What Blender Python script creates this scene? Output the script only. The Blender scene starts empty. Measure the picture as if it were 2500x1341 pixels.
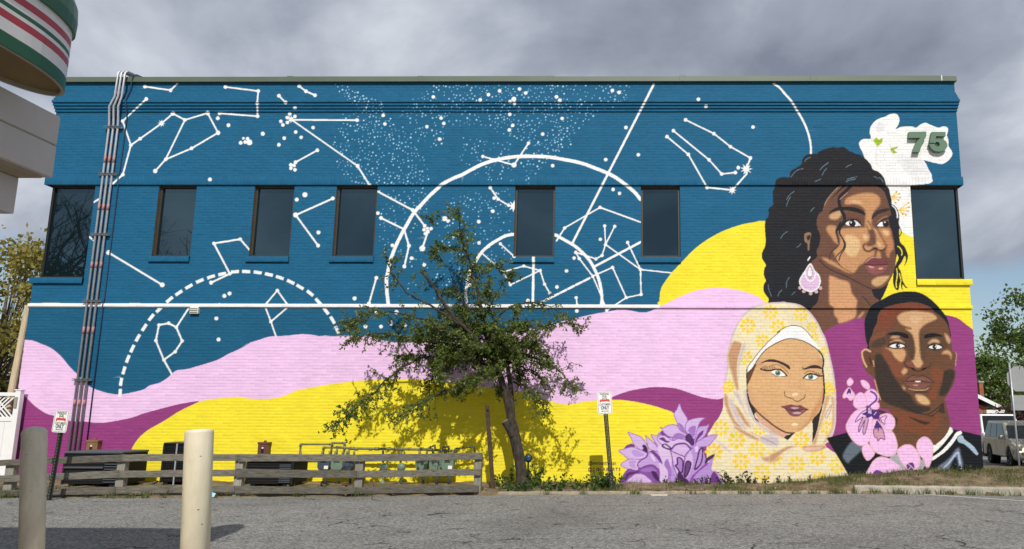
import bpy, bmesh, math, random
import numpy as np
from mathutils import Vector, Matrix

# ------------------------------------------------------------------ camera
F, PX, PY = 1888.0, 1510.904, 670.5          # focal length and principal point in photo pixels
PITCH, ROLL, YAW = 0.175340, 0.0039193, -0.0118363
CAM = np.array([0.0, -17.701, 1.62])         # metres; the mural wall is the plane y = 0
PW, PH = 2500.0, 1341.0
_fw = np.array([math.sin(YAW)*math.cos(PITCH), math.cos(YAW)*math.cos(PITCH), math.sin(PITCH)])
_rt0 = np.array([math.cos(YAW), -math.sin(YAW), 0.0]); _up0 = np.cross(_rt0, _fw)
RT = _rt0*math.cos(ROLL) + _up0*math.sin(ROLL); UP = -_rt0*math.sin(ROLL) + _up0*math.cos(ROLL); FW = _fw
scene = bpy.context.scene
cam_data = bpy.data.cameras.new('camera'); cam = bpy.data.objects.new('camera', cam_data)
scene.collection.objects.link(cam)
cam_data.sensor_width = 36.0; cam_data.lens = F/PW*36.0
cam_data.shift_x = (PW/2 - PX)/PW; cam_data.shift_y = 0.0
cam_data.clip_start = 0.05; cam_data.clip_end = 2000.0
M = Matrix(((RT[0], UP[0], -FW[0], CAM[0]), (RT[1], UP[1], -FW[1], CAM[1]), (RT[2], UP[2], -FW[2], CAM[2]), (0, 0, 0, 1)))
cam.matrix_world = M
scene.camera = cam

# ------------------------------------------------------------------ sky and sun
SUN = Vector((0.18, -1.24, 1.14)).normalized()     # towards the sun
world = bpy.data.worlds.new('World'); scene.world = world; world.use_nodes = True
wn = world.node_tree.nodes; wl = world.node_tree.links; wn.clear()
def wnode(t, **k):
    n = wn.new(t)
    for a, b in k.items(): setattr(n, a, b)
    return n
def wmath(op, a, b=None, clamp=False):
    n = wn.new('ShaderNodeMath'); n.operation = op; n.use_clamp = clamp
    for i, v in enumerate((a, b)):
        if v is None: continue
        if isinstance(v, (int, float)): n.inputs[i].default_value = v
        else: wl.new(v, n.inputs[i])
    return n.outputs[0]
sky = wnode('ShaderNodeTexSky', sky_type='NISHITA', sun_disc=False)
sky.sun_elevation = math.asin(SUN.z); sky.sun_rotation = math.atan2(SUN.x, SUN.y); sky.air_density = 1.0
bg_sky = wnode('ShaderNodeBackground'); bg_sky.inputs['Strength'].default_value = 0.10
wl.new(sky.outputs[0], bg_sky.inputs['Color'])
tc = wnode('ShaderNodeTexCoord'); sep = wnode('ShaderNodeSeparateXYZ'); wl.new(tc.outputs['Generated'], sep.inputs[0])
zz = wmath('ADD', wmath('MAXIMUM', sep.outputs[2], 0.0), 0.62)
comb = wnode('ShaderNodeCombineXYZ')
wl.new(wmath('DIVIDE', sep.outputs[0], zz), comb.inputs[0]); wl.new(wmath('DIVIDE', sep.outputs[1], zz), comb.inputs[1])
comb.inputs[2].default_value = 3.7
n1 = wnode('ShaderNodeTexNoise'); n1.inputs['Scale'].default_value = 3.0; n1.inputs['Detail'].default_value = 9.0; n1.inputs['Roughness'].default_value = 0.54; n1.inputs['Distortion'].default_value = 0.25
wl.new(comb.outputs[0], n1.inputs['Vector'])
n2 = wnode('ShaderNodeTexNoise'); n2.inputs['Scale'].default_value = 0.9; n2.inputs['Detail'].default_value = 4.0; n2.inputs['Roughness'].default_value = 0.5
mp = wnode('ShaderNodeMapping'); mp.inputs['Location'].default_value = (4.3, 9.1, 0.0); wl.new(comb.outputs[0], mp.inputs[0]); wl.new(mp.outputs[0], n2.inputs['Vector'])
cr = wnode('ShaderNodeValToRGB'); e = cr.color_ramp.elements
e[0].position = 0.36; e[0].color = (0.225, 0.252, 0.325, 1); e[1].position = 0.66; e[1].color = (0.66, 0.70, 0.77, 1)
em = cr.color_ramp.elements.new(0.5); em.color = (0.355, 0.392, 0.475, 1)
wl.new(n1.outputs[0], cr.inputs[0])
bg_cl = wnode('ShaderNodeBackground'); bg_cl.inputs['Strength'].default_value = 1.0; wl.new(cr.outputs[0], bg_cl.inputs['Color'])
cov = wnode('ShaderNodeMapRange'); cov.inputs['From Min'].default_value = 0.33; cov.inputs['From Max'].default_value = 0.41
lowz = wmath('MULTIPLY', wmath('MINIMUM', wmath('SUBTRACT', sep.outputs[2], 0.185), 0.0), 4.0)   # broken cloud towards the horizon, all round
wl.new(wmath('ADD', n2.outputs[0], lowz), cov.inputs['Value'])
mixw = wnode('ShaderNodeMixShader'); wl.new(cov.outputs[0], mixw.inputs[0]); wl.new(bg_sky.outputs[0], mixw.inputs[1]); wl.new(bg_cl.outputs[0], mixw.inputs[2])
wout = wnode('ShaderNodeOutputWorld'); wl.new(mixw.outputs[0], wout.inputs['Surface'])
sl = bpy.data.lights.new('sun', 'SUN'); sl.energy = 4.0; sl.angle = math.radians(0.53); sl.color = (1.0, 0.955, 0.88)
so = bpy.data.objects.new('sun', sl); scene.collection.objects.link(so)
so.rotation_euler = SUN.to_track_quat('Z', 'Y').to_euler(); so.location = (6, -30, 30)
scene.view_settings.view_transform = 'Standard'; scene.view_settings.look = 'None'
scene.view_settings.exposure = 0.0; scene.view_settings.gamma = 1.0; scene.view_settings.use_curve_mapping = False

# ------------------------------------------------------------------ helpers
col = scene.collection
def ray(u, v):
    return (u-PX)/F*RT - (v-PY)/F*UP + FW
def on_y(u, v, y):
    d = ray(u, v); s = (y-CAM[1])/d[1]; return Vector(CAM + d*s)
def on_z(u, v, z):
    d = ray(u, v); s = (z-CAM[2])/d[2]; return Vector(CAM + d*s)
def on_x(u, v, x):
    d = ray(u, v); s = (x-CAM[0])/d[0]; return Vector(CAM + d*s)
def project(P):
    d = np.asarray(P, float) - CAM; z = d @ FW
    return np.stack([PX + F*(d @ RT)/z, PY - F*(d @ UP)/z], -1)
def lin(c):
    c = np.asarray(c, float)/255.0
    return np.where(c <= 0.04045, c/12.92, ((c+0.055)/1.055)**2.4)

def tag(o, label=None, cat=None, group=None, kind=None):
    if label: o['label'] = label
    if cat: o['category'] = cat
    if group: o['group'] = group
    if kind: o['kind'] = kind
    return o
def empty(name, loc, label=None, cat=None, group=None, rz=0.0):
    o = bpy.data.objects.new(name, None); col.objects.link(o); o.location = loc; o.rotation_euler.z = rz
    o.empty_display_size = 0.2
    return tag(o, label, cat, group)
def copy_tree(o, parent=None):
    c = o.copy(); col.objects.link(c); c.parent = parent
    for ch in list(o.children): copy_tree(ch, c)
    return c

class MB:
    """collects shapes, links them as one mesh object"""
    def __init__(s): s.v = []; s.f = []
    def add(s, vs, fs):
        n = len(s.v); s.v += [tuple(p) for p in vs]; s.f += [tuple(i+n for i in f) for f in fs]; return s
    def box(s, x0, x1, y0, y1, z0, z1, mat=None):
        vs = [Vector((x, y, z)) for x in (x0, x1) for y in (y0, y1) for z in (z0, z1)]
        if mat is not None: vs = [mat @ p for p in vs]
        return s.add(vs, [(0, 1, 3, 2), (4, 6, 7, 5), (0, 4, 5, 1), (2, 3, 7, 6), (0, 2, 6, 4), (1, 5, 7, 3)])
    def beam(s, a, b, w, h, up=(0, 0, 1)):
        a = Vector(a); b = Vector(b); d = (b-a); L = d.length; d.normalize()
        r = d.cross(Vector(up)); r.normalize(); u = r.cross(d)
        m = Matrix(((d.x, r.x, u.x, a.x), (d.y, r.y, u.y, a.y), (d.z, r.z, u.z, a.z), (0, 0, 0, 1)))
        return s.box(0, L, -w/2, w/2, -h/2, h/2, m)
    def tube(s, pts, rad, n=8, cap=True):
        pts = [Vector(p) for p in pts]; m = len(pts)
        if isinstance(rad, (int, float)): rad = [rad]*m
        base = len(s.v); prev = None
        for i, p in enumerate(pts):
            d = (pts[min(i+1, m-1)] - pts[max(i-1, 0)])
            if d.length < 1e-9: d = Vector((0, 0, 1))
            d.normalize()
            if prev is None:
                r = d.cross(Vector((0, 0, 1))) if abs(d.z) < 0.9 else d.cross(Vector((1, 0, 0)))
            else: r = prev - d*prev.dot(d)
            r.normalize(); prev = r; u = d.cross(r)
            for k in range(n):
                a = 2*math.pi*k/n; s.v.append(tuple(p + (r*math.cos(a) + u*math.sin(a))*rad[i]))
        for i in range(m-1):
            for k in range(n):
                s.f.append((base+i*n+k, base+i*n+(k+1) % n, base+(i+1)*n+(k+1) % n, base+(i+1)*n+k))
        if cap:
            s.f.append(tuple(base+k for k in range(n))[::-1]); s.f.append(tuple(base+(m-1)*n+k for k in range(n)))
        return s
    def lathe(s, prof, n=24, mat=None):
        base = len(s.v)
        for (r, z) in prof:
            for k in range(n):
                a = 2*math.pi*k/n; p = Vector((r*math.cos(a), r*math.sin(a), z))
                s.v.append(tuple(mat @ p if mat is not None else p))
        for i in range(len(prof)-1):
            for k in range(n):
                s.f.append((base+i*n+k, base+i*n+(k+1) % n, base+(i+1)*n+(k+1) % n, base+(i+1)*n+k))
        s.f.append(tuple(base+k for k in range(n))[::-1]); s.f.append(tuple(base+(len(prof)-1)*n+k for k in range(n)))
        return s
    def prism(s, poly, y0, y1, mat=None):
        """polygon in (x, z), extruded along y"""
        n = len(poly); vs = [Vector((p[0], y0, p[1])) for p in poly] + [Vector((p[0], y1, p[1])) for p in poly]
        if mat is not None: vs = [mat @ p for p in vs]
        fs = [tuple(range(n)), tuple(range(2*n-1, n-1, -1))] + [(i, i+n, (i+1) % n+n, (i+1) % n) for i in range(n)]
        return s.add(vs, fs)
    def build(s, name, mat, parent=None, smooth=False, bevel=0.0, kind=None, seg=2):
        me = bpy.data.meshes.new(name); me.from_pydata(s.v, [], s.f); me.validate(); me.update()
        bm = bmesh.new(); bm.from_mesh(me); bmesh.ops.recalc_face_normals(bm, faces=bm.faces); bm.to_mesh(me); bm.free()
        o = bpy.data.objects.new(name, me); col.objects.link(o); me.materials.append(mat)
        if parent is not None:
            o.parent = parent; o.matrix_parent_inverse = parent.matrix_basis.inverted() if False else Matrix()
        if smooth:
            for p in me.polygons: p.use_smooth = True
        if bevel > 0:
            b = o.modifiers.new('bevel', 'BEVEL'); b.width = bevel; b.segments = seg; b.limit_method = 'ANGLE'; b.angle_limit = math.radians(40)
        if kind: o['kind'] = kind
        return o

def text_mesh(body, size, mat, name, parent=None, bold=0.0, space=1.0):
    cu = bpy.data.curves.new(name, 'FONT'); cu.body = body; cu.size = size; cu.align_x = 'CENTER'; cu.align_y = 'CENTER'
    cu.offset = bold; cu.space_character = space; cu.resolution_u = 3
    to = bpy.data.objects.new(name+'_tmp', cu); col.objects.link(to)
    dg = bpy.context.evaluated_depsgraph_get(); dg.update()
    me = bpy.data.meshes.new_from_object(to.evaluated_get(dg)); bpy.data.objects.remove(to); bpy.data.curves.remove(cu)
    o = bpy.data.objects.new(name, me); col.objects.link(o); me.materials.clear(); me.materials.append(mat)
    if parent is not None: o.parent = parent
    return o

# ------------------------------------------------------------------ materials
def nmat(name):
    m = bpy.data.materials.new(name); m.use_nodes = True
    return m, m.node_tree.nodes, m.node_tree.links, m.node_tree.nodes['Principled BSDF']
def pmat(name, rgb, rough=0.6, metal=0.0, var=0.12, scale=8.0, bump=0.0, bscale=40.0, spec=0.5, stretch=None, rgb2=None, detail=5.0, objvar=0.0):
    """procedural paint: base colour mottled by noise, optional fine bump"""
    m, n, l, b = nmat(name); c = lin(rgb) if max(rgb) > 1 else np.array(rgb)
    tcn = n.new('ShaderNodeTexCoord'); src = tcn.outputs['Object']
    if stretch:
        mpn = n.new('ShaderNodeMapping'); mpn.inputs['Scale'].default_value = stretch; l.new(src, mpn.inputs[0]); src = mpn.outputs[0]
    nz = n.new('ShaderNodeTexNoise'); nz.inputs['Scale'].default_value = scale; nz.inputs['Detail'].default_value = detail; nz.inputs['Roughness'].default_value = 0.6
    l.new(src, nz.inputs['Vector'])
    rp = n.new('ShaderNodeValToRGB'); e = rp.color_ramp.elements
    c2 = (lin(rgb2) if max(rgb2) > 1 else np.array(rgb2)) if rgb2 is not None else np.minimum(c*(1+var), 0.95)
    e[0].position = 0.3; e[0].color = (*(c*(1-var)), 1); e[1].position = 0.7; e[1].color = (*c2, 1)
    l.new(nz.outputs[0], rp.inputs[0]); out = rp.outputs[0]
    if objvar > 0:      # each piece a little lighter or darker than the next
        oi = n.new('ShaderNodeObjectInfo'); mrr = n.new('ShaderNodeMapRange'); mrr.inputs['To Min'].default_value = 1-objvar; mrr.inputs['To Max'].default_value = 1+objvar; l.new(oi.outputs['Random'], mrr.inputs['Value'])
        sc = n.new('ShaderNodeVectorMath'); sc.operation = 'SCALE'; l.new(out, sc.inputs[0]); l.new(mrr.outputs[0], sc.inputs['Scale']); out = sc.outputs[0]
    l.new(out, b.inputs['Base Color'])
    b.inputs['Roughness'].default_value = rough; b.inputs['Metallic'].default_value = metal; b.inputs['Specular IOR Level'].default_value = spec
    if bump > 0:
        nb = n.new('ShaderNodeTexNoise'); nb.inputs['Scale'].default_value = bscale; nb.inputs['Detail'].default_value = 6.0; l.new(src, nb.inputs['Vector'])
        bp = n.new('ShaderNodeBump'); bp.inputs['Strength'].default_value = bump; bp.inputs['Distance'].default_value = 0.01
        l.new(nb.outputs[0], bp.inputs['Height']); l.new(bp.outputs[0], b.inputs['Normal'])
    return m
def leaf_mat(name, c1, c2, trans=0.35):
    m, n, l, b = nmat(name)
    gi = n.new('ShaderNodeNewGeometry'); rp = n.new('ShaderNodeValToRGB'); e = rp.color_ramp.elements
    e[0].color = (*c1, 1); e[1].color = (*c2, 1); l.new(gi.outputs['Random Per Island'], rp.inputs[0])
    l.new(rp.outputs[0], b.inputs['Base Color']); b.inputs['Roughness'].default_value = 0.5; b.inputs['Specular IOR Level'].default_value = 0.35
    tr = n.new('ShaderNodeBsdfTranslucent'); l.new(rp.outputs[0], tr.inputs['Color'])
    mx = n.new('ShaderNodeMixShader'); mx.inputs[0].default_value = trans
    l.new(b.outputs[0], mx.inputs[1]); l.new(tr.outputs[0], mx.inputs[2]); l.new(mx.outputs[0], n['Material Output'].inputs['Surface'])
    return m
MT = {}
MT['wood'] = pmat('weathered_timber', (100, 96, 87), 0.85, var=0.5, scale=5.0, stretch=(1.0, 9.0, 9.0), bump=0.9, bscale=14, detail=8, objvar=0.22)
MT['wood_post'] = pmat('weathered_post_timber', (140, 136, 126), 0.85, var=0.3, scale=5.0, stretch=(9.0, 9.0, 1.0), bump=0.6, bscale=14, objvar=0.2)
MT['pole_wood'] = pmat('pale_pole_timber', (196, 178, 148), 0.8, var=0.25, scale=4.0, stretch=(9, 9, 0.8), bump=0.4, bscale=10)
MT['coping'] = pmat('olive_coping_metal', (88, 100, 84), 0.45, var=0.08, scale=1.5)
MT['frame'] = pmat('bronze_window_frame', (50, 50, 43), 0.45, var=0.12, scale=4)
MT['frame_dark'] = pmat('dark_window_frame', (26, 28, 28), 0.4, var=0.12, scale=4)
MT['reveal'] = pmat('raw_brick_reveal', (120, 92, 70), 0.9, var=0.25, scale=14)
MT['galv'] = pmat('galvanised_steel', (178, 180, 187), 0.38, metal=0.3, var=0.12, scale=12)
MT['galv_dark'] = pmat('dull_galvanised_strut', (120, 122, 124), 0.5, metal=0.6, var=0.2, scale=12)
MT['redband'] = pmat('faded_red_tape', (172, 124, 120), 0.6, var=0.15, scale=20)
MT['cable'] = pmat('painted_cable', (24, 52, 84), 0.6, var=0.1)
MT['sign_green'] = pmat('numeral_green', (82, 113, 91), 0.5, var=0.05, scale=3)
MT['sign_green_side'] = pmat('numeral_green_side', (70, 96, 78), 0.5, var=0.05, scale=3)
MT['white_vinyl'] = pmat('white_vinyl', (232, 232, 232), 0.45, var=0.03)
MT['white_paint'] = pmat('white_paint', (225, 222, 214), 0.5, var=0.05)
MT['sign_white'] = pmat('sign_face_white', (232, 232, 230), 0.4, var=0.03, scale=6)
MT['ink_black'] = pmat('sign_ink_black', (40, 38, 38), 0.5, var=0.05)
MT['ink_red'] = pmat('sign_ink_red', (205, 72, 52), 0.5, var=0.1)
MT['post_green'] = pmat('green_channel_post', (38, 44, 36), 0.5, var=0.25, scale=10)
MT['rust'] = pmat('rusty_iron', (70, 54, 42), 0.85, var=0.4, scale=9, bump=0.4)
MT['black_metal'] = pmat('black_enamel', (22, 23, 26), 0.5, var=0.2)
MT['dark_void'] = pmat('unit_inside', (8, 8, 9), 0.8, var=0.2)
MT['lid_grey'] = pmat('grey_unit_lid', (74, 80, 88), 0.5, var=0.12)
MT['brown_box'] = pmat('brown_enamel_box', (126, 94, 66), 0.55, var=0.15)
MT['redbrown_box'] = pmat('red_brown_enamel_box', (96, 60, 48), 0.55, var=0.15)
MT['pipe_green'] = pmat('olive_gas_pipe', (112, 112, 82), 0.55, var=0.2, scale=9)
MT['meter_green'] = pmat('meter_sage_green', (104, 126, 108), 0.5, var=0.12)
MT['meter_dark'] = pmat('meter_slate', (62, 72, 84), 0.5, var=0.12)
MT['cream'] = pmat('cream_bollard_paint', (216, 207, 182), 0.55, var=0.13, scale=4, bump=0.15, bscale=30, stretch=(2.5, 2.5, 0.7), detail=8)
MT['grey_bollard'] = pmat('taupe_bollard_paint', (200, 195, 180), 0.65, var=0.2, scale=4, bump=0.2, bscale=30, stretch=(2.5, 2.5, 0.7), detail=8)
MT['concrete'] = pmat('kerb_concrete', (166, 160, 146), 0.9, var=0.25, scale=4, bump=0.5, bscale=35)
MT['concrete_edge'] = pmat('old_concrete_edging', (150, 140, 120), 0.9, var=0.3, scale=6, bump=0.5, bscale=35)
MT['sidewalk'] = pmat('sidewalk_concrete', (172, 160, 146), 0.9, var=0.12, scale=3)
MT['fascia'] = pmat('store_fascia_panel', (188, 184, 184), 0.65, var=0.09, scale=2.2, stretch=(1, 1, 0.35), detail=9)
MT['soffit'] = pmat('store_soffit', (150, 140, 122), 0.8, var=0.1)
MT['store_wall'] = pmat('store_wall', (170, 160, 150), 0.8, var=0.08)
MT['cn_green'] = pmat('canopy_green_vinyl', (26, 90, 60), 0.35, var=0.05)
MT['cn_white'] = pmat('canopy_white_vinyl', (226, 224, 224), 0.35, var=0.03)
MT['cn_red'] = pmat('canopy_red_vinyl', (176, 52, 66), 0.35, var=0.05)
MT['cn_tan'] = pmat('canopy_underside_tan', (116, 98, 60), 0.7, var=0.12, scale=3)
MT['cn_trim'] = pmat('canopy_grey_trim', (150, 146, 132), 0.5, var=0.1)
MT['brick_house'] = pmat('far_brick', (146, 92, 66), 0.9, var=0.2, scale=3)
MT['roof_far'] = pmat('far_roof_shingle', (84, 78, 74), 0.9, var=0.15)
MT['tyre'] = pmat('tyre_rubber', (22, 22, 23), 0.85, var=0.15)
MT['rim'] = pmat('alloy_rim', (170, 170, 168), 0.35, metal=0.6, var=0.08)
MT['suv_paint'] = pmat('champagne_silver_paint', (172, 168, 150), 0.28, metal=0.35, var=0.03)
MT['van_white'] = pmat('white_car_paint', (232, 232, 230), 0.3, var=0.02)
MT['car_trim'] = pmat('black_car_trim', (28, 28, 30), 0.6, var=0.1)
MT['lamp'] = pmat('headlamp_lens', (216, 206, 180), 0.15, var=0.1, scale=20)
MT['alu_back'] = pmat('bare_aluminium_back', (156, 158, 160), 0.45, metal=0.3, var=0.06)
MT['bark'] = pmat('apple_bark', (44, 37, 32), 0.95, var=0.65, scale=16, stretch=(1, 1, 0.45), bump=1.0, bscale=22, rgb2=(78, 69, 60), detail=8)
MT['bark_grey'] = pmat('grey_bark', (92, 84, 76), 0.95, var=0.4, scale=6)
MT['bark_dark'] = pmat('dark_bark', (44, 38, 34), 0.95, var=0.3, scale=6)
MT['cutwood'] = pmat('cut_wood', (176, 150, 122), 0.9, var=0.2, scale=20)
MT['leaf_apple'] = leaf_mat('apple_leaf', (0.075, 0.115, 0.020), (0.215, 0.275, 0.070), 0.48)
MT['leaf_yellow'] = leaf_mat('spring_yellow_leaf', (0.20, 0.17, 0.03), (0.38, 0.33, 0.09), 0.42)
MT['leaf_green'] = leaf_mat('summer_green_leaf', (0.055, 0.105, 0.022), (0.19, 0.26, 0.06), 0.42)
MT['leaf_red'] = leaf_mat('plum_red_leaf', (0.03, 0.010, 0.010), (0.07, 0.026, 0.022), 0.2)
MT['leaf_hedge'] = leaf_mat('hedge_leaf', (0.02, 0.045, 0.012), (0.06, 0.10, 0.03), 0.2)
MT['leaf_weed'] = leaf_mat('weed_leaf', (0.035, 0.075, 0.016), (0.10, 0.16, 0.035), 0.3)
MT['leaf_seedling'] = leaf_mat('bronze_seedling_leaf', (0.035, 0.030, 0.016), (0.10, 0.085, 0.04), 0.2)
MT['grass'] = leaf_mat('grass_blade', (0.050, 0.085, 0.018), (0.16, 0.18, 0.055), 0.3)
MT['litter_leaf'] = leaf_mat('dry_leaf', (0.12, 0.07, 0.04), (0.32, 0.24, 0.16), 0.1)
MT['litter_blue'] = pmat('blue_plastic', (150, 200, 220), 0.4, var=0.05)
MT['cap_blue'] = pmat('blue_glass_face', (40, 78, 110), 0.15, var=0.4, scale=14)
MT['ink_plum'] = pmat('mural_ink_plum', (96, 40, 62), 0.7, var=0.1)

def glass_mat():
    m, n, l, b = nmat('tinted_window_glass')
    b.inputs['Base Color'].default_value = (0.006, 0.012, 0.016, 1); b.inputs['Roughness'].default_value = 0.015
    b.inputs['IOR'].default_value = 2.2; b.inputs['Specular Tint'].default_value = (0.52, 0.84, 1.0, 1)
    nz = n.new('ShaderNodeTexNoise'); nz.inputs['Scale'].default_value = 1.1; tcn = n.new('ShaderNodeTexCoord'); l.new(tcn.outputs['Object'], nz.inputs['Vector'])
    bp = n.new('ShaderNodeBump'); bp.inputs['Strength'].default_value = 0.02; bp.inputs['Distance'].default_value = 0.02
    l.new(nz.outputs[0], bp.inputs['Height']); l.new(bp.outputs[0], b.inputs['Normal'])
    return m
MT['glass'] = glass_mat()
def carglass():
    m, n, l, b = nmat('car_glass'); b.inputs['Base Color'].default_value = (0.012, 0.016, 0.018, 1); b.inputs['Roughness'].default_value = 0.05; b.inputs['IOR'].default_value = 1.36
    return m
MT['car_glass'] = carglass()

def paint_mat():
    """the mural paint: colour comes from the painted areas stored on the bricks, brushed unevenly"""
    m, n, l, b = nmat('mural_paint_on_brick')
    at = n.new('ShaderNodeAttribute'); at.attribute_name = 'paint'
    tcn = n.new('ShaderNodeTexCoord')
    nz = n.new('ShaderNodeTexNoise'); nz.inputs['Scale'].default_value = 1.6; nz.inputs['Detail'].default_value = 8.0; nz.inputs['Roughness'].default_value = 0.7
    l.new(tcn.outputs['Object'], nz.inputs['Vector'])
    mr = n.new('ShaderNodeMapRange'); mr.inputs['From Min'].default_value = 0.3; mr.inputs['From Max'].default_value = 0.7; mr.inputs['To Min'].default_value = 0.92; mr.inputs['To Max'].default_value = 1.06
    l.new(nz.outputs[0], mr.inputs['Value'])
    mx = n.new('ShaderNodeVectorMath'); mx.operation = 'SCALE'; l.new(at.outputs['Color'], mx.inputs[0]); l.new(mr.outputs[0], mx.inputs['Scale'])
    l.new(mx.outputs[0], b.inputs['Base Color'])
    b.inputs['Roughness'].default_value = 0.7; b.inputs['Specular IOR Level'].default_value = 0.16
    nb = n.new('ShaderNodeTexNoise'); nb.inputs['Scale'].default_value = 55.0; nb.inputs['Detail'].default_value = 5.0; l.new(tcn.outputs['Object'], nb.inputs['Vector'])
    bp = n.new('ShaderNodeBump'); bp.inputs['Strength'].default_value = 0.22; bp.inputs['Distance'].default_value = 0.004
    l.new(nb.outputs[0], bp.inputs['Height']); l.new(bp.outputs[0], b.inputs['Normal'])
    return m
MT['mural'] = paint_mat()

def asphalt_mat():
    m, n, l, b = nmat('aged_asphalt')
    tcn = n.new('ShaderNodeTexCoord'); P = tcn.outputs['Object']
    def noise(s, d=4.0, r=0.6, vec=None):
        z = n.new('ShaderNodeTexNoise'); z.inputs['Scale'].default_value = s; z.inputs['Detail'].default_value = d; z.inputs['Roughness'].default_value = r
        l.new(vec or P, z.inputs['Vector']); return z.outputs[0]
    def ramp(v, a, ca, bb, cb):
        r = n.new('ShaderNodeValToRGB'); e = r.color_ramp.elements; e[0].position = a; e[0].color = (*ca, 1); e[1].position = bb; e[1].color = (*cb, 1); l.new(v, r.inputs[0]); return r.outputs[0]
    def mix(a, bcol, f, mode='MIX'):
        x = n.new('ShaderNodeMix'); x.data_type = 'RGBA'; x.blend_type = mode
        if isinstance(f, (int, float)): x.inputs[0].default_value = f
        else: l.new(f, x.inputs[0])
        for i, v in ((6, a), (7, bcol)):
            if isinstance(v, tuple): x.inputs[i].default_value = (*v, 1)
            else: l.new(v, x.inputs[i])
        return x.outputs[2]
    vo = n.new('ShaderNodeTexVoronoi'); vo.inputs['Scale'].default_value = 42.0; l.new(P, vo.inputs['Vector'])
    sp = n.new('ShaderNodeSeparateColor'); l.new(vo.outputs['Color'], sp.inputs[0])
    agg = ramp(sp.outputs[0], 0.1, (0.060, 0.058, 0.052), 0.95, (0.53, 0.52, 0.48))
    fine = ramp(noise(24.0, 6.0, 0.75), 0.32, (0.078, 0.076, 0.069), 0.68, (0.35, 0.34, 0.32))
    c = mix(agg, fine, 0.5)
    big = ramp(noise(0.5, 5.0, 0.65), 0.3, (0.76, 0.765, 0.78), 0.72, (1.02, 1.02, 1.01))
    c = mix(c, big, 1.0, 'MULTIPLY')
    mps = n.new('ShaderNodeMapping'); mps.inputs['Scale'].default_value = (0.35, 2.6, 1.0); l.new(P, mps.inputs[0])
    streak = ramp(noise(1.5, 6.0, 0.7, mps.outputs[0]), 0.33, (0.62, 0.62, 0.63), 0.5, (1.0, 1.0, 1.0))
    c = mix(c, streak, 0.45, 'MULTIPLY')
    stain = ramp(noise(0.23, 3.0, 0.5), 0.30, (0.78, 0.77, 0.76), 0.44, (1.0, 1.0, 1.0)); c = mix(c, stain, 1.0, 'MULTIPLY')
    # cracks: edges of large warped cells, broken up
    nv = n.new('ShaderNodeTexNoise'); nv.inputs['Scale'].default_value = 0.9; nv.inputs['Detail'].default_value = 6.0; l.new(P, nv.inputs['Vector'])
    vs = n.new('ShaderNodeVectorMath'); vs.operation = 'SCALE'; vs.inputs['Scale'].default_value = 1.6; l.new(nv.outputs['Color'], vs.inputs[0])
    va = n.new('ShaderNodeVectorMath'); va.operation = 'ADD'; l.new(P, va.inputs[0]); l.new(vs.outputs[0], va.inputs[1])
    fac = None
    for sc, th in ((0.42, 0.012), (1.1, 0.016)):
        ve = n.new('ShaderNodeTexVoronoi'); ve.feature = 'DISTANCE_TO_EDGE'; ve.inputs['Scale'].default_value = sc; l.new(va.outputs[0], ve.inputs['Vector'])
        lt = n.new('ShaderNodeMapRange'); lt.inputs['From Min'].default_value = th; lt.inputs['From Max'].default_value = th*0.35; l.new(ve.outputs['Distance'], lt.inputs['Value'])
        gate = n.new('ShaderNodeMapRange'); gate.inputs['From Min'].default_value = 0.52; gate.inputs['From Max'].default_value = 0.60; l.new(noise(0.7+sc, 3.0), gate.inputs['Value'])
        mu = n.new('ShaderNodeMath'); mu.operation = 'MULTIPLY'; l.new(lt.outputs[0], mu.inputs[0]); l.new(gate.outputs[0], mu.inputs[1])
        if fac is None: fac = mu.outputs[0]
        else:
            mxx = n.new('ShaderNodeMath'); mxx.operation = 'MAXIMUM'; l.new(fac, mxx.inputs[0]); l.new(mu.outputs[0], mxx.inputs[1]); fac = mxx.outputs[0]
    c = mix(c, (0.035, 0.034, 0.032), fac)
    l.new(c, b.inputs['Base Color']); b.inputs['Roughness'].default_value = 0.9; b.inputs['Specular IOR Level'].default_value = 0.25
    bp = n.new('ShaderNodeBump'); bp.inputs['Strength'].default_value = 0.8; bp.inputs['Distance'].default_value = 0.02
    l.new(noise(30.0, 5.0), bp.inputs['Height']); l.new(bp.outputs[0], b.inputs['Normal'])
    return m
MT['asphalt'] = asphalt_mat()
MT['dirt'] = pmat('leafy_dirt', (92, 78, 58), 0.95, var=0.45, scale=3.0, bump=0.9, bscale=26, rgb2=(138, 122, 92), detail=9)
MT['lawn'] = pmat('rough_ground', (92, 92, 62), 0.95, var=0.3, scale=0.8)
MT['roadpaint'] = pmat('worn_white_road_paint', (196, 192, 180), 0.8, var=0.35, scale=14)

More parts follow.
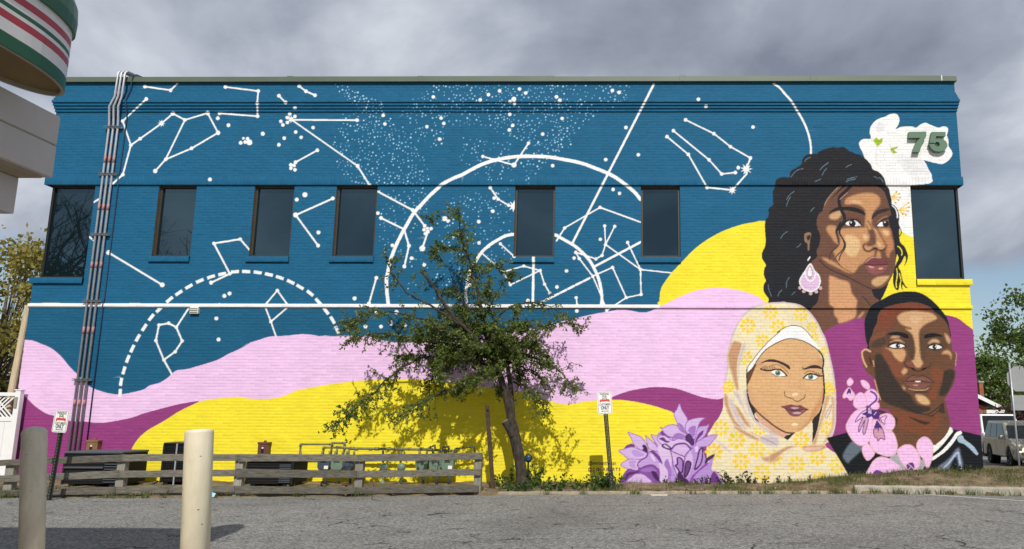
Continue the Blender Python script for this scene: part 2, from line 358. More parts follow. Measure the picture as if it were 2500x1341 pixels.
# ------------------------------------------------------------------ the mural: flat painted areas, laid out in photo pixels and
# carried onto the wall plane; every brick takes the paint of the place where it lies
SS = 2; CW, CH = int(PW*SS), int(PH*SS)
canvas = np.zeros((CH, CW, 3), np.uint8)
CROP = dict(A=(1840, 340, 6.095), B=(2000, 340, 6.096), C=(1840, 540, 5.59), D=(2000, 540, 5.158), E=(2080, 260, 3.942), F=(1740, 730, 5.828),
            G=(1880, 730, 5.828), H=(1720, 940, 5.589), I=(1880, 940, 5.364), J=(2080, 700, 6.096), K=(2080, 880, 6.704), L=(2040, 900, 4.965),
            M=(2180, 1020, 8.942), N=(1500, 970, 6.093), O=(1610, 970, 6.094), s1=(280, 190, 4.79), s2=(560, 190, 4.79), s3=(920, 190, 4.79),
            s4=(1280, 190, 4.79), s5=(1600, 190, 4.625), s6=(260, 560, 3.3525), s7=(500, 640, 6.094), s8=(690, 440, 5.158), s9=(1130, 470, 4.47),
            s10=(1360, 470, 4.47), s11=(840, 500, 3.3525), T=(1100, 700, 2.682), q=(0, 800, 2.4787), r=(450, 950, 3.43), t=(1250, 900, 3.04), w=(0, 400, 3.352), p=(0, 0, 1.0))
def cv(k, pts):
    ox, oy, s = CROP[k]; a = np.array(pts, float).reshape(-1, len(pts[0])) if not isinstance(pts, np.ndarray) else pts
    a = a.copy(); a[:, 0] = a[:, 0]/s + ox; a[:, 1] = a[:, 1]/s + oy; return a
def path(*segs):
    """join pieces given in different zoom frames: path('A', [...], 'B', [...])"""
    return np.vstack([cv(segs[i], segs[i+1]) for i in range(0, len(segs), 2)])
def smooth(P, closed=True, n=6):
    P = np.asarray(P, float); m = len(P)
    if m < 3: return P
    out = []; t = np.linspace(0, 1, n, endpoint=False)[:, None]
    rng = range(m) if closed else range(m-1)
    for i in rng:
        if closed: a, b, c, d = P[(i-1) % m], P[i], P[(i+1) % m], P[(i+2) % m]
        else: a, b, c, d = P[max(i-1, 0)], P[i], P[i+1], P[min(i+2, m-1)]
        out.append(0.5*((2*b) + (-a+c)*t + (2*a-5*b+4*c-d)*t*t + (-a+3*b-3*c+d)*t**3))
    out = np.vstack(out)
    return out if closed else np.vstack([out, P[-1]])
def fill(P, rgb, sm=True, alpha=1.0):
    P = np.asarray(P, float)
    if sm: P = smooth(P)
    P = P*SS
    x0 = max(int(P[:, 0].min())-1, 0); x1 = min(int(P[:, 0].max())+2, CW); y0 = max(int(P[:, 1].min())-1, 0); y1 = min(int(P[:, 1].max())+2, CH)
    if x1 <= x0 or y1 <= y0: return
    cnt = np.zeros((y1-y0, x1-x0+1), np.int16)
    A = P; B = np.roll(P, -1, 0); ys = np.arange(y0, y1) + 0.5
    for (ax, ay), (bx, by) in zip(A, B):
        if ay == by: continue
        lo, hi = (ay, by) if ay < by else (by, ay)
        i0 = max(int(math.ceil(lo-0.5)), y0); i1 = min(int(math.ceil(hi-0.5)), y1)
        if i1 <= i0: continue
        yy = ys[i0-y0:i1-y0]; xx = ax + (yy-ay)*(bx-ax)/(by-ay)
        ix = np.clip(np.ceil(xx-0.5).astype(int)-x0, 0, x1-x0)
        np.add.at(cnt, (np.arange(i0-y0, i1-y0), ix), 1)
    msk = (np.cumsum(cnt, 1)[:, :-1] & 1).astype(bool)
    sub = canvas[y0:y1, x0:x1]
    if alpha >= 1:
        soft = tuple(rgb) in SOFT and P[:, 0].mean() > 1740*SS
        if soft:
            vi = P[::max(1, len(P)//24)].astype(int); under = np.median(canvas[np.clip(vi[:, 1], 0, CH-1), np.clip(vi[:, 0], 0, CW-1)].astype(float), 0)
        sub[msk] = rgb
        if soft: stroke(P/SS, 3.0, tuple(int(v) for v in (under+np.array(rgb, float))/2), False, True)     # brushed, half-blended edge
    else: sub[msk] = (sub[msk]*(1-alpha) + np.array(rgb)*alpha).astype(np.uint8)
def stroke(P, w, rgb, sm=False, closed=False, taper=False):
    P = np.asarray(P, float)
    if sm: P = smooth(P, closed)
    if closed: P = np.vstack([P, P[:1]])
    P = P*SS; r0 = w*SS/2.0; n = len(P)-1
    for i in range(n):
        a, b = P[i], P[i+1]; r = r0*(1.0 - 0.75*i/max(n, 1)) if taper else r0
        x0 = max(int(min(a[0], b[0])-r)-1, 0); x1 = min(int(max(a[0], b[0])+r)+2, CW); y0 = max(int(min(a[1], b[1])-r)-1, 0); y1 = min(int(max(a[1], b[1])+r)+2, CH)
        if x1 <= x0 or y1 <= y0: continue
        X, Y = np.meshgrid(np.arange(x0, x1)+0.5, np.arange(y0, y1)+0.5)
        d = b-a; L2 = max(d @ d, 1e-9); t = np.clip(((X-a[0])*d[0] + (Y-a[1])*d[1])/L2, 0, 1)
        canvas[y0:y1, x0:x1][np.hypot(X-a[0]-t*d[0], Y-a[1]-t*d[1]) <= r] = rgb
def dots(P, r, rgb):
    for p in np.asarray(P, float): stroke([p[:2], p[:2]], 2*(p[2] if len(p) > 2 else r), rgb)
def star(c, r, rgb, n=8, rin=0.42):
    fill([(c[0] + r*(1 if k % 2 == 0 else rin)*math.sin(math.pi*k/n+0.1), c[1] - r*(1 if k % 2 == 0 else rin)*math.cos(math.pi*k/n+0.1)) for k in range(2*n)], rgb, False)

SOFT = {(198, 147, 104), (222, 184, 136), (208, 164, 122), (206, 158, 114), (204, 160, 118), (212, 172, 126), (186, 128, 90), (208, 156, 114), (206, 164, 120), (124, 68, 52), (126, 74, 52), (122, 72, 50), (60, 50, 45), (78, 60, 52), (88, 64, 52), (92, 68, 52), (126, 76, 56), (128, 76, 56), (206, 152, 108), (212, 164, 124), (206, 156, 112), (212, 166, 122), (198, 152, 116), (206, 192, 200), (208, 166, 130), (204, 164, 120), (218, 178, 138), (100, 112, 124), (108, 118, 138), (230, 230, 232), (226, 226, 230)}
BLUE = (27, 92, 126); YEL = (252, 226, 56); PINK = (236, 197, 236); MAG = (148, 64, 126); WHT = (250, 252, 252)
canvas[:] = BLUE
def gradient_paint():
    # the blue is a touch lighter on the upper storey
    canvas[:int(740*SS)] = (28, 96, 133)
gradient_paint()
rs = np.random.RandomState(5)
# big shapes
fill(path('s10', [(1128, 1240), (1120, 1180), (1125, 1100), (1145, 1030), (1190, 960), (1250, 880), (1335, 790)], 'p', [(1700, 605), (1750, 572), (1800, 552), (1845, 542), (1870, 540), (2000, 545), (2420, 560), (2420, 840), (2000, 840), (1700, 800)]), YEL)
pt = path('q', [(90, 70), (155, 75), (200, 80), (245, 97), (310, 125), (370, 175), (420, 235), (470, 285), (540, 355), (610, 385), (680, 402), (740, 403), (800, 393), (870, 375), (905, 352), (965, 335), (1010, 308)],
          's6', [(540, 1180), (580, 1155), (660, 1145), (750, 1120), (850, 1090), (920, 1065), (1000, 1020), (1080, 985), (1180, 930)], 's7', [(560, 1260), (680, 1200), (840, 1150), (970, 1110), (1180, 1100), (1400, 1078), (1500, 1078), (1600, 1085), (1700, 1102), (1800, 1095), (1900, 1105), (2100, 1101)],
          's11', [(150, 1075), (230, 1085), (300, 1105), (370, 1122), (450, 1130), (530, 1128), (620, 1125), (700, 1100), (760, 1092)], 'p', [(1130, 824), (1200, 815), (1260, 808), (1318, 800), (1342, 791), (1376, 784), (1424, 773)],
          's10', [(420, 1325), (540, 1305), (660, 1285), (740, 1285), (820, 1293), (900, 1310), (980, 1308), (1050, 1285), (1110, 1262), (1140, 1238), (1200, 1210), (1290, 1165)], 'p', [(1660, 725), (1700, 710), (1750, 703), (1800, 708), (1840, 720), (1856, 728), (1872, 742), (1900, 760)])
fill(np.vstack([smooth(pt, False), [(1900, 1250), (0, 1250), (0, 830)]]), PINK, False)
ml = path('q', [(60, 330), (112, 365), (135, 395), (175, 440), (225, 485), (280, 520), (330, 535), (400, 560), (450, 568), (520, 570), (580, 577), (640, 575), (720, 562), (800, 545), (870, 520), (950, 498), (1050, 472), (1130, 455), (1200, 446)])
fill(np.vstack([smooth(ml, False), [(520, 1000), (520, 1260), (0, 1260)]]), MAG, False)
mr_ = path('t', [(700, 230), (745, 212), (800, 190), (880, 165), (970, 148), (1060, 137), (1140, 140), (1220, 150), (1300, 175), (1370, 200), (1440, 218), (1520, 230)], 'H', [(60, 185), (120, 192), (170, 198), (220, 192), (250, 178), (300, 150)])
fill(np.vstack([smooth(mr_, False), [(1800, 1250), (1400, 1250), (1400, 1000)]]), MAG, False)
yl = path('q', [(762, 1100), (765, 960), (775, 830), (790, 760), (805, 720), (840, 670), (890, 625), (950, 590), (1010, 555), (1080, 510), (1150, 475), (1205, 450)], 'r', [(160, 98), (250, 82), (380, 72), (470, 68), (540, 80), (640, 85), (750, 78), (830, 60), (900, 30), (960, 8)],
          'p', [(780, 943), (830, 935), (880, 930), (940, 926), (1010, 926), (1080, 931), (1130, 938), (1180, 945), (1250, 956), (1300, 967)], 't', [(330, 255), (390, 265), (450, 262), (540, 245), (620, 238), (750, 232), (840, 237), (930, 250), (1040, 275), (1120, 300), (1200, 332)], 'p', [(1665, 1040), (1690, 1090), (1705, 1180), (1705, 1260)])
fill(np.vstack([smooth(yl, False), [(300, 1260)]]), YEL, False)
fill(path('p', [(1990, 830)], 'G', [(750, 490), (870, 410), (1000, 350)], 'D', [(260, 1290), (420, 1240), (570, 1225)], 'p', [(2160, 768), (2230, 762)], 'J', [(1385, 425), (1480, 440), (1560, 465), (1640, 515), (1707, 570)], 'p', [(2376, 806), (2420, 850), (2420, 1180), (1990, 1180)]), MAG)
# white flower by the numerals
W2 = (246, 248, 250)
fill(path('E', [(70, 350), (110, 315), (180, 310), (172, 250), (185, 190), (240, 130), (320, 100), (370, 75), (430, 75), (457, 120), (450, 170), (420, 222), (470, 200), (570, 195), (620, 205), (660, 175), (710, 160), (760, 180), (830, 205), (880, 195), (920, 205), (925, 240), (915, 280), (930, 330), (930, 380), (960, 430), (965, 470), (930, 520), (870, 555), (800, 545), (680, 520), (720, 580), (745, 620), (770, 680), (730, 745), (330, 757), (200, 700), (110, 460), (80, 400)]), W2)
fill(path('E', [(320, 757), (575, 757), (600, 1000), (600, 1262), (540, 1242), (490, 1210), (440, 1180), (380, 1000), (350, 850)]), W2, False)
fill(path('E', [(250, 150), (300, 165), (312, 240), (240, 250), (230, 200)]), (226, 226, 230))
fill(path('E', [(400, 470), (560, 480), (680, 520), (740, 630), (755, 690), (700, 740), (560, 690), (450, 560)]), (230, 230, 232))
stroke(path('E', [(380, 470), (480, 600), (580, 715)]), 4, W2)
for ln in ([(235, 395), (240, 560)], [(180, 310), (205, 330)], [(370, 350), (375, 400), (390, 470)], [(480, 780), (540, 790), (550, 860), (520, 930), (470, 930)], [(450, 1100), (500, 1150), (575, 1170)]):
    stroke(path('E', ln), 1.3, (214, 214, 218), True)
fill(path('E', [(205, 330), (235, 295), (260, 322), (300, 300), (290, 350), (245, 390)]), (160, 190, 48), False)
fill(path('E', [(370, 400), (440, 388), (447, 398), (405, 418), (440, 448), (400, 455), (375, 430)]), (165, 185, 60), False)
for base, ends in (((385, 870), [(430, 825), (455, 842), (465, 880), (450, 905), (420, 930)]), ((450, 1000), [(545, 930), (550, 970), (540, 1010), (520, 1045), (490, 1040)])):
    for e_ in ends:
        stroke(path('E', [base, e_]), 2.6, (240, 200, 70)); dots(path('E', [e_]), 2.4, (214, 160, 50))
# galaxy of small dots
def scatter(poly, n, r0, r1):
    poly = np.array(poly, float); lo, hi = poly.min(0), poly.max(0); k = 0; placed = []
    for _ in range(n*40):
        if k >= n: break
        c = lo + rs.rand(2)*(hi-lo); x, y = c; ins = False; j = len(poly)-1
        for i in range(len(poly)):
            if (poly[i, 1] > y) != (poly[j, 1] > y) and x < (poly[j, 0]-poly[i, 0])*(y-poly[i, 1])/(poly[j, 1]-poly[i, 1])+poly[i, 0]: ins = not ins
            j = i
        if not ins or any(abs(x-a) < 5 and abs(y-b) < 5 for a, b in placed): continue
        placed.append((x, y)); k += 1; v = rs.rand()
        dots([c], r0 + (r1-r0)*rs.rand()**2, (int(96+100*v), int(158+68*v), int(198+46*v)))
for poly, n in ((((815, 206), (850, 212), (900, 240), (940, 250), (940, 272), (880, 276), (840, 240)), 60), (((836, 278), (930, 270), (1010, 330), (1040, 400), (1055, 452), (920, 452), (870, 450), (826, 420), (812, 350)), 300),
                (((1010, 240), (1060, 210), (1200, 207), (1360, 207), (1540, 207), (1530, 240), (1480, 275), (1430, 300), (1390, 362), (1340, 372), (1230, 330), (1190, 312), (1040, 302), (960, 300)), 480),
                (((1010, 300), (1090, 310), (1080, 370), (1020, 350)), 30), (((1130, 330), (1250, 350), (1260, 450), (1180, 440), (1120, 400)), 80), (((1260, 370), (1380, 320), (1370, 370), (1320, 420), (1290, 460)), 60),
                (((920, 456), (1040, 456), (1060, 500), (960, 640), (920, 600), (930, 520)), 85), (((1100, 480), (1245, 458), (1250, 570), (1170, 590), (1100, 640), (1060, 560)), 130), (((950, 620), (1130, 570), (1140, 740), (960, 740)), 60), (((1180, 600), (1250, 590), (1250, 650), (1200, 650)), 20)):
    scatter(poly, n, 1.1, 2.3)
# constellations: lines with a dot on every joint
def con(k, chains, w=3.7, r=4.4):
    for ch in chains:
        P = cv(k, ch); stroke(P, w, WHT); dots(P, r, WHT)
con('s1', [[(355, 105), (655, 148)], [(370, 250), (95, 508), (190, 790), (97, 1133)], [(190, 790), (298, 715), (550, 535), (682, 420), (822, 495), (1088, 415), (1210, 645), (900, 828), (597, 957), (475, 1092)], [(822, 495), (597, 957)], [(1295, 110), (1680, 157), (1668, 300), (1672, 452), (1228, 418)]])
stroke(cv('s1', [(655, 148), (735, 70)]), 3.7, WHT); stroke(cv('s1', [(97, 1133), (-20, 1240)]), 4.2, WHT); dots(cv('s1', [(1210, 645), (1088, 415), (475, 1092), (682, 420)]), 5.3, WHT)
star(cv('s1', [(550, 535)])[0], 9.5, WHT); dots(cv('s1', [(1207, 475, 4.6), (1332, 557, 4.6), (1733, 657, 4.8), (1507, 710, 3.2), (1555, 715, 4.4), (1475, 762, 4.6), (1527, 754, 4.2), (1577, 758, 7.0), (1115, 1192, 4.8)]), 4, WHT)
con('s2', [[(818, 100), (897, 160), (1002, 207)], [(580, 212), (658, 290)], [(723, 494), (1495, 498)], [(1500, 1033), (1640, 1258)], [(1030, 850), (775, 990)]])
a, b_ = cv('s2', [(735, 497), (1500, 1033)])
for i in range(14): stroke([a + (b_-a)*(i+0.06)/14, a + (b_-a)*(i+0.94)/14], 3.4, WHT)
star(cv('s2', [(723, 487)])[0], 10, WHT)
dots(cv('s2', [(768, 355), (707, 425), (768, 455), (677, 468), (680, 525), (603, 512), (627, 553), (980, 585), (777, 637), (840, 698), (643, 708), (580, 785), (719, 1020), (758, 1027), (721, 1060), (768, 1078)]), 4.3, WHT)
dots(cv('s3', [(75, 443), (95, 543), (662, 227), (753, 474), (785, 536), (587, 575), (735, 720), (1437, 155), (1306, 200), (1210, 260), (1670, 133), (1743, 180), (1560, 280), (1612, 300), (1556, 430), (1590, 558), (1550, 612)]), 4.2, WHT)
dots(cv('s3', [(1603, 252)]), 5.8, WHT); con('s3', [[(1240, 922), (1605, 1022), (1775, 767)]], 3.6, 4.0); dots(cv('s3', [(1605, 1022)]), 6, WHT)
dots(cv('s4', [(377, 225), (418, 264), (1032, 150), (1109, 173), (445, 477), (216, 661), (1190, 584), (954, 959), (1335, 902), (333, 1030), (1040, 1308)]), 4.3, WHT)
stroke(path('s4', [(1515, 80)], 's10', [(165, 562)]), 5.2, WHT)
stroke(path('s11', [(365, 830), (350, 700), (348, 600)], 's8', [(1320, 1190), (1350, 1040), (1410, 870), (1480, 720), (1550, 590), (1650, 420), (1740, 320), (1850, 200), (1960, 100)], 's3', [(760, 1250), (880, 1185), (1000, 1135), (1100, 1080), (1230, 1015), (1350, 975), (1480, 945), (1620, 925), (1780, 918)], 's4', [(0, 920), (150, 920), (300, 930), (450, 955), (650, 995), (820, 1055), (1000, 1130), (1130, 1210), (1280, 1330)], 's10', [(910, 75)]), 8.2, WHT, True)
stroke(path('s9', [(40, 1200), (32, 1110), (42, 1020), (62, 920), (105, 810), (165, 715), (220, 640), (300, 570), (390, 515), (470, 475), (560, 458), (760, 440), (990, 462)], 's10', [(20, 485), (100, 530), (200, 590), (290, 670), (360, 750), (410, 840), (450, 930), (480, 1050), (490, 1150), (485, 1240)]), 7.2, WHT, True)
stroke(cv('s9', [(772, 705), (765, 1235)]), 6.2, WHT)
a, b_ = path('s9', [(805, 1228)], 's10', [(365, 932)])
for i in range(7): stroke([a + (b_-a)*(i+0.12)/7, a + (b_-a)*(i+0.88)/7], 5.2, WHT)
con('s9', [[(385, 75), (500, 142)], [(410, 562), (560, 700)], [(442, 868), (520, 1010), (845, 853)], [(442, 868), (665, 805), (845, 855), (892, 1003), (950, 1100)], [(1238, 1150), (1250, 1235)]], 3.2, 3.8)
stroke(cv('s9', [(330, -10), (385, 75)]), 3.4, WHT); dots(cv('s9', [(300, -50)]), 4.4, WHT); stroke(cv('s9', [(300, -50), (385, 75)]), 3.4, WHT); stroke(cv('s9', [(215, 670), (442, 868)]), 3.2, WHT); stroke(cv('s9', [(85, 905), (165, 955)]), 3, WHT); stroke(cv('s9', [(80, 930), (75, 1015)]), 3, WHT)
star(cv('s9', [(556, 152)])[0], 15, WHT); dots(cv('s9', [(343, 63), (328, 208), (175, 322), (178, 553), (1132, 858), (1028, 1034), (711, 1182), (75, 1015), (1245, 1295)]), 4.3, WHT)
con('s10', [[(85, 388), (470, 165)], [(520, 367), (530, 570)], [(630, 372), (530, 570), (492, 690), (425, 727), (205, 655)], [(530, 570), (912, 843)], [(770, 547), (912, 843), (918, 1115), (757, 1150), (543, 1290)], [(607, 820), (757, 1150)], [(607, 820), (390, 915)], [(205, 655), (243, 722), (390, 915)]], 3.2, 4.0)
stroke(cv('s10', [(-5, 530), (85, 388)]), 3.6, WHT); stroke(cv('s10', [(470, 165), (915, 327)]), 3.6, WHT); stroke(cv('s10', [(912, 843), (1250, 880)]), 3.0, WHT); stroke(cv('s10', [(390, 915), (470, 1100), (543, 1290)]), 3.0, WHT); stroke(cv('s10', [(410, 810), (920, 540)]), 5.4, WHT)
dots(cv('s10', [(473, 513), (187, 717), (103, 858), (683, 12)]), 4.0, WHT)
con('s8', [[(170, 440), (633, 233)], [(165, 440), (448, 825)], [(1640, 380), (1790, 577)], [(1240, 478), (1530, 620), (1592, 828), (1535, 1088)], [(1830, 650), (1760, 860)]], 4.2, 4.6)
stroke(cv('s8', [(1190, 140), (1640, 380)]), 4.2, WHT); dots(cv('s8', [(282, 185, 6.0), (180, 247, 4.8), (452, 660, 4.8), (165, 440, 6), (1783, 625, 4.3), (1825, 610, 3.8), (1870, 613, 4.3), (1832, 647, 4.3), (1800, 675, 4.3), (1760, 860, 7), (1200, 417, 4.3), (1383, 823, 4.3), (1625, 985, 4.5), (1785, 1070, 4.5)]), 4, WHT)
con('s11', [[(265, 600), (205, 810)]], 4.0, 4.6); dots(cv('s11', [(825, 115, 6), (852, 135, 4), (940, 232, 4.4), (898, 257, 4.4), (1218, 55, 4.4), (1104, 140, 4.4), (1105, 313, 4.2), (87, 768, 4.8), (385, 970, 6), (303, 998, 4.4), (177, 998, 4.8), (430, 880, 5), (505, 990, 4.4), (265, 880, 4.4)]), 4, WHT)
con('s6', [[(18, 192), (457, 456)]], 4.4, 5.8); con('s6', [[(880, 117), (1095, 82)], [(880, 117), (1010, 365), (857, 438)], [(572, 803), (510, 770), (430, 785), (405, 912), (470, 1070)], [(572, 803), (620, 915), (563, 1003), (470, 1070)]], 4.2, 4.2)
stroke(cv('s6', [(1095, 82), (1180, 180)]), 4, WHT); stroke(cv('s6', [(678, 640), (572, 803)]), 4, WHT); stroke(cv('s6', [(470, 1070), (535, 1186)]), 4.2, WHT); dots(cv('s6', [(857, 438), (965, 547), (1008, 527), (900, 731), (918, 903)]), 4.8, WHT)
stroke(cv('w', [(768, 316), (830, 278)]), 4, WHT); stroke(cv('w', [(733, 600), (778, 637)]), 4, WHT)
for ch in ([(1080, 425), (900, 640)], [(1080, 425), (1235, 640)], [(905, 680), (985, 888), (1060, 1108)], [(985, 888), (1228, 680)]): stroke(cv('s7', ch), 3.6, WHT)
dots(cv('s7', [(1080, 425), (985, 888)]), 4.2, WHT)
dc = path('s6', [(112, 1340), (120, 1250), (143, 1157), (175, 1062), (212, 978), (257, 890), (310, 805), (367, 722), (432, 657), (517, 577), (593, 522), (675, 470), (765, 423), (857, 390), (948, 367)], 's7', [(450, 147), (617, 143), (788, 157), (955, 187), (1117, 233), (1280, 298), (1418, 373), (1568, 465), (1690, 590), (1805, 730), (1902, 865), (1970, 1010)])
for i in range(len(dc)):
    d_ = dc[min(i+1, len(dc)-1)] - dc[max(i-1, 0)]; d_ = d_/np.hypot(*d_); nn = np.array([-d_[1], d_[0]])*3.8; d_ = d_*9.8
    fill([dc[i]-d_-nn, dc[i]+d_-nn, dc[i]+d_+nn, dc[i]-d_+nn], (240, 247, 250), False)
con('s5', [[(342, 477), (663, 633), (850, 780), (1075, 908)], [(585, 1240), (373, 867), (133, 667)], [(205, 600), (607, 928), (750, 1088), (905, 1072)]], 3.5, 4.3)
stroke(cv('s5', [(1075, 908), (1027, 1035), (1030, 1090), (870, 1270), (585, 1240)]), 3.8, WHT); star(cv('s5', [(1027, 1035)])[0], 15, WHT, 9); star(cv('s5', [(870, 1270)])[0], 11, WHT, 8)
dots(cv('s5', [(937, 1017), (487, 245), (573, 323), (1104, 558), (133, 667), (205, 600), (342, 477)]), 4.4, WHT)
stroke(cv('s5', [(1335, 70), (1400, 110), (1470, 190), (1540, 270), (1600, 370), (1660, 470), (1710, 580), (1745, 700), (1757, 790), (1757, 870)]), 4.8, WHT, True)
fill([(50, 740.5), (1612, 744.5), (1612, 753.5), (50, 751.5)], WHT, False)

# ---- woman with curly hair
HAIR = (36, 37, 43); SKD = (110, 77, 64); SKL = (198, 147, 104); SKH = (222, 184, 136); SKM = (150, 104, 78)
skin = path('p', [(1994, 540), (2000, 522), (2010, 514), (2018, 497), (2033, 483), (2049, 468), (2062, 458), (2079, 453), (2098, 455), (2118, 453), (2139, 455), (2156, 465), (2164, 481), (2170, 500), (2178, 534)], 'D', [(905, 60), (925, 150), (945, 270), (960, 400), (968, 480), (952, 600), (925, 680), (890, 750), (840, 810), (780, 845), (700, 855), (662, 862), (670, 900), (700, 960), (760, 1010), (720, 1100), (560, 1300)], 'p', [(2060, 800), (2000, 818), (1970, 790), (1976, 760), (1995, 739), (2000, 719), (2004, 690), (1985, 650), (1981, 640), (1995, 628), (1994, 612), (2000, 600), (2003, 577), (1996, 558)])
fill(path('C', [(200, 1200), (195, 1130), (205, 1080), (200, 1050), (165, 1010), (140, 960), (135, 900), (145, 855), (168, 815), (145, 760), (140, 700), (150, 640), (168, 605), (150, 570), (120, 520), (112, 470), (125, 410), (155, 350), (165, 270), (160, 180), (152, 80), (160, 0)],
          'A', [(180, 1200), (215, 1160), (225, 1100), (220, 1060), (245, 1010), (290, 980), (285, 920), (288, 850), (285, 780), (310, 730), (320, 660), (340, 610), (390, 575), (470, 570), (535, 570), (540, 510), (570, 465), (640, 425), (710, 375), (720, 320), (750, 265), (800, 230), (880, 220), (950, 215), (970, 190), (1050, 155), (1130, 130)],
          'B', [(220, 120), (270, 130), (320, 120), (370, 120), (420, 155), (450, 180), (510, 200), (540, 220), (610, 235), (660, 270), (720, 320), (770, 380), (800, 450), (870, 480), (930, 530), (970, 590), (990, 650), (1000, 690), (1040, 740), (1060, 830), (1080, 900), (1080, 960), (1120, 1000), (1150, 1050), (1165, 1120), (1165, 1240)], 'p', [(2192, 560), (2186, 640), (2130, 760), (2000, 800), (1900, 770)]), HAIR)
fill(skin, SKD)
# magenta shows again below the neck
fill(path('p', [(1990, 822)], 'G', [(750, 490), (870, 410), (1000, 350)], 'D', [(260, 1290), (420, 1240), (570, 1228), (700, 1341)], 'p', [(2130, 840), (2000, 840)]), MAG)
fill(path('B', [(380, 960), (400, 890), (470, 850), (560, 820), (680, 800), (780, 800), (860, 830), (905, 880), (910, 950), (880, 1010), (830, 1060), (808, 1100), (790, 1160), (785, 1230), (775, 1341), (690, 1341), (680, 1250), (690, 1150), (690, 1100), (670, 1040), (600, 990), (520, 970), (440, 975)]), SKL)
fill(path('B', [(455, 930), (520, 915), (610, 925), (640, 960), (560, 952), (490, 948)]), SKH)
fill(path('D', [(300, 95), (400, 90), (560, 80), (600, 60), (620, 140), (640, 200), (620, 260), (560, 290), (550, 330), (570, 370), (620, 390), (680, 375), (700, 375), (690, 440), (620, 470), (560, 530), (500, 570), (470, 620), (430, 655), (370, 645), (330, 610), (280, 580), (230, 530), (200, 440), (180, 380), (230, 330), (260, 250), (250, 170), (250, 120)]), SKL)
fill(path('D', [(330, 180), (420, 180), (500, 230), (520, 290), (510, 360), (470, 430), (420, 450), (360, 430), (320, 360), (330, 290)]), SKH)
fill(path('D', [(90, 100), (110, 60), (170, 55), (215, 75), (210, 150), (230, 230), (235, 290), (190, 260), (150, 200), (110, 150)]), SKL)
fill(path('D', [(40, 460), (100, 470), (200, 520), (280, 580), (330, 610), (420, 655), (350, 650), (230, 590), (120, 535), (60, 490)]), SKL)
fill(path('D', [(615, 0), (690, 85), (725, 105), (770, 190), (820, 270), (832, 330), (800, 362), (760, 362), (720, 330), (680, 330), (640, 372), (600, 372), (565, 330), (590, 300), (620, 320), (680, 310), (715, 280), (715, 200), (690, 120), (640, 50)]), SKL)
fill(path('D', [(730, 250), (770, 280), (785, 310), (755, 315), (735, 290)]), SKH)
fill(path('D', [(560, 170), (600, 180), (610, 220), (580, 240), (555, 210)]), SKH)
fill(path('D', [(745, 95), (800, 85), (880, 92), (905, 130), (912, 200), (935, 260), (935, 350), (900, 400), (880, 460), (850, 440), (840, 390), (855, 320), (830, 270), (785, 190)]), (186, 128, 90))
fill(path('D', [(795, 115), (870, 122), (880, 175), (840, 190), (810, 160)]), SKH)
fill(path('D', [(735, 378), (772, 400), (775, 455), (722, 455)]), SKL)
stroke(path('D', [(555, 315), (575, 365), (620, 386), (660, 366), (700, 345), (722, 342), (750, 366), (800, 368), (832, 340)]), 2.2, (70, 46, 40), True); stroke(path('D', [(690, 345), (720, 352)]), 3.4, (50, 34, 32))
fill(path('D', [(575, 545), (640, 480), (700, 455), (740, 470), (780, 460), (835, 490), (862, 545), (780, 552), (700, 552)]), (120, 64, 68))
fill(path('D', [(570, 555), (640, 560), (740, 567), (858, 553), (832, 620), (785, 660), (700, 672), (640, 650), (600, 602)]), (140, 84, 86))
stroke(path('D', [(575, 552), (700, 556), (860, 548)]), 1.8, (70, 38, 44)); fill(path('D', [(620, 565), (690, 576), (690, 592), (640, 590)]), (206, 150, 150)); fill(path('D', [(750, 590), (805, 588), (790, 610), (750, 610)]), (216, 156, 124))
stroke(path('D', [(590, 520), (640, 478), (700, 456), (740, 468), (780, 460)]), 1.4, (214, 170, 160), True)
fill(path('D', [(660, 760), (690, 730), (750, 702), (870, 690), (880, 710), (830, 770), (780, 810), (720, 825), (670, 800)]), (206, 164, 120))
fill(path('D', [(125, 720), (145, 690), (250, 730), (370, 770), (400, 850), (420, 920), (480, 1000), (470, 1080), (470, 1170), (430, 1232), (260, 1288), (230, 1230), (190, 1180), (180, 1090), (130, 1040), (125, 900)]), (208, 156, 114))
fill(path('D', [(480, 1222), (530, 1160), (560, 1140), (560, 1170), (520, 1215)]), SKL)
stroke(path('D', [(0, 490), (90, 580), (200, 640), (350, 700), (480, 770), (620, 840), (655, 855)]), 2.6, (66, 46, 42), True); stroke(path('D', [(550, 950), (600, 1000), (640, 1060)]), 3, (74, 52, 46))
fill(path('B', [(150, 1150), (200, 1100), (320, 1065), (330, 1130), (280, 1190), (210, 1200), (170, 1190)]), (204, 164, 120))
fill(path('B', [(385, 1255), (430, 1225), (500, 1208), (560, 1225), (625, 1280), (560, 1302), (480, 1302), (430, 1285)]), (238, 238, 238)); dots(path('B', [(495, 1256)]), 8.2, (34, 34, 38)); dots(path('B', [(476, 1240)]), 2.0, WHT)
stroke(path('B', [(350, 1230), (385, 1240), (430, 1215), (510, 1200), (570, 1218), (625, 1275)]), 3.0, (24, 22, 24), True); stroke(path('B', [(430, 1290), (500, 1306), (600, 1290)]), 1.4, (40, 30, 30))
for i, (x, y) in enumerate(((400, 1190), (430, 1175), (470, 1165), (510, 1165), (550, 1170), (585, 1190), (610, 1215))): stroke(path('B', [(x+6, y+40), (x, y)]), 1.6, (24, 22, 24))
fill(path('B', [(140, 1112), (190, 1060), (260, 1020), (340, 1010), (430, 1010), (540, 1020), (620, 1050), (672, 1090), (684, 1132), (600, 1102), (500, 1077), (420, 1062), (300, 1062), (220, 1082)]), (36, 34, 36))
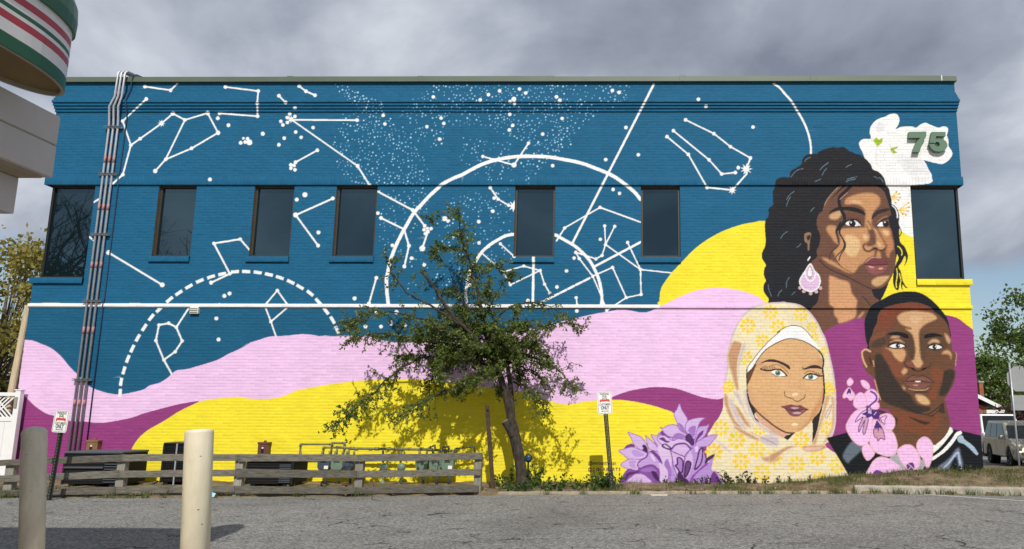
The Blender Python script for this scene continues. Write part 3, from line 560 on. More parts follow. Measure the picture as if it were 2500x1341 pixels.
fill(path('B', [(860, 1290), (900, 1250), (940, 1235), (962, 1290), (920, 1302)]), (238, 238, 238)); dots(path('B', [(992, 1262)]), 7.6, (34, 34, 38)); dots(path('B', [(980, 1238)]), 1.8, WHT)
stroke(path('B', [(855, 1290), (900, 1240), (960, 1200), (1035, 1180)]), 2.6, (24, 22, 24), True); stroke(path('B', [(870, 1240), (930, 1180), (1010, 1150)]), 3.0, (150, 112, 84), True)
fill(path('B', [(780, 1195), (800, 1120), (860, 1070), (940, 1040), (1030, 1028), (1042, 1062), (960, 1092), (880, 1122), (820, 1170)]), (58, 46, 44))
# hair on the right of the face and loose strands
fill(path('D', [(880, -60), (985, -60), (1000, 0), (1010, 80), (1010, 180), (1025, 270), (1080, 330), (1118, 430), (1105, 510), (1065, 580), (1092, 500), (1080, 440), (1040, 520), (1000, 580), (1030, 640), (1050, 740), (1085, 810), (1115, 845), (1085, 840), (1050, 800), (1052, 872), (1035, 840), (1018, 780), (1000, 868), (965, 862), (935, 800), (930, 720), (945, 620), (970, 540), (1000, 470), (975, 400), (950, 320), (945, 240), (925, 140), (890, 60)]), HAIR)
for ln in ([(990, 320), (1020, 340), (1045, 390), (1040, 430)], [(975, 600), (985, 680), (970, 780), (975, 840)], [(1010, 660), (1030, 740), (1022, 800)]): stroke(path('D', ln), 2.4, YEL, True)
stroke(path('B', [(1090, 985), (1140, 1040), (1160, 1110), (1165, 1170)]), 2.6, W2, True)
stroke(path('B', [(1100, 980), (1150, 1030), (1180, 1110), (1185, 1180), (1180, 1250), (1200, 1320)], 'D', [(1030, 110), (1035, 150), (1015, 190)]), 2.2, HAIR, True)
stroke(path('B', [(480, 690), (380, 790), (310, 860), (295, 930), (310, 1000), (340, 1080), (375, 1150), (378, 1240), (330, 1290), (285, 1341)]), 8.0, HAIR, True); stroke(path('B', [(420, 800), (360, 850), (310, 900)]), 2.0, (176, 140, 116), True)
stroke(path('D', [(270, 20), (235, 80), (215, 130), (240, 230), (250, 300), (200, 350), (140, 410), (130, 490)]), 4.0, HAIR, True, taper=True); stroke(path('D', [(300, 20), (265, 100), (262, 160), (300, 230), (320, 300), (290, 370), (240, 420), (210, 470), (250, 540), (295, 585)]), 4.6, HAIR, True, taper=True); stroke(path('D', [(300, 220), (335, 300), (310, 370), (270, 430), (250, 500)]), 2.6, HAIR, True)
stroke(path('B', [(330, 700), (250, 780), (180, 860), (110, 950), (70, 1050)]), 5.0, (120, 84, 66), True); stroke(path('B', [(280, 720), (200, 800), (120, 900), (80, 980)]), 1.6, (170, 150, 130), True)
for k_, ln in (('A', [(490, 900), (540, 830), (605, 778)]), ('A', [(490, 1000), (515, 920), (550, 860)]), ('A', [(990, 460), (1040, 405), (1110, 350)]), ('A', [(1020, 540), (1050, 480), (1090, 435)]), ('A', [(870, 640), (930, 625), (1000, 595)]), ('A', [(760, 330), (800, 290), (850, 270)]), ('A', [(560, 560), (640, 470), (740, 440)]), ('A', [(850, 1080), (880, 1040), (900, 1020)]), ('B', [(390, 640), (460, 610), (545, 595)]), ('B', [(420, 600), (480, 580), (560, 562)]), ('B', [(20, 450), (70, 400), (130, 360)]), ('B', [(400, 420), (440, 395), (480, 380)]), ('B', [(820, 560), (850, 570), (870, 590)]), ('B', [(890, 570), (930, 600), (955, 640)]), ('C', [(370, 240), (400, 190), (460, 145)]), ('C', [(200, 870), (210, 940), (245, 1030)]), ('C', [(450, 910), (450, 840), (485, 770)]), ('C', [(520, 1010), (545, 985), (570, 965)]), ('C', [(590, 360), (620, 340), (645, 310)]), ('C', [(330, 1030), (350, 980), (390, 940)])):
    stroke(path(k_, ln), 1.5, (104, 132, 152), True)
fill(path('C', [(690, 230), (695, 180), (740, 158), (785, 170), (775, 240), (765, 320), (760, 395), (740, 395), (735, 310), (700, 285)]), (146, 116, 94)); fill(path('C', [(725, 215), (770, 190), (770, 240), (740, 270)]), (60, 44, 42))
fill(path('C', [(775, 578), (840, 680), (890, 730), (917, 800), (912, 860), (880, 922), (820, 962), (770, 967), (700, 947), (650, 902), (620, 830), (640, 770), (692, 688)]), WHT)
fill(path('C', [(775, 600), (830, 690), (875, 740), (900, 800), (895, 855), (868, 908), (815, 945), (770, 950), (708, 930), (662, 890), (637, 830), (655, 780), (700, 700)]), (222, 190, 222))
stroke(path('C', [(697, 700), (722, 780), (772, 822), (828, 786), (848, 692)]), 2.6, WHT, True)
fill(path('C', [(770, 605), (802, 680), (806, 742), (770, 795), (734, 742), (738, 680)]), (186, 146, 162)); fill(path('C', [(768, 625), (796, 700), (792, 745), (768, 757), (744, 742), (744, 692)]), WHT)
dots(path('C', [(635, 912), (687, 958), (780, 988), (858, 965), (912, 915)]), 4.4, (208, 172, 184)); stroke(path('C', [(742, 535), (768, 495)]), 3, WHT)
# ---- woman with the flowered headscarf
CRM = (235, 222, 186); FLW = (244, 211, 58); FOLD = (198, 152, 116); MAUV = (206, 192, 200)
hij = path('F', [(160, 1341), (175, 1200), (200, 1060), (220, 950), (212, 850), (225, 760), (260, 620), (280, 540), (330, 410), (400, 290), (520, 160), (640, 100), (790, 70), (1000, 58)], 'G', [(240, 65), (380, 85), (480, 130), (570, 210), (660, 330), (720, 450), (780, 570), (820, 720), (860, 890), (890, 1030), (910, 1160)], 'I', [(845, 30), (860, 100), (862, 300), (858, 500), (820, 650), (770, 740), (720, 790), (800, 860), (900, 920), (1000, 1020), (1080, 1120), (1140, 1200), (1200, 1300)], 'p', [(2100, 1230), (1700, 1230)], 'H', [(20, 1341), (30, 800), (50, 670), (70, 640), (130, 540), (200, 440), (250, 330), (258, 250), (255, 100)])
fill(hij, CRM, True); stroke(path('F', [(175, 1200), (200, 1060), (220, 950), (212, 850), (225, 760), (260, 620), (280, 540), (330, 410), (400, 290), (520, 160), (640, 100), (790, 70), (1000, 58)], 'G', [(240, 65), (380, 85), (480, 130), (570, 210), (660, 330), (720, 450), (780, 570), (820, 720), (860, 890), (890, 1030), (910, 1160)], 'I', [(845, 30), (855, 100), (855, 300), (850, 500), (815, 650), (765, 740)]), 4.6, (212, 194, 200), True)
def bloom(c, r, clip=None):
    for k in range(8):
        a = math.pi*k/4; ca, sa = math.sin(a), -math.cos(a); px_, py_ = -sa, ca
        p = lambda rr, ww: (c[0] + ca*rr*r + px_*ww*r, c[1] + sa*rr*r + py_*ww*r)
        fill([p(0.36, 0), p(0.62, 0.20), p(0.85, 0.17), p(1.04, 0.0), p(0.85, -0.17), p(0.62, -0.20)], (min(255, FLW[0]+rs.randint(-8, 8)), FLW[1]+rs.randint(-10, 8), FLW[2]+rs.randint(-10, 30)))
    dots([c], 0.2*r, (236, 206, 92)); 
for k_, lst in (('F', [(500, 385, 20), (825, 190, 19), (930, 400, 19), (715, 600, 18), (455, 830, 19), (240, 1240, 15)]), ('G', [(440, 220, 19), (600, 400, 14), (775, 745, 11), (835, 1250, 14), (640, 540, 10)]), ('H', [(225, 595, 21), (440, 755, 22), (715, 885, 22), (500, 1045, 22), (130, 915, 22), (790, 1200, 22), (760, 600, 16), (320, 40, 14)]), ('I', [(410, 715, 21), (350, 1040, 21), (620, 945, 21), (880, 1050, 21), (650, 1245, 20), (740, 560, 18), (60, 960, 20), (780, 70, 16)])):
    for x, y, r in lst: bloom(cv(k_, [(x, y)])[0], r)
for k_, c_, P_ in (('F', FOLD, [(290, 620), (340, 605), (410, 640), (400, 740), (360, 850), (350, 1000), (360, 1200), (370, 1270), (345, 1300), (310, 1200), (270, 1050), (235, 940), (220, 800), (250, 700)]),
                   ('F', MAUV, [(425, 655), (470, 660), (440, 760), (400, 860), (375, 1000), (370, 1150), (355, 1000), (372, 850)]),
                   ('H', FOLD, [(270, 130), (310, 150), (330, 270), (380, 410), (430, 500), (515, 580), (450, 570), (380, 500), (320, 380), (280, 270)]), ('H', MAUV, [(340, 190), (390, 220), (420, 320), (500, 480), (580, 600), (500, 570), (400, 400), (350, 280)]),
                   ('H', FOLD, [(415, 290), (460, 310), (540, 430), (630, 570), (560, 550), (480, 420)]), ('H', MAUV, [(400, 100), (470, 120), (530, 280), (600, 450), (680, 590), (640, 545), (560, 400), (480, 240)]), ('H', MAUV, [(545, 95), (575, 100), (620, 300), (680, 440), (780, 540), (900, 620), (1006, 690), (1006, 720), (820, 620), (680, 500), (590, 340)]),
                   ('H', FOLD, [(400, 575), (450, 575), (560, 640), (680, 700), (745, 745), (720, 755), (600, 710), (480, 640)]), ('H', MAUV, [(750, 750), (860, 680), (1006, 740), (1006, 830), (880, 830)]), ('H', MAUV, [(150, 740), (230, 800), (330, 880), (370, 920), (300, 890), (200, 800)]), ('H', FOLD, [(770, 990), (850, 985), (1006, 930), (1006, 1020), (930, 1055), (830, 1040)]),
                   ('I', FOLD, [(0, 925), (130, 860), (250, 800), (320, 790), (420, 795), (560, 795), (710, 793), (722, 830), (640, 862), (520, 877), (440, 852), (420, 817), (330, 808), (220, 852), (130, 920), (60, 990), (0, 1010)]), ('I', (222, 186, 168), [(440, 825), (560, 818), (690, 818), (630, 850), (500, 862)]),
                   ('I', (208, 166, 130), [(530, 780), (560, 740), (620, 600), (660, 450), (700, 300), (720, 180), (740, 140), (780, 150), (760, 230), (720, 350), (690, 480), (640, 620), (600, 775)]), ('I', (208, 166, 130), [(800, 150), (838, 200), (842, 400), (832, 560), (790, 650), (720, 760), (690, 780), (740, 690), (800, 580), (818, 400), (815, 250)]), ('I', (222, 206, 208), [(725, 425), (735, 370), (765, 315), (805, 265), (792, 335), (752, 432)])):
    fill(path(k_, P_), c_)
stroke(path('I', [(725, 425), (735, 370), (765, 315), (805, 265), (792, 335), (752, 432)]), 1.6, (190, 140, 110), True, True); stroke(path('H', [(640, 650), (800, 730), (980, 810)]), 1.6, (180, 130, 100), True)
fill(path('H', [(690, 380), (740, 380), (840, 460), (1006, 590)], 'I', [(120, 590), (230, 650), (175, 692), (90, 650), (0, 600)], 'H', [(900, 620), (760, 510)]), (218, 172, 142))
FS = (218, 174, 126)
fill(path('F', [(490, 1200), (505, 1130), (545, 1080), (600, 960), (660, 840), (720, 760), (830, 670), (930, 610), (1040, 582)], 'G', [(270, 570), (390, 580), (500, 615), (600, 670), (690, 740), (730, 850), (750, 950), (745, 1060), (765, 1200), (770, 1330)], 'I', [(708, 80), (705, 130), (690, 240), (620, 370), (555, 460), (480, 540), (390, 600), (320, 632), (250, 632), (130, 580), (0, 500)], 'H', [(880, 500), (760, 400), (690, 320), (640, 240), (600, 130), (580, 0)]), FS)
fill(path('I', [(560, 330), (640, 200), (690, 60), (705, 130), (690, 240), (620, 370), (555, 460), (480, 540), (390, 600), (350, 602), (450, 520), (520, 440)]), (206, 152, 108))
fill(path('G', [(560, 930), (640, 890), (730, 860), (748, 950), (700, 940), (620, 935)]), (206, 156, 112)); fill(path('F', [(600, 960), (650, 870), (720, 880), (720, 950), (640, 990)]), (212, 164, 124)); fill(path('H', [(585, 20), (640, 240), (740, 370), (900, 500), (800, 330), (690, 200), (630, 60)]), (212, 166, 122))
fill(path('F', [(488, 1050), (560, 990), (622, 930), (565, 1080), (512, 1200), (490, 1205)]), (104, 70, 52))
stroke(path('F', [(484, 1000), (486, 1150), (492, 1341)], 'H', [(590, 120), (610, 200)]), 2.2, (44, 38, 38)); fill(path('H', [(575, 60), (600, 160), (650, 270), (722, 350), (690, 385), (680, 432), (640, 350), (600, 240), (580, 150)]), (50, 44, 44)); fill(path('H', [(680, 430), (720, 470), (750, 510), (700, 480)]), (60, 44, 40))
stroke(path('H', [(690, 340), (800, 440), (900, 520)], 'I', [(0, 497), (120, 580), (230, 630), (320, 632)]), 4.0, (108, 72, 54), True)
fill(path('I', [(690, 250), (640, 360), (558, 460), (556, 560), (550, 742), (582, 700), (622, 580), (652, 430), (682, 320)]), (48, 42, 42)); fill(path('I', [(178, 690), (230, 655), (322, 632), (232, 727)]), (48, 42, 42), False)
fill(path('I', [(330, 632), (400, 605), (480, 545), (553, 490), (553, 745), (520, 790), (220, 800), (250, 740)]), CRM); bloom(cv('I', [(410, 715)])[0], 21)
stroke(path('G', [(690, 735), (740, 800), (764, 900), (750, 1000), (766, 1150), (775, 1341)], 'I', [(712, 60), (706, 160), (690, 240)]), 4.0, (50, 42, 42), True)
fill(path('F', [(495, 1052), (510, 970), (580, 870), (680, 740), (830, 580), (960, 470), (1049, 400)], 'G', [(100, 480), (200, 420), (280, 392), (360, 388), (450, 410), (530, 480), (600, 570), (660, 640), (695, 725), (600, 665), (500, 610), (390, 575), (270, 565), (150, 600)], 'F', [(930, 608), (830, 660), (740, 740), (650, 850), (570, 980)]), WHT)
stroke(path('F', [(490, 1060), (500, 970), (575, 870), (675, 740), (825, 580), (960, 465)], 'G', [(100, 478), (200, 416), (280, 386), (360, 382), (450, 404), (535, 475), (605, 565)]), 1.8, (120, 88, 66), True)
stroke(path('G', [(695, 735), (600, 668), (500, 612), (390, 577), (270, 567), (150, 602), (0, 684)], 'F', [(740, 742), (650, 852), (570, 982), (495, 1058)]), 2.2, (84, 60, 48), True)
BR = (62, 48, 50)
fill(path('G', [(-140, 922), (-80, 885), (-10, 862), (70, 865), (150, 890), (220, 920), (270, 950), (292, 992), (270, 1002), (200, 952), (110, 912), (30, 898), (-60, 900)]), BR); fill(path('G', [(455, 962), (480, 990), (560, 958), (640, 940), (720, 963), (736, 1000), (650, 990), (560, 996), (490, 1010), (460, 996)]), BR)
for wht, iri, lid, low in (([(20, 1040), (80, 1018), (150, 1030), (232, 1097), (160, 1102), (90, 1096), (50, 1076)], (112, 1056), [(-130, 1000), (-70, 1018), (10, 1020), (80, 1003), (150, 1010), (200, 1050), (242, 1097)], [(30, 1060), (90, 1100), (170, 1104), (235, 1098)]), ([(495, 1122), (560, 1083), (620, 1085), (675, 1118), (620, 1152), (550, 1142)], (580, 1110), [(476, 1130), (520, 1085), (580, 1066), (650, 1080), (700, 1100), (738, 1096)], [(478, 1130), (560, 1152), (630, 1154), (690, 1120)])):
    fill(path('G', wht), (244, 244, 244)); dots(path('G', [iri]), 6.6, (92, 126, 104)); dots(path('G', [iri]), 2.6, (26, 34, 30)); dots(path('G', [(iri[0]-8, iri[1]-14)]), 1.3, WHT); stroke(path('G', lid), 3.4, (26, 22, 24), True); stroke(path('G', low), 1.4, (40, 30, 30), True)
for a_, b2 in (((-135, 985), (-90, 1010)), ((-110, 970), (-60, 1015)), ((-85, 960), (-40, 1018)), ((-55, 955), (-15, 1018)), ((-10, 960), (10, 1012)), ((30, 962), (40, 1010)), ((60, 965), (70, 1006)), ((640, 1045), (650, 1082)), ((665, 1048), (672, 1090)), ((690, 1055), (690, 1096)), ((715, 1065), (705, 1098))): stroke(path('G', [a_, b2]), 1.5, (26, 22, 24))
stroke(path('G', [(-10, 962), (80, 935), (160, 960), (230, 1020), (265, 1065)]), 1.8, (150, 96, 66), True); stroke(path('G', [(490, 1065), (550, 1030), (630, 1036)]), 1.8, (150, 96, 66), True); stroke(path('G', [(440, 1130), (430, 1200), (455, 1300)]), 1.6, (206, 158, 116), True); stroke(path('G', [(290, 1060), (280, 1200), (230, 1290)]), 1.6, (210, 162, 120), True)
fill(path('I', [(285, 130), (330, 105), (370, 120), (350, 145), (310, 150)]), (242, 212, 168)); stroke(path('I', [(190, 85), (198, 140), (240, 168), (290, 178), (322, 205), (370, 216), (420, 190), (452, 170), (462, 125)]), 2.0, (98, 66, 52), True); stroke(path('I', [(190, 260), (240, 225), (320, 235), (420, 240)]), 1.2, (206, 158, 118), True)
fill(path('I', [(148, 285), (210, 270), (280, 258), (340, 270), (400, 268), (460, 300), (507, 325), (430, 338), (340, 338), (240, 328)]), (124, 74, 80)); fill(path('I', [(195, 310), (260, 330), (340, 340), (440, 340), (492, 328), (440, 370), (380, 410), (320, 416), (270, 402), (230, 362)]), (132, 82, 88)); stroke(path('I', [(150, 288), (240, 326), (340, 336), (505, 326)]), 1.6, (74, 44, 50), True)
fill(path('I', [(275, 296), (330, 291), (385, 300), (340, 315), (290, 311)]), (206, 166, 170)); fill(path('I', [(295, 366), (350, 357), (412, 365), (370, 386), (310, 380)]), (206, 166, 170)); fill(path('I', [(280, 520), (325, 498), (370, 520), (325, 542)]), (244, 218, 180))
# ---- the man
BLK = (22, 26, 32); MB_ = (106, 73, 54); MRD = (124, 68, 52); MDK = (60, 50, 45); MLT = (208, 164, 122)
fill([(2018, 1070), (2070, 1056), (2110, 1080), (2200, 1090), (2319, 1043), (2328, 1049), (2345, 1052), (2396, 1064), (2406, 1170), (2110, 1230), (2060, 1140)], BLK, False)
fill(path('J', [(262, 930), (235, 880), (210, 800), (190, 650), (190, 500), (215, 430), (260, 330), (310, 270), (410, 215), (500, 165), (600, 115), (720, 80), (850, 72), (980, 85), (1080, 125), (1180, 195), (1260, 270), (1330, 350), (1400, 440), (1440, 540), (1460, 650), (1472, 760), (1400, 900), (700, 960)]), (26, 31, 38))
fill(path('J', [(262, 930), (255, 860), (270, 800), (300, 720), (330, 620), (370, 550), (390, 440), (440, 350), (510, 310), (620, 280), (750, 250), (860, 232), (980, 240), (1080, 270), (1170, 310), (1220, 370), (1290, 420), (1360, 480), (1430, 580), (1455, 700), (1480, 820), (1500, 960), (1530, 980), (1540, 1050), (1530, 1180), (1520, 1260)], 'K', [(1690, 150), (1690, 300), (1650, 420), (1590, 520), (1520, 640), (1540, 700), (1560, 800), (1590, 950), (1610, 1090), (1560, 1180), (1420, 1341)], 'p', [(2270, 1100), (2180, 1110), (2175, 1010)], 'K', [(480, 780), (430, 560), (385, 330), (300, 240), (220, 160), (170, 20)], 'J', [(150, 1080), (135, 1000), (150, 950), (210, 925)]), MB_)
fill(path('J', [(450, 350), (560, 300), (760, 255), (980, 250), (1150, 310), (1190, 370), (900, 345), (720, 390), (660, 480), (600, 590), (460, 640), (340, 640), (380, 540), (395, 440)]), MRD); fill(path('J', [(290, 760), (420, 680), (520, 660), (520, 740), (430, 800), (300, 820)]), (126, 76, 56)); fill(path('J', [(470, 900), (540, 950), (640, 1080), (760, 1150), (800, 1341), (640, 1341), (560, 1180), (450, 1020)]), (128, 76, 56))
fill(path('J', [(290, 860), (350, 800), (450, 760), (530, 750), (540, 830), (400, 905), (300, 905)]), (78, 60, 52)); fill(path('J', [(530, 690), (840, 690), (920, 780), (950, 950), (930, 1080), (860, 1040), (830, 930), (700, 960), (560, 930), (520, 820)]), (88, 64, 52)); fill(path('J', [(1010, 720), (1120, 690), (1340, 730), (1420, 820), (1380, 930), (1240, 970), (1110, 930), (1090, 1060), (1030, 1060)]), (92, 68, 52))
fill(path('J', [(675, 470), (700, 420), (780, 380), (900, 362), (1050, 370), (1180, 395), (1250, 440), (1262, 480), (1200, 515), (1100, 560), (1030, 620), (1000, 680), (1000, 800), (1010, 950), (1030, 1080), (1060, 1140), (1020, 1200), (970, 1210), (930, 1180), (890, 1110), (925, 1080), (945, 960), (935, 850), (905, 730), (860, 680), (800, 630), (870, 637), (880, 620), (800, 592), (720, 550)]), MLT); fill(path('J', [(860, 460), (900, 430), (990, 440), (1060, 480), (960, 560), (900, 540)]), (218, 178, 138))
fill(path('J', [(508, 915), (600, 920), (760, 930), (802, 990), (790, 1060), (750, 1122), (700, 1110), (640, 1060), (590, 980), (540, 940)]), (206, 158, 114))
for wht, iri, lid, low in (([(558, 890), (610, 863), (680, 853), (740, 863), (792, 886), (740, 907), (660, 912), (600, 907)], (685, 880), [(548, 888), (610, 845), (690, 835), (760, 858), (798, 886)], [(560, 905), (650, 926), (770, 912)]), ([(1143, 902), (1190, 880), (1240, 865), (1300, 880), (1348, 906), (1280, 927), (1200, 927)], (1230, 900), [(1132, 900), (1190, 862), (1250, 850), (1320, 872), (1352, 908)], [(1150, 915), (1220, 940), (1320, 925)])):
    fill(path('J', wht), (240, 240, 240)); dots(path('J', [iri]), 5.4, (30, 32, 38)); dots(path('J', [(iri[0]+16, iri[1]-4)]), 1.6, WHT); stroke(path('J', lid), 3.0, (24, 22, 24), True); stroke(path('J', low), 1.8, (50, 36, 32), True)
fill(path('J', [(525, 712), (580, 685), (680, 680), (770, 690), (830, 720), (842, 772), (780, 762), (700, 732), (600, 722)]), (26, 26, 30)); fill(path('J', [(1080, 732), (1130, 705), (1220, 695), (1310, 715), (1347, 747), (1250, 747), (1150, 762), (1085, 772)]), (26, 26, 30))
for P_ in ([(570, 832), (640, 790), (720, 790), (782, 842), (700, 818), (620, 818)], [(1138, 852), (1170, 800), (1240, 780), (1302, 810), (1292, 842), (1220, 832)], [(580, 772), (610, 737), (690, 737), (702, 762)], [(1380, 700), (1430, 730), (1467, 800), (1450, 852), (1410, 812)], [(1340, 1002), (1370, 960), (1430, 945), (1482, 1000), (1477, 1082), (1452, 1022), (1400, 1007)], [(740, 1270), (780, 1210), (825, 1240), (815, 1280), (770, 1312)]): fill(path('J', P_), (204, 160, 118))
stroke(path('J', [(275, 968), (210, 938), (162, 962), (152, 1012), (177, 1112), (217, 1192)]), 4.4, (210, 170, 126), True); fill(path('J', [(200, 985), (250, 970), (320, 1040), (340, 1150), (320, 1250), (250, 1200), (210, 1100)]), (104, 68, 52)); stroke(path('J', [(262, 1060), (280, 1120), (285, 1160)]), 4, (66, 46, 40)); stroke(path('J', [(318, 1110), (330, 1150), (335, 1190)]), 3.4, (204, 160, 118))
stroke(path('J', [(1545, 985), (1562, 1030), (1550, 1080), (1545, 1180)]), 1.8, (190, 150, 116), True)
fill(path('J', [(345, 1040), (430, 1010), (480, 1080), (560, 1200)], 'K', [(600, 100), (680, 250), (760, 370), (830, 480), (950, 560), (1000, 650), (1060, 720), (1150, 750), (1270, 770), (1270, 815), (1150, 862), (1060, 872), (950, 852), (800, 790), (600, 720), (480, 640), (430, 500), (388, 300)]), MDK)
fill(path('K', [(1490, 200), (1560, 160), (1640, 150), (1684, 200), (1664, 320), (1604, 450), (1544, 560), (1430, 580), (1450, 480), (1480, 350)]), MDK); fill(path('K', [(1290, 140), (1420, 120), (1490, 190), (1470, 330), (1400, 480), (1380, 620), (1300, 640), (1250, 560), (1330, 420)]), (126, 74, 52)); fill(path('K', [(640, 810), (900, 850), (1100, 900), (1300, 950), (1420, 860), (1430, 1050), (1340, 1150), (1250, 1230), (1000, 1180), (800, 1110), (700, 950)]), (122, 72, 50))
fill(path('K', [(920, 925), (980, 938), (1180, 998), (1282, 1013), (1220, 1052), (1120, 1032)]), (62, 46, 40)); stroke(path('K', [(740, 660), (950, 800), (1070, 862), (1230, 882), (1350, 822), (1490, 705)]), 2.4, (48, 38, 34), True); fill(path('K', [(1190, 890), (1300, 900), (1400, 830), (1495, 705), (1515, 800), (1510, 872), (1400, 850), (1320, 922)]), (66, 50, 42))
fill(path('K', [(835, 345), (900, 300), (1000, 250), (1090, 265), (1180, 260), (1280, 310), (1355, 362), (1260, 402), (1200, 452), (1080, 472), (960, 442), (890, 382)]), (128, 84, 74)); stroke(path('K', [(880, 330), (940, 280), (1000, 250), (1090, 264), (1180, 258), (1280, 312), (1350, 360)]), 1.8, (62, 42, 40), True); stroke(path('K', [(840, 352), (1000, 342), (1130, 348), (1330, 366)]), 2.6, (56, 38, 38), True); fill(path('K', [(1030, 347), (1080, 337), (1132, 347), (1080, 362)]), (238, 232, 232)); stroke(path('K', [(930, 465), (1030, 488), (1200, 485), (1250, 455)]), 1.8, (202, 162, 130), True); fill(path('K', [(1000, 398), (1085, 398), (1070, 422), (1020, 418)]), (196, 136, 122)); fill(path('K', [(1020, 505), (1230, 500), (1220, 535), (1040, 540)]), (84, 60, 50))
stroke(path('J', [(790, 1130), (800, 1190), (880, 1212), (960, 1258), (1030, 1250), (1110, 1215), (1168, 1175), (1168, 1132)]), 1.8, (56, 40, 36), True); fill(path('J', [(865, 1208), (910, 1212), (960, 1252), (910, 1244)]), (26, 22, 24)); fill(path('J', [(1030, 1240), (1060, 1216), (1112, 1206), (1085, 1238)]), (26, 22, 24)); fill(path('J', [(800, 1140), (890, 1120), (940, 1190), (880, 1200)]), (132, 80, 66))
fill(path('K', [(1038, 570), (1090, 558), (1180, 580), (1252, 640), (1278, 690), (1262, 727), (1180, 727), (1100, 692), (1060, 640)]), (212, 172, 126)); fill(path('K', [(832, 418), (870, 448), (877, 482), (842, 472)]), (204, 160, 118)); stroke(path('K', [(372, 320), (400, 420), (430, 540), (470, 640)]), 3, (196, 152, 112), True)
fill(path('M', [(1250, 205), (1300, 250), (1307, 310), (1240, 400), (1130, 540), (1000, 680), (880, 775), (860, 700), (880, 600), (940, 590), (1100, 450), (1190, 330), (1220, 270)]), (242, 240, 232)); fill(path('M', [(1440, 298), (1490, 298), (1507, 350), (1420, 410), (1300, 580), (1150, 740), (1000, 850), (870, 935), (838, 905), (870, 860), (1020, 760), (1180, 600), (1300, 450), (1370, 340)]), (244, 244, 240))
fill(path('M', [(1415, 440), (1460, 393), (1520, 395), (1570, 480), (1680, 560), (1780, 650), (1850, 760), (1865, 800), (1820, 817), (1700, 700), (1560, 582), (1450, 542), (1412, 490)]), (166, 186, 206)); fill(path('M', [(945, 1190), (980, 1080), (1150, 950), (1260, 850), (1350, 720), (1400, 668), (1455, 663), (1485, 800), (1532, 1000), (1512, 1140), (1440, 1140), (1420, 1000), (1390, 880), (1330, 900), (1260, 1050), (1190, 1190)]), (108, 118, 138)); stroke(path('M', [(1080, 1140), (1230, 980), (1380, 790), (1430, 780), (1460, 950), (1490, 1110)]), 5, (166, 182, 206), True)
fill(path('L', [(210, 880), (330, 960), (310, 1000), (190, 1110), (150, 1150), (90, 1080), (110, 1000)]), (100, 112, 124)); fill(path('L', [(660, 1090), (740, 1040), (820, 1130), (900, 1250), (780, 1210)]), (166, 172, 182)); fill(path('M', [(590, 940), (690, 930), (700, 1030), (640, 1150), (560, 1200), (500, 1190)]), (168, 170, 178)); fill(path('L', [(520, 500), (560, 560), (700, 700), (750, 650), (745, 600), (640, 540)]), (70, 54, 48))
OP = (240, 192, 236); OO = (226, 178, 190); VI = (82, 48, 122)
for k_, P_ in (('L', [(175, 120), (205, 140), (210, 175), (180, 208), (150, 200), (142, 160)]), ('L', [(310, 150), (350, 148), (395, 180), (415, 220), (405, 255), (370, 245), (325, 205)]), ('L', [(165, 235), (205, 280), (232, 320), (225, 360), (180, 385), (140, 350), (100, 360), (92, 330), (120, 275)]), ('L', [(290, 298), (340, 310), (375, 370), (380, 440), (330, 480), (270, 485), (225, 450), (220, 400), (240, 340)]), ('L', [(400, 265), (450, 252), (500, 290), (525, 350), (490, 420), (430, 450), (385, 440), (370, 370), (355, 310)]), ('L', [(440, 430), (490, 412), (525, 430), (525, 475), (490, 495), (430, 480)]),
               ('L', [(330, 950), (390, 910), (430, 960), (475, 1025), (440, 1080), (390, 1115), (350, 1070), (325, 1000)]), ('L', [(380, 480), (440, 520), (450, 620), (450, 740), (430, 830), (390, 900), (320, 935), (250, 910), (180, 830), (130, 720), (150, 640), (210, 550), (290, 490)]), ('L', [(450, 640), (500, 620), (570, 690), (640, 745), (700, 780), (740, 880), (750, 960), (720, 1040), (640, 1065), (540, 1040), (450, 980), (415, 880), (440, 760)]), ('L', [(540, 580), (600, 550), (670, 560), (715, 620), (715, 700), (670, 755), (610, 730), (560, 660)]), ('L', [(400, 1330), (430, 1170), (500, 1090), (580, 1075), (680, 1110), (760, 1170), (820, 1240), (860, 1330)]),
               ('M', [(95, 740), (150, 660), (260, 600), (380, 600), (460, 650), (540, 750), (590, 880), (590, 1000), (530, 1130), (470, 1190), (330, 1150), (220, 1010), (140, 880)]), ('M', [(520, 600), (560, 500), (650, 430), (740, 435), (820, 500), (870, 600), (870, 760), (850, 900), (800, 1050), (760, 1110), (700, 1040), (690, 940), (600, 830), (540, 720)])):
    fill(path(k_, P_), OP); stroke(path(k_, P_), 2.2, OO, True, True)
for k_, c_, P_ in (('L', VI, [(320, 550), (370, 525), (375, 480), (405, 460), (440, 490), (462, 512), (500, 503), (532, 540), (530, 590), (490, 617), (450, 600), (440, 580), (390, 602), (350, 600), (370, 577)]), ('L', VI, [(165, 240), (187, 270), (185, 312), (165, 297), (140, 317), (138, 290)]), ('L', (206, 154, 178), [(505, 640), (480, 690), (460, 770), (475, 830), (500, 840), (515, 880), (550, 845), (597, 867), (590, 800), (570, 730), (540, 680)]), ('L', VI, [(502, 630), (540, 680), (562, 740), (530, 720), (518, 775), (505, 722), (485, 742), (480, 700)]), ('L', (206, 160, 186), [(330, 590), (300, 660), (280, 720), (285, 770), (320, 700), (355, 630), (340, 700), (330, 770), (350, 800), (380, 720), (402, 615)]), ('L', (112, 56, 150), [(445, 1300), (480, 1240), (530, 1238), (600, 1270), (690, 1282), (560, 1310)]), ('M', (106, 52, 130), [(300, 1030), (370, 985), (440, 985), (472, 1080), (440, 1145), (370, 1165), (310, 1090)])):
    fill(path(k_, P_), c_)
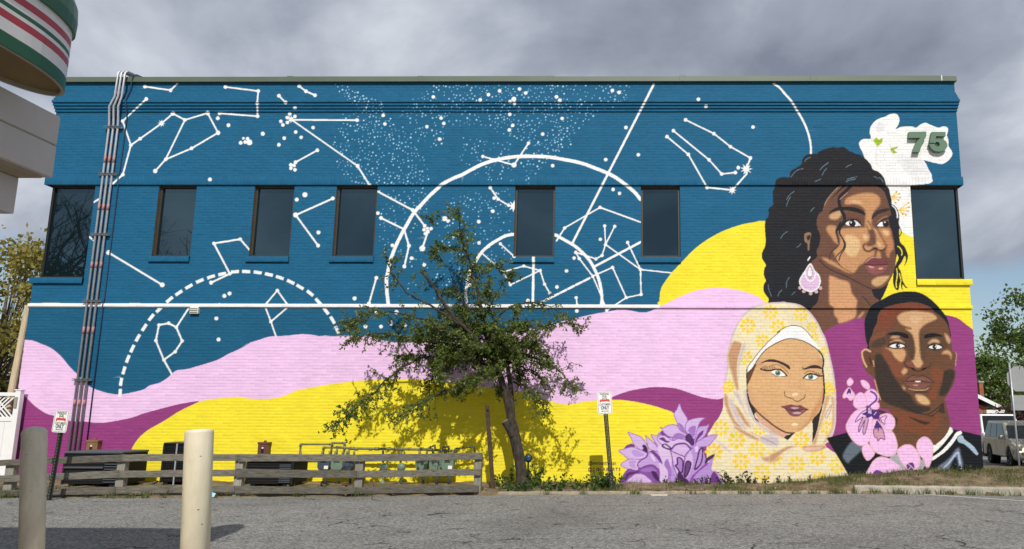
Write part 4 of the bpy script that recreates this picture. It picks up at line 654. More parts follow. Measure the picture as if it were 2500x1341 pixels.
for w_, P_ in ((2, [(370, 500), (300, 550), (250, 620), (240, 650), (290, 620), (330, 590), (300, 660), (280, 720), (285, 770), (320, 700), (355, 630), (340, 700), (330, 770), (350, 800), (380, 720), (402, 615)]), (2, [(505, 640), (480, 690), (460, 770), (475, 830), (500, 840), (515, 880), (550, 845), (597, 867), (590, 800), (570, 730), (540, 680)]), (1.8, [(540, 602), (600, 575), (625, 580), (600, 620), (597, 680), (565, 650), (548, 610)])): stroke(path('L', P_), w_, (104, 54, 126), True)
stroke(path('L', [(430, 280), (480, 310), (500, 360), (480, 400), (440, 430), (405, 465)]), 4.6, (104, 62, 146), True)
for ln in ([(398, 485), (402, 540)], [(412, 480), (416, 545)], [(428, 495), (430, 550)], [(470, 560), (495, 530)]): stroke(path('L', ln), 1.8, (226, 200, 236))
stroke(path('M', [(340, 1010), (470, 1130)]), 1.6, (232, 210, 232)); stroke(path('M', [(320, 1160), (390, 1080)]), 1.6, (232, 210, 232))
# ---- crocuses
CL = (210, 180, 228); CM = (180, 144, 212); CD = (118, 62, 140); CX = (72, 38, 88); CO = (152, 100, 180)
fill(path('N', [(120, 1290), (130, 1180), (170, 1110), (230, 1060), (360, 1040), (480, 1010), (600, 900), (650, 780), (560, 700), (700, 620), (853, 700), (853, 1341), (130, 1341)]), CM); fill(path('O', [(-30, 560), (150, 600), (380, 560), (520, 640), (600, 640), (640, 740), (680, 900), (700, 1000), (780, 900), (830, 850), (800, 940), (780, 1080), (850, 1100), (895, 1180), (910, 1290), (-30, 1300)]), CM)
def petal(k, P, c, o=CO, w=1.8):
    P = path(k, P); fill(P, c)
    if o: stroke(P, w, o, True, True)
petal('N', [(145, 765), (180, 720), (250, 693), (292, 708), (300, 745), (200, 765), (150, 778)], CD, None)
petal('N', [(205, 525), (300, 555), (390, 590), (440, 640), (480, 700), (510, 770), (500, 830), (430, 800), (350, 760), (290, 700), (250, 610)], CL); petal('N', [(465, 570), (520, 620), (590, 680), (640, 750), (650, 800), (560, 790), (510, 760), (490, 690), (475, 620)], CL)
petal('N', [(65, 800), (150, 770), (250, 745), (330, 760), (420, 800), (490, 840), (470, 890), (400, 920), (300, 930), (200, 915), (140, 860)], CL); petal('N', [(260, 800), (340, 790), (420, 830), (440, 860), (380, 890), (300, 880)], (186, 152, 216), None); petal('N', [(95, 1010), (200, 930), (300, 925), (380, 930), (350, 990), (360, 1070), (300, 1095), (200, 1070)], CL); petal('N', [(215, 960), (260, 940), (330, 950), (300, 1000), (330, 1060), (250, 1050)], (190, 156, 218), None)
petal('N', [(490, 850), (540, 800), (600, 840), (660, 900), (670, 980), (660, 1080), (560, 1020), (480, 1020), (380, 1060), (350, 1000), (390, 940), (450, 910)], (192, 158, 220)); petal('N', [(530, 850), (570, 860), (610, 930), (600, 960), (560, 910)], (224, 200, 238), None)
petal('N', [(125, 1300), (130, 1180), (170, 1110), (220, 1070), (330, 1095), (390, 1060), (480, 1020), (560, 1010), (630, 1060), (680, 1130), (692, 1300)], (132, 82, 160), CD); petal('N', [(390, 1090), (480, 1050), (570, 1045), (630, 1100), (560, 1110), (470, 1120)], (156, 112, 192), None); petal('N', [(190, 1270), (260, 1180), (330, 1140), (430, 1150), (500, 1200), (540, 1270)], CL, (150, 100, 180)); petal('N', [(150, 1230), (190, 1130), (300, 1110), (380, 1110), (300, 1140), (220, 1170), (180, 1240)], (92, 48, 108), None)
stroke(path('N', [(500, 830), (480, 890), (400, 940), (352, 990), (370, 1060), (480, 1020), (570, 1010), (640, 1060), (675, 1120)]), 2.6, (126, 68, 144), True)
petal('N', [(412, 730), (440, 705), (480, 730), (500, 800), (490, 830), (440, 800), (415, 785), (430, 760)], CX, None); petal('N', [(520, 805), (580, 795), (640, 850), (700, 920), (735, 995), (700, 982), (640, 922), (580, 852), (540, 822)], CD, None); petal('N', [(555, 1100), (610, 1110), (650, 1170), (672, 1240), (640, 1250), (590, 1195), (558, 1140)], CX, None)
petal('N', [(545, 560), (620, 575), (720, 550), (853, 590), (853, 740), (740, 750), (660, 730), (600, 660)], CL); petal('N', [(640, 740), (840, 740), (850, 1000), (820, 1260), (690, 1260), (680, 1120), (660, 980), (720, 990)], (216, 190, 230), None); petal('N', [(740, 1000), (785, 920), (830, 1010), (850, 1100), (840, 1200), (790, 1260), (800, 1130), (770, 1060)], (160, 114, 194), None)
petal('O', [(15, 540), (40, 500), (90, 530), (130, 580), (200, 600), (130, 607), (60, 580)], CD, None); petal('O', [(10, 450), (60, 460), (130, 420), (210, 408), (265, 430), (320, 500), (400, 555), (360, 590), (280, 600), (200, 600), (130, 580), (70, 530), (40, 480)], CL); petal('O', [(200, 600), (240, 545), (320, 540), (390, 580), (360, 610), (280, 615)], (162, 118, 196), None)
petal('O', [(300, 100), (330, 180), (380, 260), (415, 320), (410, 400), (385, 470), (400, 550), (330, 500), (280, 440), (260, 380), (225, 290), (220, 240), (260, 180)], CL); petal('O', [(270, 390), (310, 390), (360, 450), (395, 545), (330, 490)], (160, 116, 196), None); petal('O', [(685, 315), (600, 305), (500, 325), (430, 350), (395, 400), (385, 480), (430, 550), (510, 620), (560, 560), (570, 470), (600, 380), (640, 340)], CL); petal('O', [(430, 500), (460, 445), (540, 430), (540, 510), (510, 600), (460, 560)], (162, 118, 198), None)
petal('O', [(740, 400), (700, 425), (600, 440), (560, 500), (540, 580), (520, 680), (600, 640), (680, 570), (715, 480)], (196, 164, 222)); petal('O', [(545, 620), (590, 540), (640, 500), (662, 498), (640, 560), (580, 622), (540, 680)], CD, None); petal('O', [(860, 565), (760, 570), (680, 600), (600, 640), (540, 690), (560, 740), (640, 740), (740, 720), (800, 650)], (196, 164, 222))
petal('O', [(-20, 590), (60, 570), (140, 610), (200, 650), (280, 620), (380, 640), (460, 700), (455, 765), (380, 700), (280, 700), (200, 750), (160, 790), (100, 760), (-20, 650)], (216, 190, 230)); petal('O', [(-5, 620), (60, 598), (110, 648), (162, 658), (110, 682), (50, 652)], CD, None)
petal('O', [(185, 790), (240, 730), (330, 705), (400, 715), (450, 765), (380, 880), (280, 845)], CL, None); petal('O', [(180, 810), (300, 850), (368, 900), (360, 1000), (350, 1190), (270, 1195), (220, 1100), (190, 950)], CL, None); petal('O', [(380, 1000), (400, 900), (470, 800), (500, 1000), (420, 1190), (380, 1190)], CL, None); petal('O', [(530, 740), (580, 740), (570, 800), (540, 820)], (226, 200, 238), None)
for w_, P_ in ((4.4, [(185, 770), (240, 710), (330, 690), (400, 700), (460, 765)]), (2.4, [(165, 790), (190, 900), (215, 1040), (275, 1195)]), (2.4, [(180, 800), (280, 850), (370, 892), (365, 1000), (350, 1190)]), (2.4, [(370, 890), (420, 820), (490, 760)])): stroke(path('O', P_), w_, (126, 74, 150), True)
petal('O', [(395, 600), (430, 553), (470, 580), (507, 660), (500, 714), (450, 680), (405, 640)], (84, 52, 104), CX, 3.0); stroke(path('O', [(45, 720), (80, 700), (130, 725), (178, 772), (110, 765), (60, 745)]), 3.4, CX, True, True); petal('O', [(265, 910), (310, 905), (350, 960), (345, 1080), (320, 1130), (260, 1050), (240, 1020), (270, 990)], (172, 128, 204), CX, 3.6); petal('O', [(285, 1100), (330, 1130), (360, 1190), (420, 1230), (432, 1290), (300, 1290), (270, 1200)], CX, None); petal('O', [(385, 1060), (400, 970), (440, 957), (470, 990), (450, 1080), (400, 1180), (375, 1180)], (110, 70, 130), CX, 3.6)
petal('O', [(528, 1065), (570, 900), (600, 790), (640, 760), (640, 880), (620, 980), (560, 1060)], (182, 144, 214), CX, 3.4); petal('O', [(675, 960), (700, 910), (780, 860), (827, 850), (800, 900), (720, 960), (680, 1002)], (72, 48, 92), None); petal('O', [(440, 1290), (480, 1180), (540, 1120), (700, 980), (722, 1000), (600, 1100), (520, 1180), (485, 1290)], (144, 76, 170), None); petal('O', [(745, 1270), (790, 1130), (830, 1118), (870, 1180), (895, 1260)], (112, 58, 134), None)

# ------------------------------------------------------------------ the building
KLIGHT = 1.10                                    # how brightly a sunlit white shows in the photo
pal = lin(np.arange(256))/KLIGHT; pal = np.minimum(pal, 0.82)
def paint_at(P):
    uv = project(P); x = np.clip((uv[..., 0]*SS), 0, CW-1.01).astype(int); y = np.clip((uv[..., 1]*SS), 0, CH-1.01).astype(int)
    c = np.zeros(uv.shape[:-1]+(3,))
    for dx in (0, 1):
        for dy in (0, 1): c += pal[canvas[np.minimum(y+dy, CH-1), np.minimum(x+dx, CW-1)]]
    return c/4.0
ZL, RH, BL = 3.973, 0.0682, 0.2135               # ledge course, course height, brick length
XL, XR = -13.93, 7.885
ZTOP = ZL + 81*RH
bldg = empty('mural_building', (-3.0, 0.0, 0.0), 'two-storey flat-roofed brick building whose whole side is a painted mural of constellations and three portraits', 'building')
def bp(o):
    o.parent = bldg; o.matrix_parent_inverse = Matrix.Translation((3.0, 0, 0)); return o
WIN = [(-11.20, -10.294, 5.165), (-8.901, -7.948, 5.165), (-6.939, -5.959, 5.165), (-2.68, -1.725, 5.165), (0.302, 1.229, 5.165)]
ZH = ZL + 43*RH; ZCS = ZL + 10*RH
CWL, CWR = -12.734, 6.666
SILLH = 0.127
PROJ = {0: 0.040, 70: 0.030, 71: 0.060, 72: 0.090, 73: 0.120, 74: 0.090, 75: 0.060, 76: 0.030}
def px_(p): return p*0.45
for k in (43, 44, 45): PROJ[k] = 0.042
rb = random.Random(3)
cells = []                                       # x0, x1, z0, z1, projection
def emit(x0, x1, z0, z1, p):
    if x1-x0 > 0.004 and z1-z0 > 0.006: cells.append((x0, x1, z0, z1, p))
def holes(z0, z1):
    hs = []
    for a, b_, zb in WIN:
        if z1 > zb-SILLH+1e-4 and z0 < ZH-1e-4: hs.append((a, b_, zb-SILLH))
    if z1 > ZCS-2*RH+1e-4 and z0 < ZH-1e-4: hs += [(-99, CWL, ZCS-2*RH), (CWR, 99, ZCS-2*RH)]
    return hs
for k in range(-59, 81):
    z0, z1 = ZL+k*RH, ZL+(k+1)*RH; p = PROJ.get(k, 0.0); xa, xb = XL-px_(p), XR+px_(p)
    if k in (44, 45): continue
    if k == 43:
        n = int((xb-xa)/0.0745)
        for i in range(n): emit(xa+(xb-xa)*i/n, xa+(xb-xa)*(i+1)/n, z0, z0+3*RH, p)
        continue
    hs = holes(z0, z1); x = xa - (BL/2 if k % 2 else 0) + rb.uniform(-0.012, 0.012); x -= 0.0 if k % 3 else 0.02
    while x < xb:
        nx = x + BL + rb.uniform(-0.004, 0.004); segs = [(max(x, xa), min(nx, xb))]; zlow = None
        for a, b_, zb in hs:
            out = []
            for s0, s1 in segs:
                if s1 <= a or s0 >= b_: out.append((s0, s1)); continue
                if z0 < zb - 0.006: emit(max(s0, a), min(s1, b_), z0, zb, p)   # brick cut under the opening
                if s0 < a: out.append((s0, a))
                if s1 > b_: out.append((b_, s1))
            segs = out
        for s0, s1 in segs: emit(s0, s1, z0, z1, p)
        x = nx
for a, b_, zb in WIN:                            # rowlock sills
    n = int((b_-a+0.06)/0.072)
    for i in range(n): emit(a-0.05+(b_-a+0.06)*i/n, a-0.05+(b_-a+0.06)*(i+1)/n, zb-SILLH, zb, 0.050)
for a, b_ in ((XL-0.05, CWL), (CWR, XR+0.05)):
    n = 6
    for i in range(n): emit(a+(b_-a)*i/n, a+(b_-a)*(i+1)/n, ZCS-2*RH, ZCS, 0.055)
C = np.array(cells); NC = len(C)
# which bricks carry a paint edge, and so need a finer face
gx, gz = np.linspace(0.02, 0.98, 13), np.linspace(0.05, 0.95, 5)
Xs = C[:, 0:1, None] + (C[:, 1]-C[:, 0])[:, None, None]*gx[None, :, None]; Zs = C[:, 2, None, None] + (C[:, 3]-C[:, 2])[:, None, None]*gz[None, None, :]
Xs, Zs = np.broadcast_arrays(Xs, Zs); smp = paint_at(np.stack([Xs, np.broadcast_to(-C[:, 4, None, None], Xs.shape), Zs], -1))
rng_ = (smp.max((1, 2)) - smp.min((1, 2))).max(-1)
fine = rng_ > 0.02
jr = np.random.RandomState(11)
jit = jr.uniform(-0.0010, 0.0010, NC); shade = 1.0 + jr.normal(0, 0.022, NC); tiltx = jr.uniform(-0.0010, 0.0010, NC); tiltz = jr.uniform(-0.0008, 0.0008, NC)
# portraits and the white flower are painted thinner, so their mortar stays darker
mid_uv = project(np.stack([(C[:, 0]+C[:, 1])/2, -C[:, 4], (C[:, 2]+C[:, 3])/2], -1)); mid_c = canvas[np.clip(mid_uv[:, 1]*SS, 0, CH-1).astype(int), np.clip(mid_uv[:, 0]*SS, 0, CW-1).astype(int)].astype(int)
thin = (mid_uv[:, 0] > 1725)
for flat in (BLUE, (28, 96, 133), YEL, PINK, MAG): thin &= np.abs(mid_c-np.array(flat)).sum(1) > 6
joint = np.where(thin, 0.50, 0.93)
MJ = 0.0042; REC = 0.0017
def brick_mesh(i):
    x0, x1, z0, z1, p = C[i]
    if fine[i]:
        sold = (x1-x0) < 0.1; nx_ = 4 if sold else 15; nz_ = 11 if sold else 5
        if z1-z0 > 0.15 and not sold: nz_ = 11
    else: nx_, nz_ = 1, 1
    m = min(MJ, (x1-x0)*0.2); xs = np.concatenate([[x0], np.linspace(x0+m, x1-m, nx_+1), [x1]]); zs = np.concatenate([[z0], np.linspace(z0+min(MJ, (z1-z0)*0.2), z1-min(MJ, (z1-z0)*0.2), nz_+1), [z1]])
    X, Z = np.meshgrid(xs, zs, indexing='ij'); Y = np.full(X.shape, -(p + jit[i])); u = (X-x0)/(x1-x0)-0.5; w = (Z-z0)/(z1-z0)-0.5
    Y -= tiltx[i]*u + tiltz[i]*w
    Y[0, :] = Y[-1, :] = -(p-REC); Y[:, 0] = Y[:, -1] = -(p-REC)
    V = np.stack([X, Y, Z], -1); a, b_ = X.shape
    idx = np.arange(a*b_).reshape(a, b_)
    Q = np.stack([idx[:-1, :-1], idx[1:, :-1], idx[1:, 1:], idx[:-1, 1:]], -1).reshape(-1, 4)
    s = np.full(X.shape, shade[i]); s[0, :] = s[-1, :] = s[:, 0] = s[:, -1] = joint[i]
    colr = paint_at(V)*s[..., None]
    return V.reshape(-1, 3), Q, np.clip(colr.reshape(-1, 3), 0, 0.86)
def make_mesh(name, V, Q, cl):
    me = bpy.data.meshes.new(name); me.vertices.add(len(V)); me.vertices.foreach_set('co', V.astype(np.float32).ravel())
    me.loops.add(Q.size); me.loops.foreach_set('vertex_index', Q.astype(np.int32).ravel())
    me.polygons.add(len(Q)); me.polygons.foreach_set('loop_start', np.arange(0, Q.size, 4, dtype=np.int32)); me.polygons.foreach_set('loop_total', np.full(len(Q), 4, np.int32))
    me.update(calc_edges=True)
    at = me.color_attributes.new('paint', 'FLOAT_COLOR', 'POINT'); rgba = np.ones((len(V), 4), np.float32); rgba[:, :3] = cl; at.data.foreach_set('color', rgba.ravel())
    me.materials.append(MT['mural']); me.validate(); return me
# the 300 bricks that show largest and unobstructed are objects of their own
cen = np.stack([(C[:, 0]+C[:, 1])/2, -C[:, 4], (C[:, 2]+C[:, 3])/2], -1); uvc = project(cen)
c0 = project(np.stack([C[:, 0], -C[:, 4], C[:, 2]], -1)); c1 = project(np.stack([C[:, 1], -C[:, 4], C[:, 3]], -1))
area = np.abs((c1-c0)[:, 0]*(c1-c0)[:, 1])
ok = (C[:, 1]-C[:, 0] > 0.2) & (C[:, 3]-C[:, 2] < 0.08) & (uvc[:, 0] > 1330) & (uvc[:, 0] < 2395) & (uvc[:, 1] < np.where(uvc[:, 0] < 2080, 1165, 1140)) & (uvc[:, 1] > 900)
score = np.where(ok, area, 0) + uvc[:, 1]*0.05*ok
chosen = set(np.argsort(-score)[:300].tolist())
VV, QQ, CC = [], [], []; nv = 0
for i in range(NC):
    V, Q, cl = brick_mesh(i)
    if i in chosen:
        o = bpy.data.objects.new('brick', None) if False else None
        me = make_mesh('brick', V - cen[i], Q, cl); o = bpy.data.objects.new('brick', me); col.objects.link(o); bp(o); o.location = cen[i]
        continue
    VV.append(V); QQ.append(Q+nv); CC.append(cl); nv += len(V)
# tops and undersides where one course stands proud of the next
def strip(z, pa, pb, x0, x1):
    global nv
    n = max(int((x1-x0)/0.05), 2); xs = np.linspace(x0, x1, n+1); V = []
    for p in (pa-REC, pb-REC): V.append(np.stack([xs, np.full(n+1, -p), np.full(n+1, z)], -1))
    V = np.vstack(V); Q = np.array([(i, i+1, n+2+i, n+1+i) for i in range(n)]); S = V.copy(); S[:, 1] = -max(pa, pb); S[:, 2] += 0.012 if pb > pa else -0.012
    VV.append(V); QQ.append(Q+nv); CC.append(paint_at(S)); nv += len(V)
ks = list(range(-59, 81))
for k in ks[:-1]:
    pa, pb = PROJ.get(k, 0.0), PROJ.get(k+1, 0.0)
    if pa != pb: strip(ZL+(k+1)*RH, pa, pb, XL-px_(max(pa, pb)), XR+px_(max(pa, pb)))
for a, b_, zb in WIN: strip(zb-SILLH, 0.0, 0.050, a-0.05, b_+0.01); strip(zb, 0.050, -0.16, a-0.05, b_+0.01)
for a, b_ in ((XL-0.05, CWL), (CWR, XR+0.05)): strip(ZCS-2*RH, 0.0, 0.055, a, b_); strip(ZCS, 0.055, -0.14, a, b_)
# end faces of the wall
for xe, sg in ((XL, -1), (XR, 1)):
    for k in ks:
        z0, z1 = ZL+k*RH, ZL+(k+1)*RH
        if z0 > ZCS-1e-3 and z1 < ZH+1e-3: continue
        p = PROJ.get(k, 0.0); x = xe+sg*px_(p)
        V = np.array([(x, -(p-REC), z0), (x, 0.3, z0), (x, 0.3, z1), (x, -(p-REC), z1)]); S = V.copy(); S[:, 0] = xe-sg*0.05; S[:, 1] = -p
        VV.append(V); QQ.append(np.array([[0, 1, 2, 3]])+nv); CC.append(paint_at(S)); nv += 4
bw = bpy.data.objects.new('brickwork', make_mesh('brickwork', np.vstack(VV), np.vstack(QQ), np.vstack(CC))); col.objects.link(bw); bp(bw); bw['kind'] = 'stuff'
# the rest of the shell behind the painted skin
m = MB(); m.box(XL+0.004, XR-0.004, 0.30, 13.0, -0.3, ZCS-0.02); m.box(XL+0.20, XR-0.20, 0.30, 13.0, ZCS-0.02, ZH+0.02); m.box(XL+0.004, XR-0.004, 0.30, 13.0, ZH+0.02, ZTOP-0.01)
bp(m.build('back_wall', pmat('side_brick', (40, 84, 116), 0.8, var=0.15, scale=6)))
m = MB()
for a, b_, zb in WIN: m.box(a-0.03, b_+0.03, 0.19, 0.30, zb-0.03, ZH+0.02)
m.box(XL+0.16, CWL+0.03, 0.19, 0.30, ZCS-0.02, ZH+0.02); m.box(CWR-0.03, XR-0.16, 0.19, 0.30, ZCS-0.02, ZH+0.02)
bp(m.build('window_backing', MT['dark_void']))
# windows: reveal, frame, pane
def window(a, b_, z0, z1, corner=0):
    yd = 0.125
    r = MB()
    if corner <= 0 or corner == 1: pass
    if corner != -1: r.add([(a, 0.008, z0), (a, 0.3, z0), (a, 0.3, z1), (a, 0.008, z1)], [(0, 1, 2, 3)])
    if corner != 1: r.add([(b_, 0.008, z0), (b_, 0.3, z0), (b_, 0.3, z1), (b_, 0.008, z1)], [(0, 1, 2, 3)])
    r.add([(a, -0.036, z1+0.001), (b_, -0.036, z1+0.001), (b_, 0.3, z1+0.001), (a, 0.3, z1+0.001)], [(0, 1, 2, 3)])
    bp(r.build('reveal', MT['reveal']))
    fw = 0.052; f = MB(); mt = MT['frame'] if corner == 0 else MT['frame_dark']
    f.box(a, a+fw, yd-0.05, yd+0.05, z0, z1); f.box(b_-fw, b_, yd-0.05, yd+0.05, z0, z1); f.box(a+fw, b_-fw, yd-0.049, yd+0.049, z1-fw, z1); f.box(a+fw, b_-fw, yd-0.049, yd+0.049, z0, z0+fw)
    fo = f.build('window_frame', mt, bevel=0.004); bp(fo)
    g = MB(); g.add([(a+fw, yd+0.005, z0+fw), (b_-fw, yd+0.005, z0+fw), (b_-fw, yd+0.005, z1-fw), (a+fw, yd+0.005, z1-fw)], [(0, 1, 2, 3)])
    if corner:
        xs = a+0.02 if corner == -1 else b_-0.02
        g.add([(xs, yd+0.06, z0+fw), (xs, 3.2, z0+fw), (xs, 3.2, z1-fw), (xs, yd+0.06, z1-fw)], [(0, 1, 2, 3)])
    po = g.build('pane', MT['glass']); po.parent = fo
for a, b_, zb in WIN: window(a, b_, zb, ZH)
window(XL+0.11, CWL, ZCS, ZH, -1); window(CWR, XR-0.075, ZCS, ZH, 1)
# olive coping in lengths, with joint covers
seam = [on_y(u, 200, 0).x for u in (710, 1027, 1345, 1665, 1985, 2297)]
ce = [XL-0.09] + seam + [XR+0.045]
for i in range(len(ce)-1):
    dz = 0.006*((i*7) % 3-1)
    m = MB(); m.box(ce[i]+0.004, ce[i+1]-0.004, -0.062, 0.42, ZTOP+0.002, ZTOP+0.142+dz); m.box(ce[i]+0.004, ce[i+1]-0.004, -0.078, -0.060, ZTOP+0.0, ZTOP+0.022); bp(m.build('coping_panel', MT['coping'], bevel=0.006))
for i, x in enumerate(seam):
    m = MB(); m.box(x-0.07, x+0.07, -0.068, 0.425, ZTOP+0.005, ZTOP+0.150) if i < 5 else m.box(x-0.012, x+0.012, -0.068, 0.425, ZTOP+0.005, ZTOP+0.150)
    bp(m.build('joint_cover', MT['coping'] if i < 5 else MT['white_paint'], bevel=0.004))
m = MB(); m.box(XL, XR, 0.3, 13.0, ZTOP, ZTOP+0.03); bp(m.build('roof', pmat('roof_felt', (90, 90, 88), 0.9)))
# raised numerals 7 and 5, drawn in the zoom frame E of the photograph
def numeral(pts_E, name):
    P = [on_y(u, v, -0.10) for u, v in cv('E', pts_E)]
    n = len(P); me = MB(); A = [Vector((p.x, -0.11, p.z)) for p in P]; B = [Vector((p.x, -0.010, p.z)) for p in P]
    me.add(A+B, [tuple(range(n))] + [(i, i+n, (i+1) % n+n, (i+1) % n) for i in range(n)])
    bp(me.build(name, MT['sign_green'], bevel=0.0))
numeral([(548, 246), (714, 243), (714, 288), (690, 330), (668, 375), (655, 425), (650, 440), (585, 440), (592, 410), (612, 360), (640, 318), (662, 304), (545, 304)], 'numeral_seven')
def arc_(cx, cy, rx, ry, a0, a1, n): return [(cx+rx*math.cos(math.radians(a0+(a1-a0)*i/n)), cy+ry*math.sin(math.radians(a0+(a1-a0)*i/n))) for i in range(n+1)]
numeral([(768, 246), (900, 246), (900, 288), (808, 288), (804, 318)] + arc_(838, 374, 80, 62, -90, 180, 16)[0:13] + arc_(838, 374, 86, 64, 115, 175, 6) + [(740, 362), (796, 362)] + arc_(820, 366, 24, 24, 170, -150, 9) + [(796, 352), (748, 352), (752, 320)], 'numeral_five')
# artists' handles, painted low on the yellow
for body, u, v, wpx, sp in (('@amrisaniranjan', 1470, 1131, 66, 1.0), ('@COLABARTS', 1475, 1146.5, 77, 1.35)):
    p = on_y(u, v, -0.006); t = text_mesh(body, 0.105, MT['ink_plum'], 'lettering', None, 0.0015, sp); w = max(t.dimensions.x, 1e-3)
    t.rotation_euler = (math.radians(90), 0, 0); t.location = p; s = (wpx/107.0)/max((max(v_.co.x for v_ in t.data.vertices)-min(v_.co.x for v_ in t.data.vertices)), 1e-3); t.scale = (s, 1.15*s if s < 1.2 else 1.1, 1); bp(t)
# louvred vent under the ledge
p0 = on_y(468, 750, 0); p1 = on_y(487, 767, 0); vent = MB(); vent.box(p0.x, p1.x, -0.075, 0.0, p1.z, p0.z); vo_ = vent.build('louvre_vent', MT['white_paint'], bevel=0.006); bp(vo_)
for i in range(3):
    z = p1.z + (p0.z-p1.z)*(0.2+0.27*i); m = MB(); m.beam((p0.x+0.01, -0.085, z), (p1.x-0.01, -0.085, z), 0.02, 0.008); s_ = m.build('louvre', MT['cn_trim']); s_.parent = vo_
# ---- three strapped conduits running down the wall
run = empty('conduit_run', on_y(190, 1105, -0.06), 'three parallel galvanised conduits with faded red bands strapped to the mural wall', 'conduit')
off = -Vector(run.location)
XC = [on_y(u, 700, -0.06).x for u in (217.5, 228.5, 240.0)]
XT = [on_y(u, 215, -0.17).x for u in (283, 291, 300)]
zo1, zo0 = on_y(275, 262, -0.1).z, on_y(270, 292, -0.08).z
for i in range(3):
    pts = [Vector((XC[i], -0.06, 0.66)), Vector((XC[i], -0.06, zo0-0.30)), Vector((XC[i]-0.005, -0.062, zo0-0.08)), Vector((XC[i]+0.01, -0.15, zo1)), Vector((XT[i], -0.17, zo1+0.25)), Vector((XT[i], -0.15, ZTOP+0.20)), Vector((XT[i]+0.04, -0.12, ZTOP+0.25)), Vector((XT[i]+0.12, 0.25, ZTOP+0.25))]
    po = MB().tube([q + off for q in pts], 0.026, 10).build('conduit', MT['galv'], run, smooth=True)
    for v0, v1 in ((236, 252), (380, 398), (498, 514), (640, 655), (798, 816), (976, 992)):
        u_ = on_y(0, 0, 0)
        za, zb = on_y(240, v1, -0.06).z, on_y(240, v0, -0.06).z; xx = XC[i] if v0 > 300 else XT[i]*0.6+XC[i]*0.4+0.02; yy = -0.06 if v0 > 300 else -0.118
        if v0 < 300: continue
        b_ = MB().tube([Vector((xx, yy, za))+off, Vector((xx, yy, zb))+off], 0.0275, 10).build('red_band', MT['redband'], po, smooth=True)
    if True:
        za, zb = ZTOP-0.42, ZTOP-0.28; b_ = MB().tube([Vector((XT[i], -0.160, za))+off, Vector((XT[i], -0.157, zb))+off], 0.0285, 10).build('red_band', MT['redband'], po, smooth=True)
for v in (313, 428, 575, 738, 930):
    z = on_y(235, v, -0.06).z; m = MB()
    for dz in (0.0, 0.035): m.box(XC[0]-0.10+off.x, XC[2]+0.10+off.x, -0.105+off.y, -0.088+off.y, z+dz+off.z, z+dz+0.014+off.z)
    m.box(XC[0]-0.10+off.x, XC[2]+0.10+off.x, -0.034+off.y, 0.006+off.y, z+off.z, z+0.04+off.z)
    m.build('strut', MT['galv_dark'], run)
cabx = on_y(258, 700, -0.02).x
cable = MB().tube([(cabx, -0.02, 0.75), (cabx, -0.018, 3.9), (cabx, -0.045, 4.0), (cabx, -0.018, 4.2), (cabx+0.005, -0.02, 6.8), (cabx, -0.045, 7.0), (cabx, -0.02, 7.3), (cabx+0.02, -0.02, 8.6), (cabx+0.02, -0.145, 8.98), (cabx+0.03, -0.05, 9.3), (cabx+0.09, -0.085, ZTOP+0.15), (cabx+0.16, -0.06, ZTOP+0.19), (cabx+0.28, 0.1, ZTOP+0.16)], 0.014, 7).build('wall_cable', MT['cable'], smooth=True)
tag(cable, 'thin dark painted-over cable running down the wall beside the three conduits', 'cable')

# ------------------------------------------------------------------ ground
_ex = [-40, -14, -11.7, -9.4, -7.4, -5.1, -2.9, -1.9, 1.5, 4.6, 6.2, 7.9, 9.3, 12, 40]
_ey = [-3.0, -3.05, -2.95, -2.95, -2.66, -2.48, -2.08, -1.95, -1.68, -1.42, -1.52, -1.80, -2.15, -3.0, -3.0]
def edge_y(x): return float(np.interp(x, _ex, _ey))
def sstep(a, b, x):
    t = min(max((x-a)/(b-a), 0), 1); return t*t*(3-2*t)
def gz(x, y):
    e = edge_y(x); t = min(max((y-e)/(-e), 0), 1.15); m = sstep(2.5, 7.0, x)
    return 0.035 + 0.03*t + m*(0.10 + 0.22*t)
def hnoise(x, y): return 0.012*math.sin(3.1*x+1.3*y) + 0.010*math.sin(7.3*x-5.1*y+1.0) + 0.008*math.sin(13.7*x+11.3*y)
m = MB(); m.add([(-700, -700, -0.62), (700, -700, -0.62), (700, 700, -0.62), (-700, 700, -0.62)], [(0, 1, 2, 3)]); tag(m.build('ground', MT['lawn']), kind='structure')
m = MB(); xs = np.arange(-30, 11.31, 0.35); vs = []
for x in xs: vs += [(x, -50.0, 0.0), (x, edge_y(x)+0.06*math.sin(5*x)+0.03*math.sin(17*x), 0.0)]
m.add(vs, [(2*i, 2*i+2, 2*i+3, 2*i+1) for i in range(len(xs)-1)]); tag(m.build('parking_lot', MT['asphalt']), kind='structure')
def sz(y): return float(np.interp(y, [-2, 10], [0.10, -0.26]))          # the street falls away behind the building
YS = [-60, -3, 0, 2, 4, 6, 8, 10, 90]
m = MB(); m.v = [(x, y, sz(y)-0.13) for y in YS for x in (11.45, 24.0)]; m.f = [(2*i, 2*i+1, 2*i+3, 2*i+2) for i in range(len(YS)-1)]; tag(m.build('road', MT['asphalt']), kind='structure')
m = MB(); YS = [-2.4, -2, 0, 2, 4, 6, 8, 10, 90]; m.v = [q for y in YS for q in ((9.55, y, sz(y)), (11.45, y, sz(y)), (11.45, y, sz(y)-0.3), (9.55, y, sz(y)-0.3))]
m.f = [(4*i+k, 4*i+(k+1) % 4, 4*i+4+(k+1) % 4, 4*i+4+k) for i in range(len(YS)-1) for k in range(4)] + [(0, 1, 2, 3)]; tag(m.build('sidewalk', MT['sidewalk']), kind='structure')
m = MB(); gx_ = np.arange(-24, 9.61, 0.12); gy_ = np.arange(-3.2, 0.61, 0.12); nx_, ny_ = len(gx_), len(gy_)
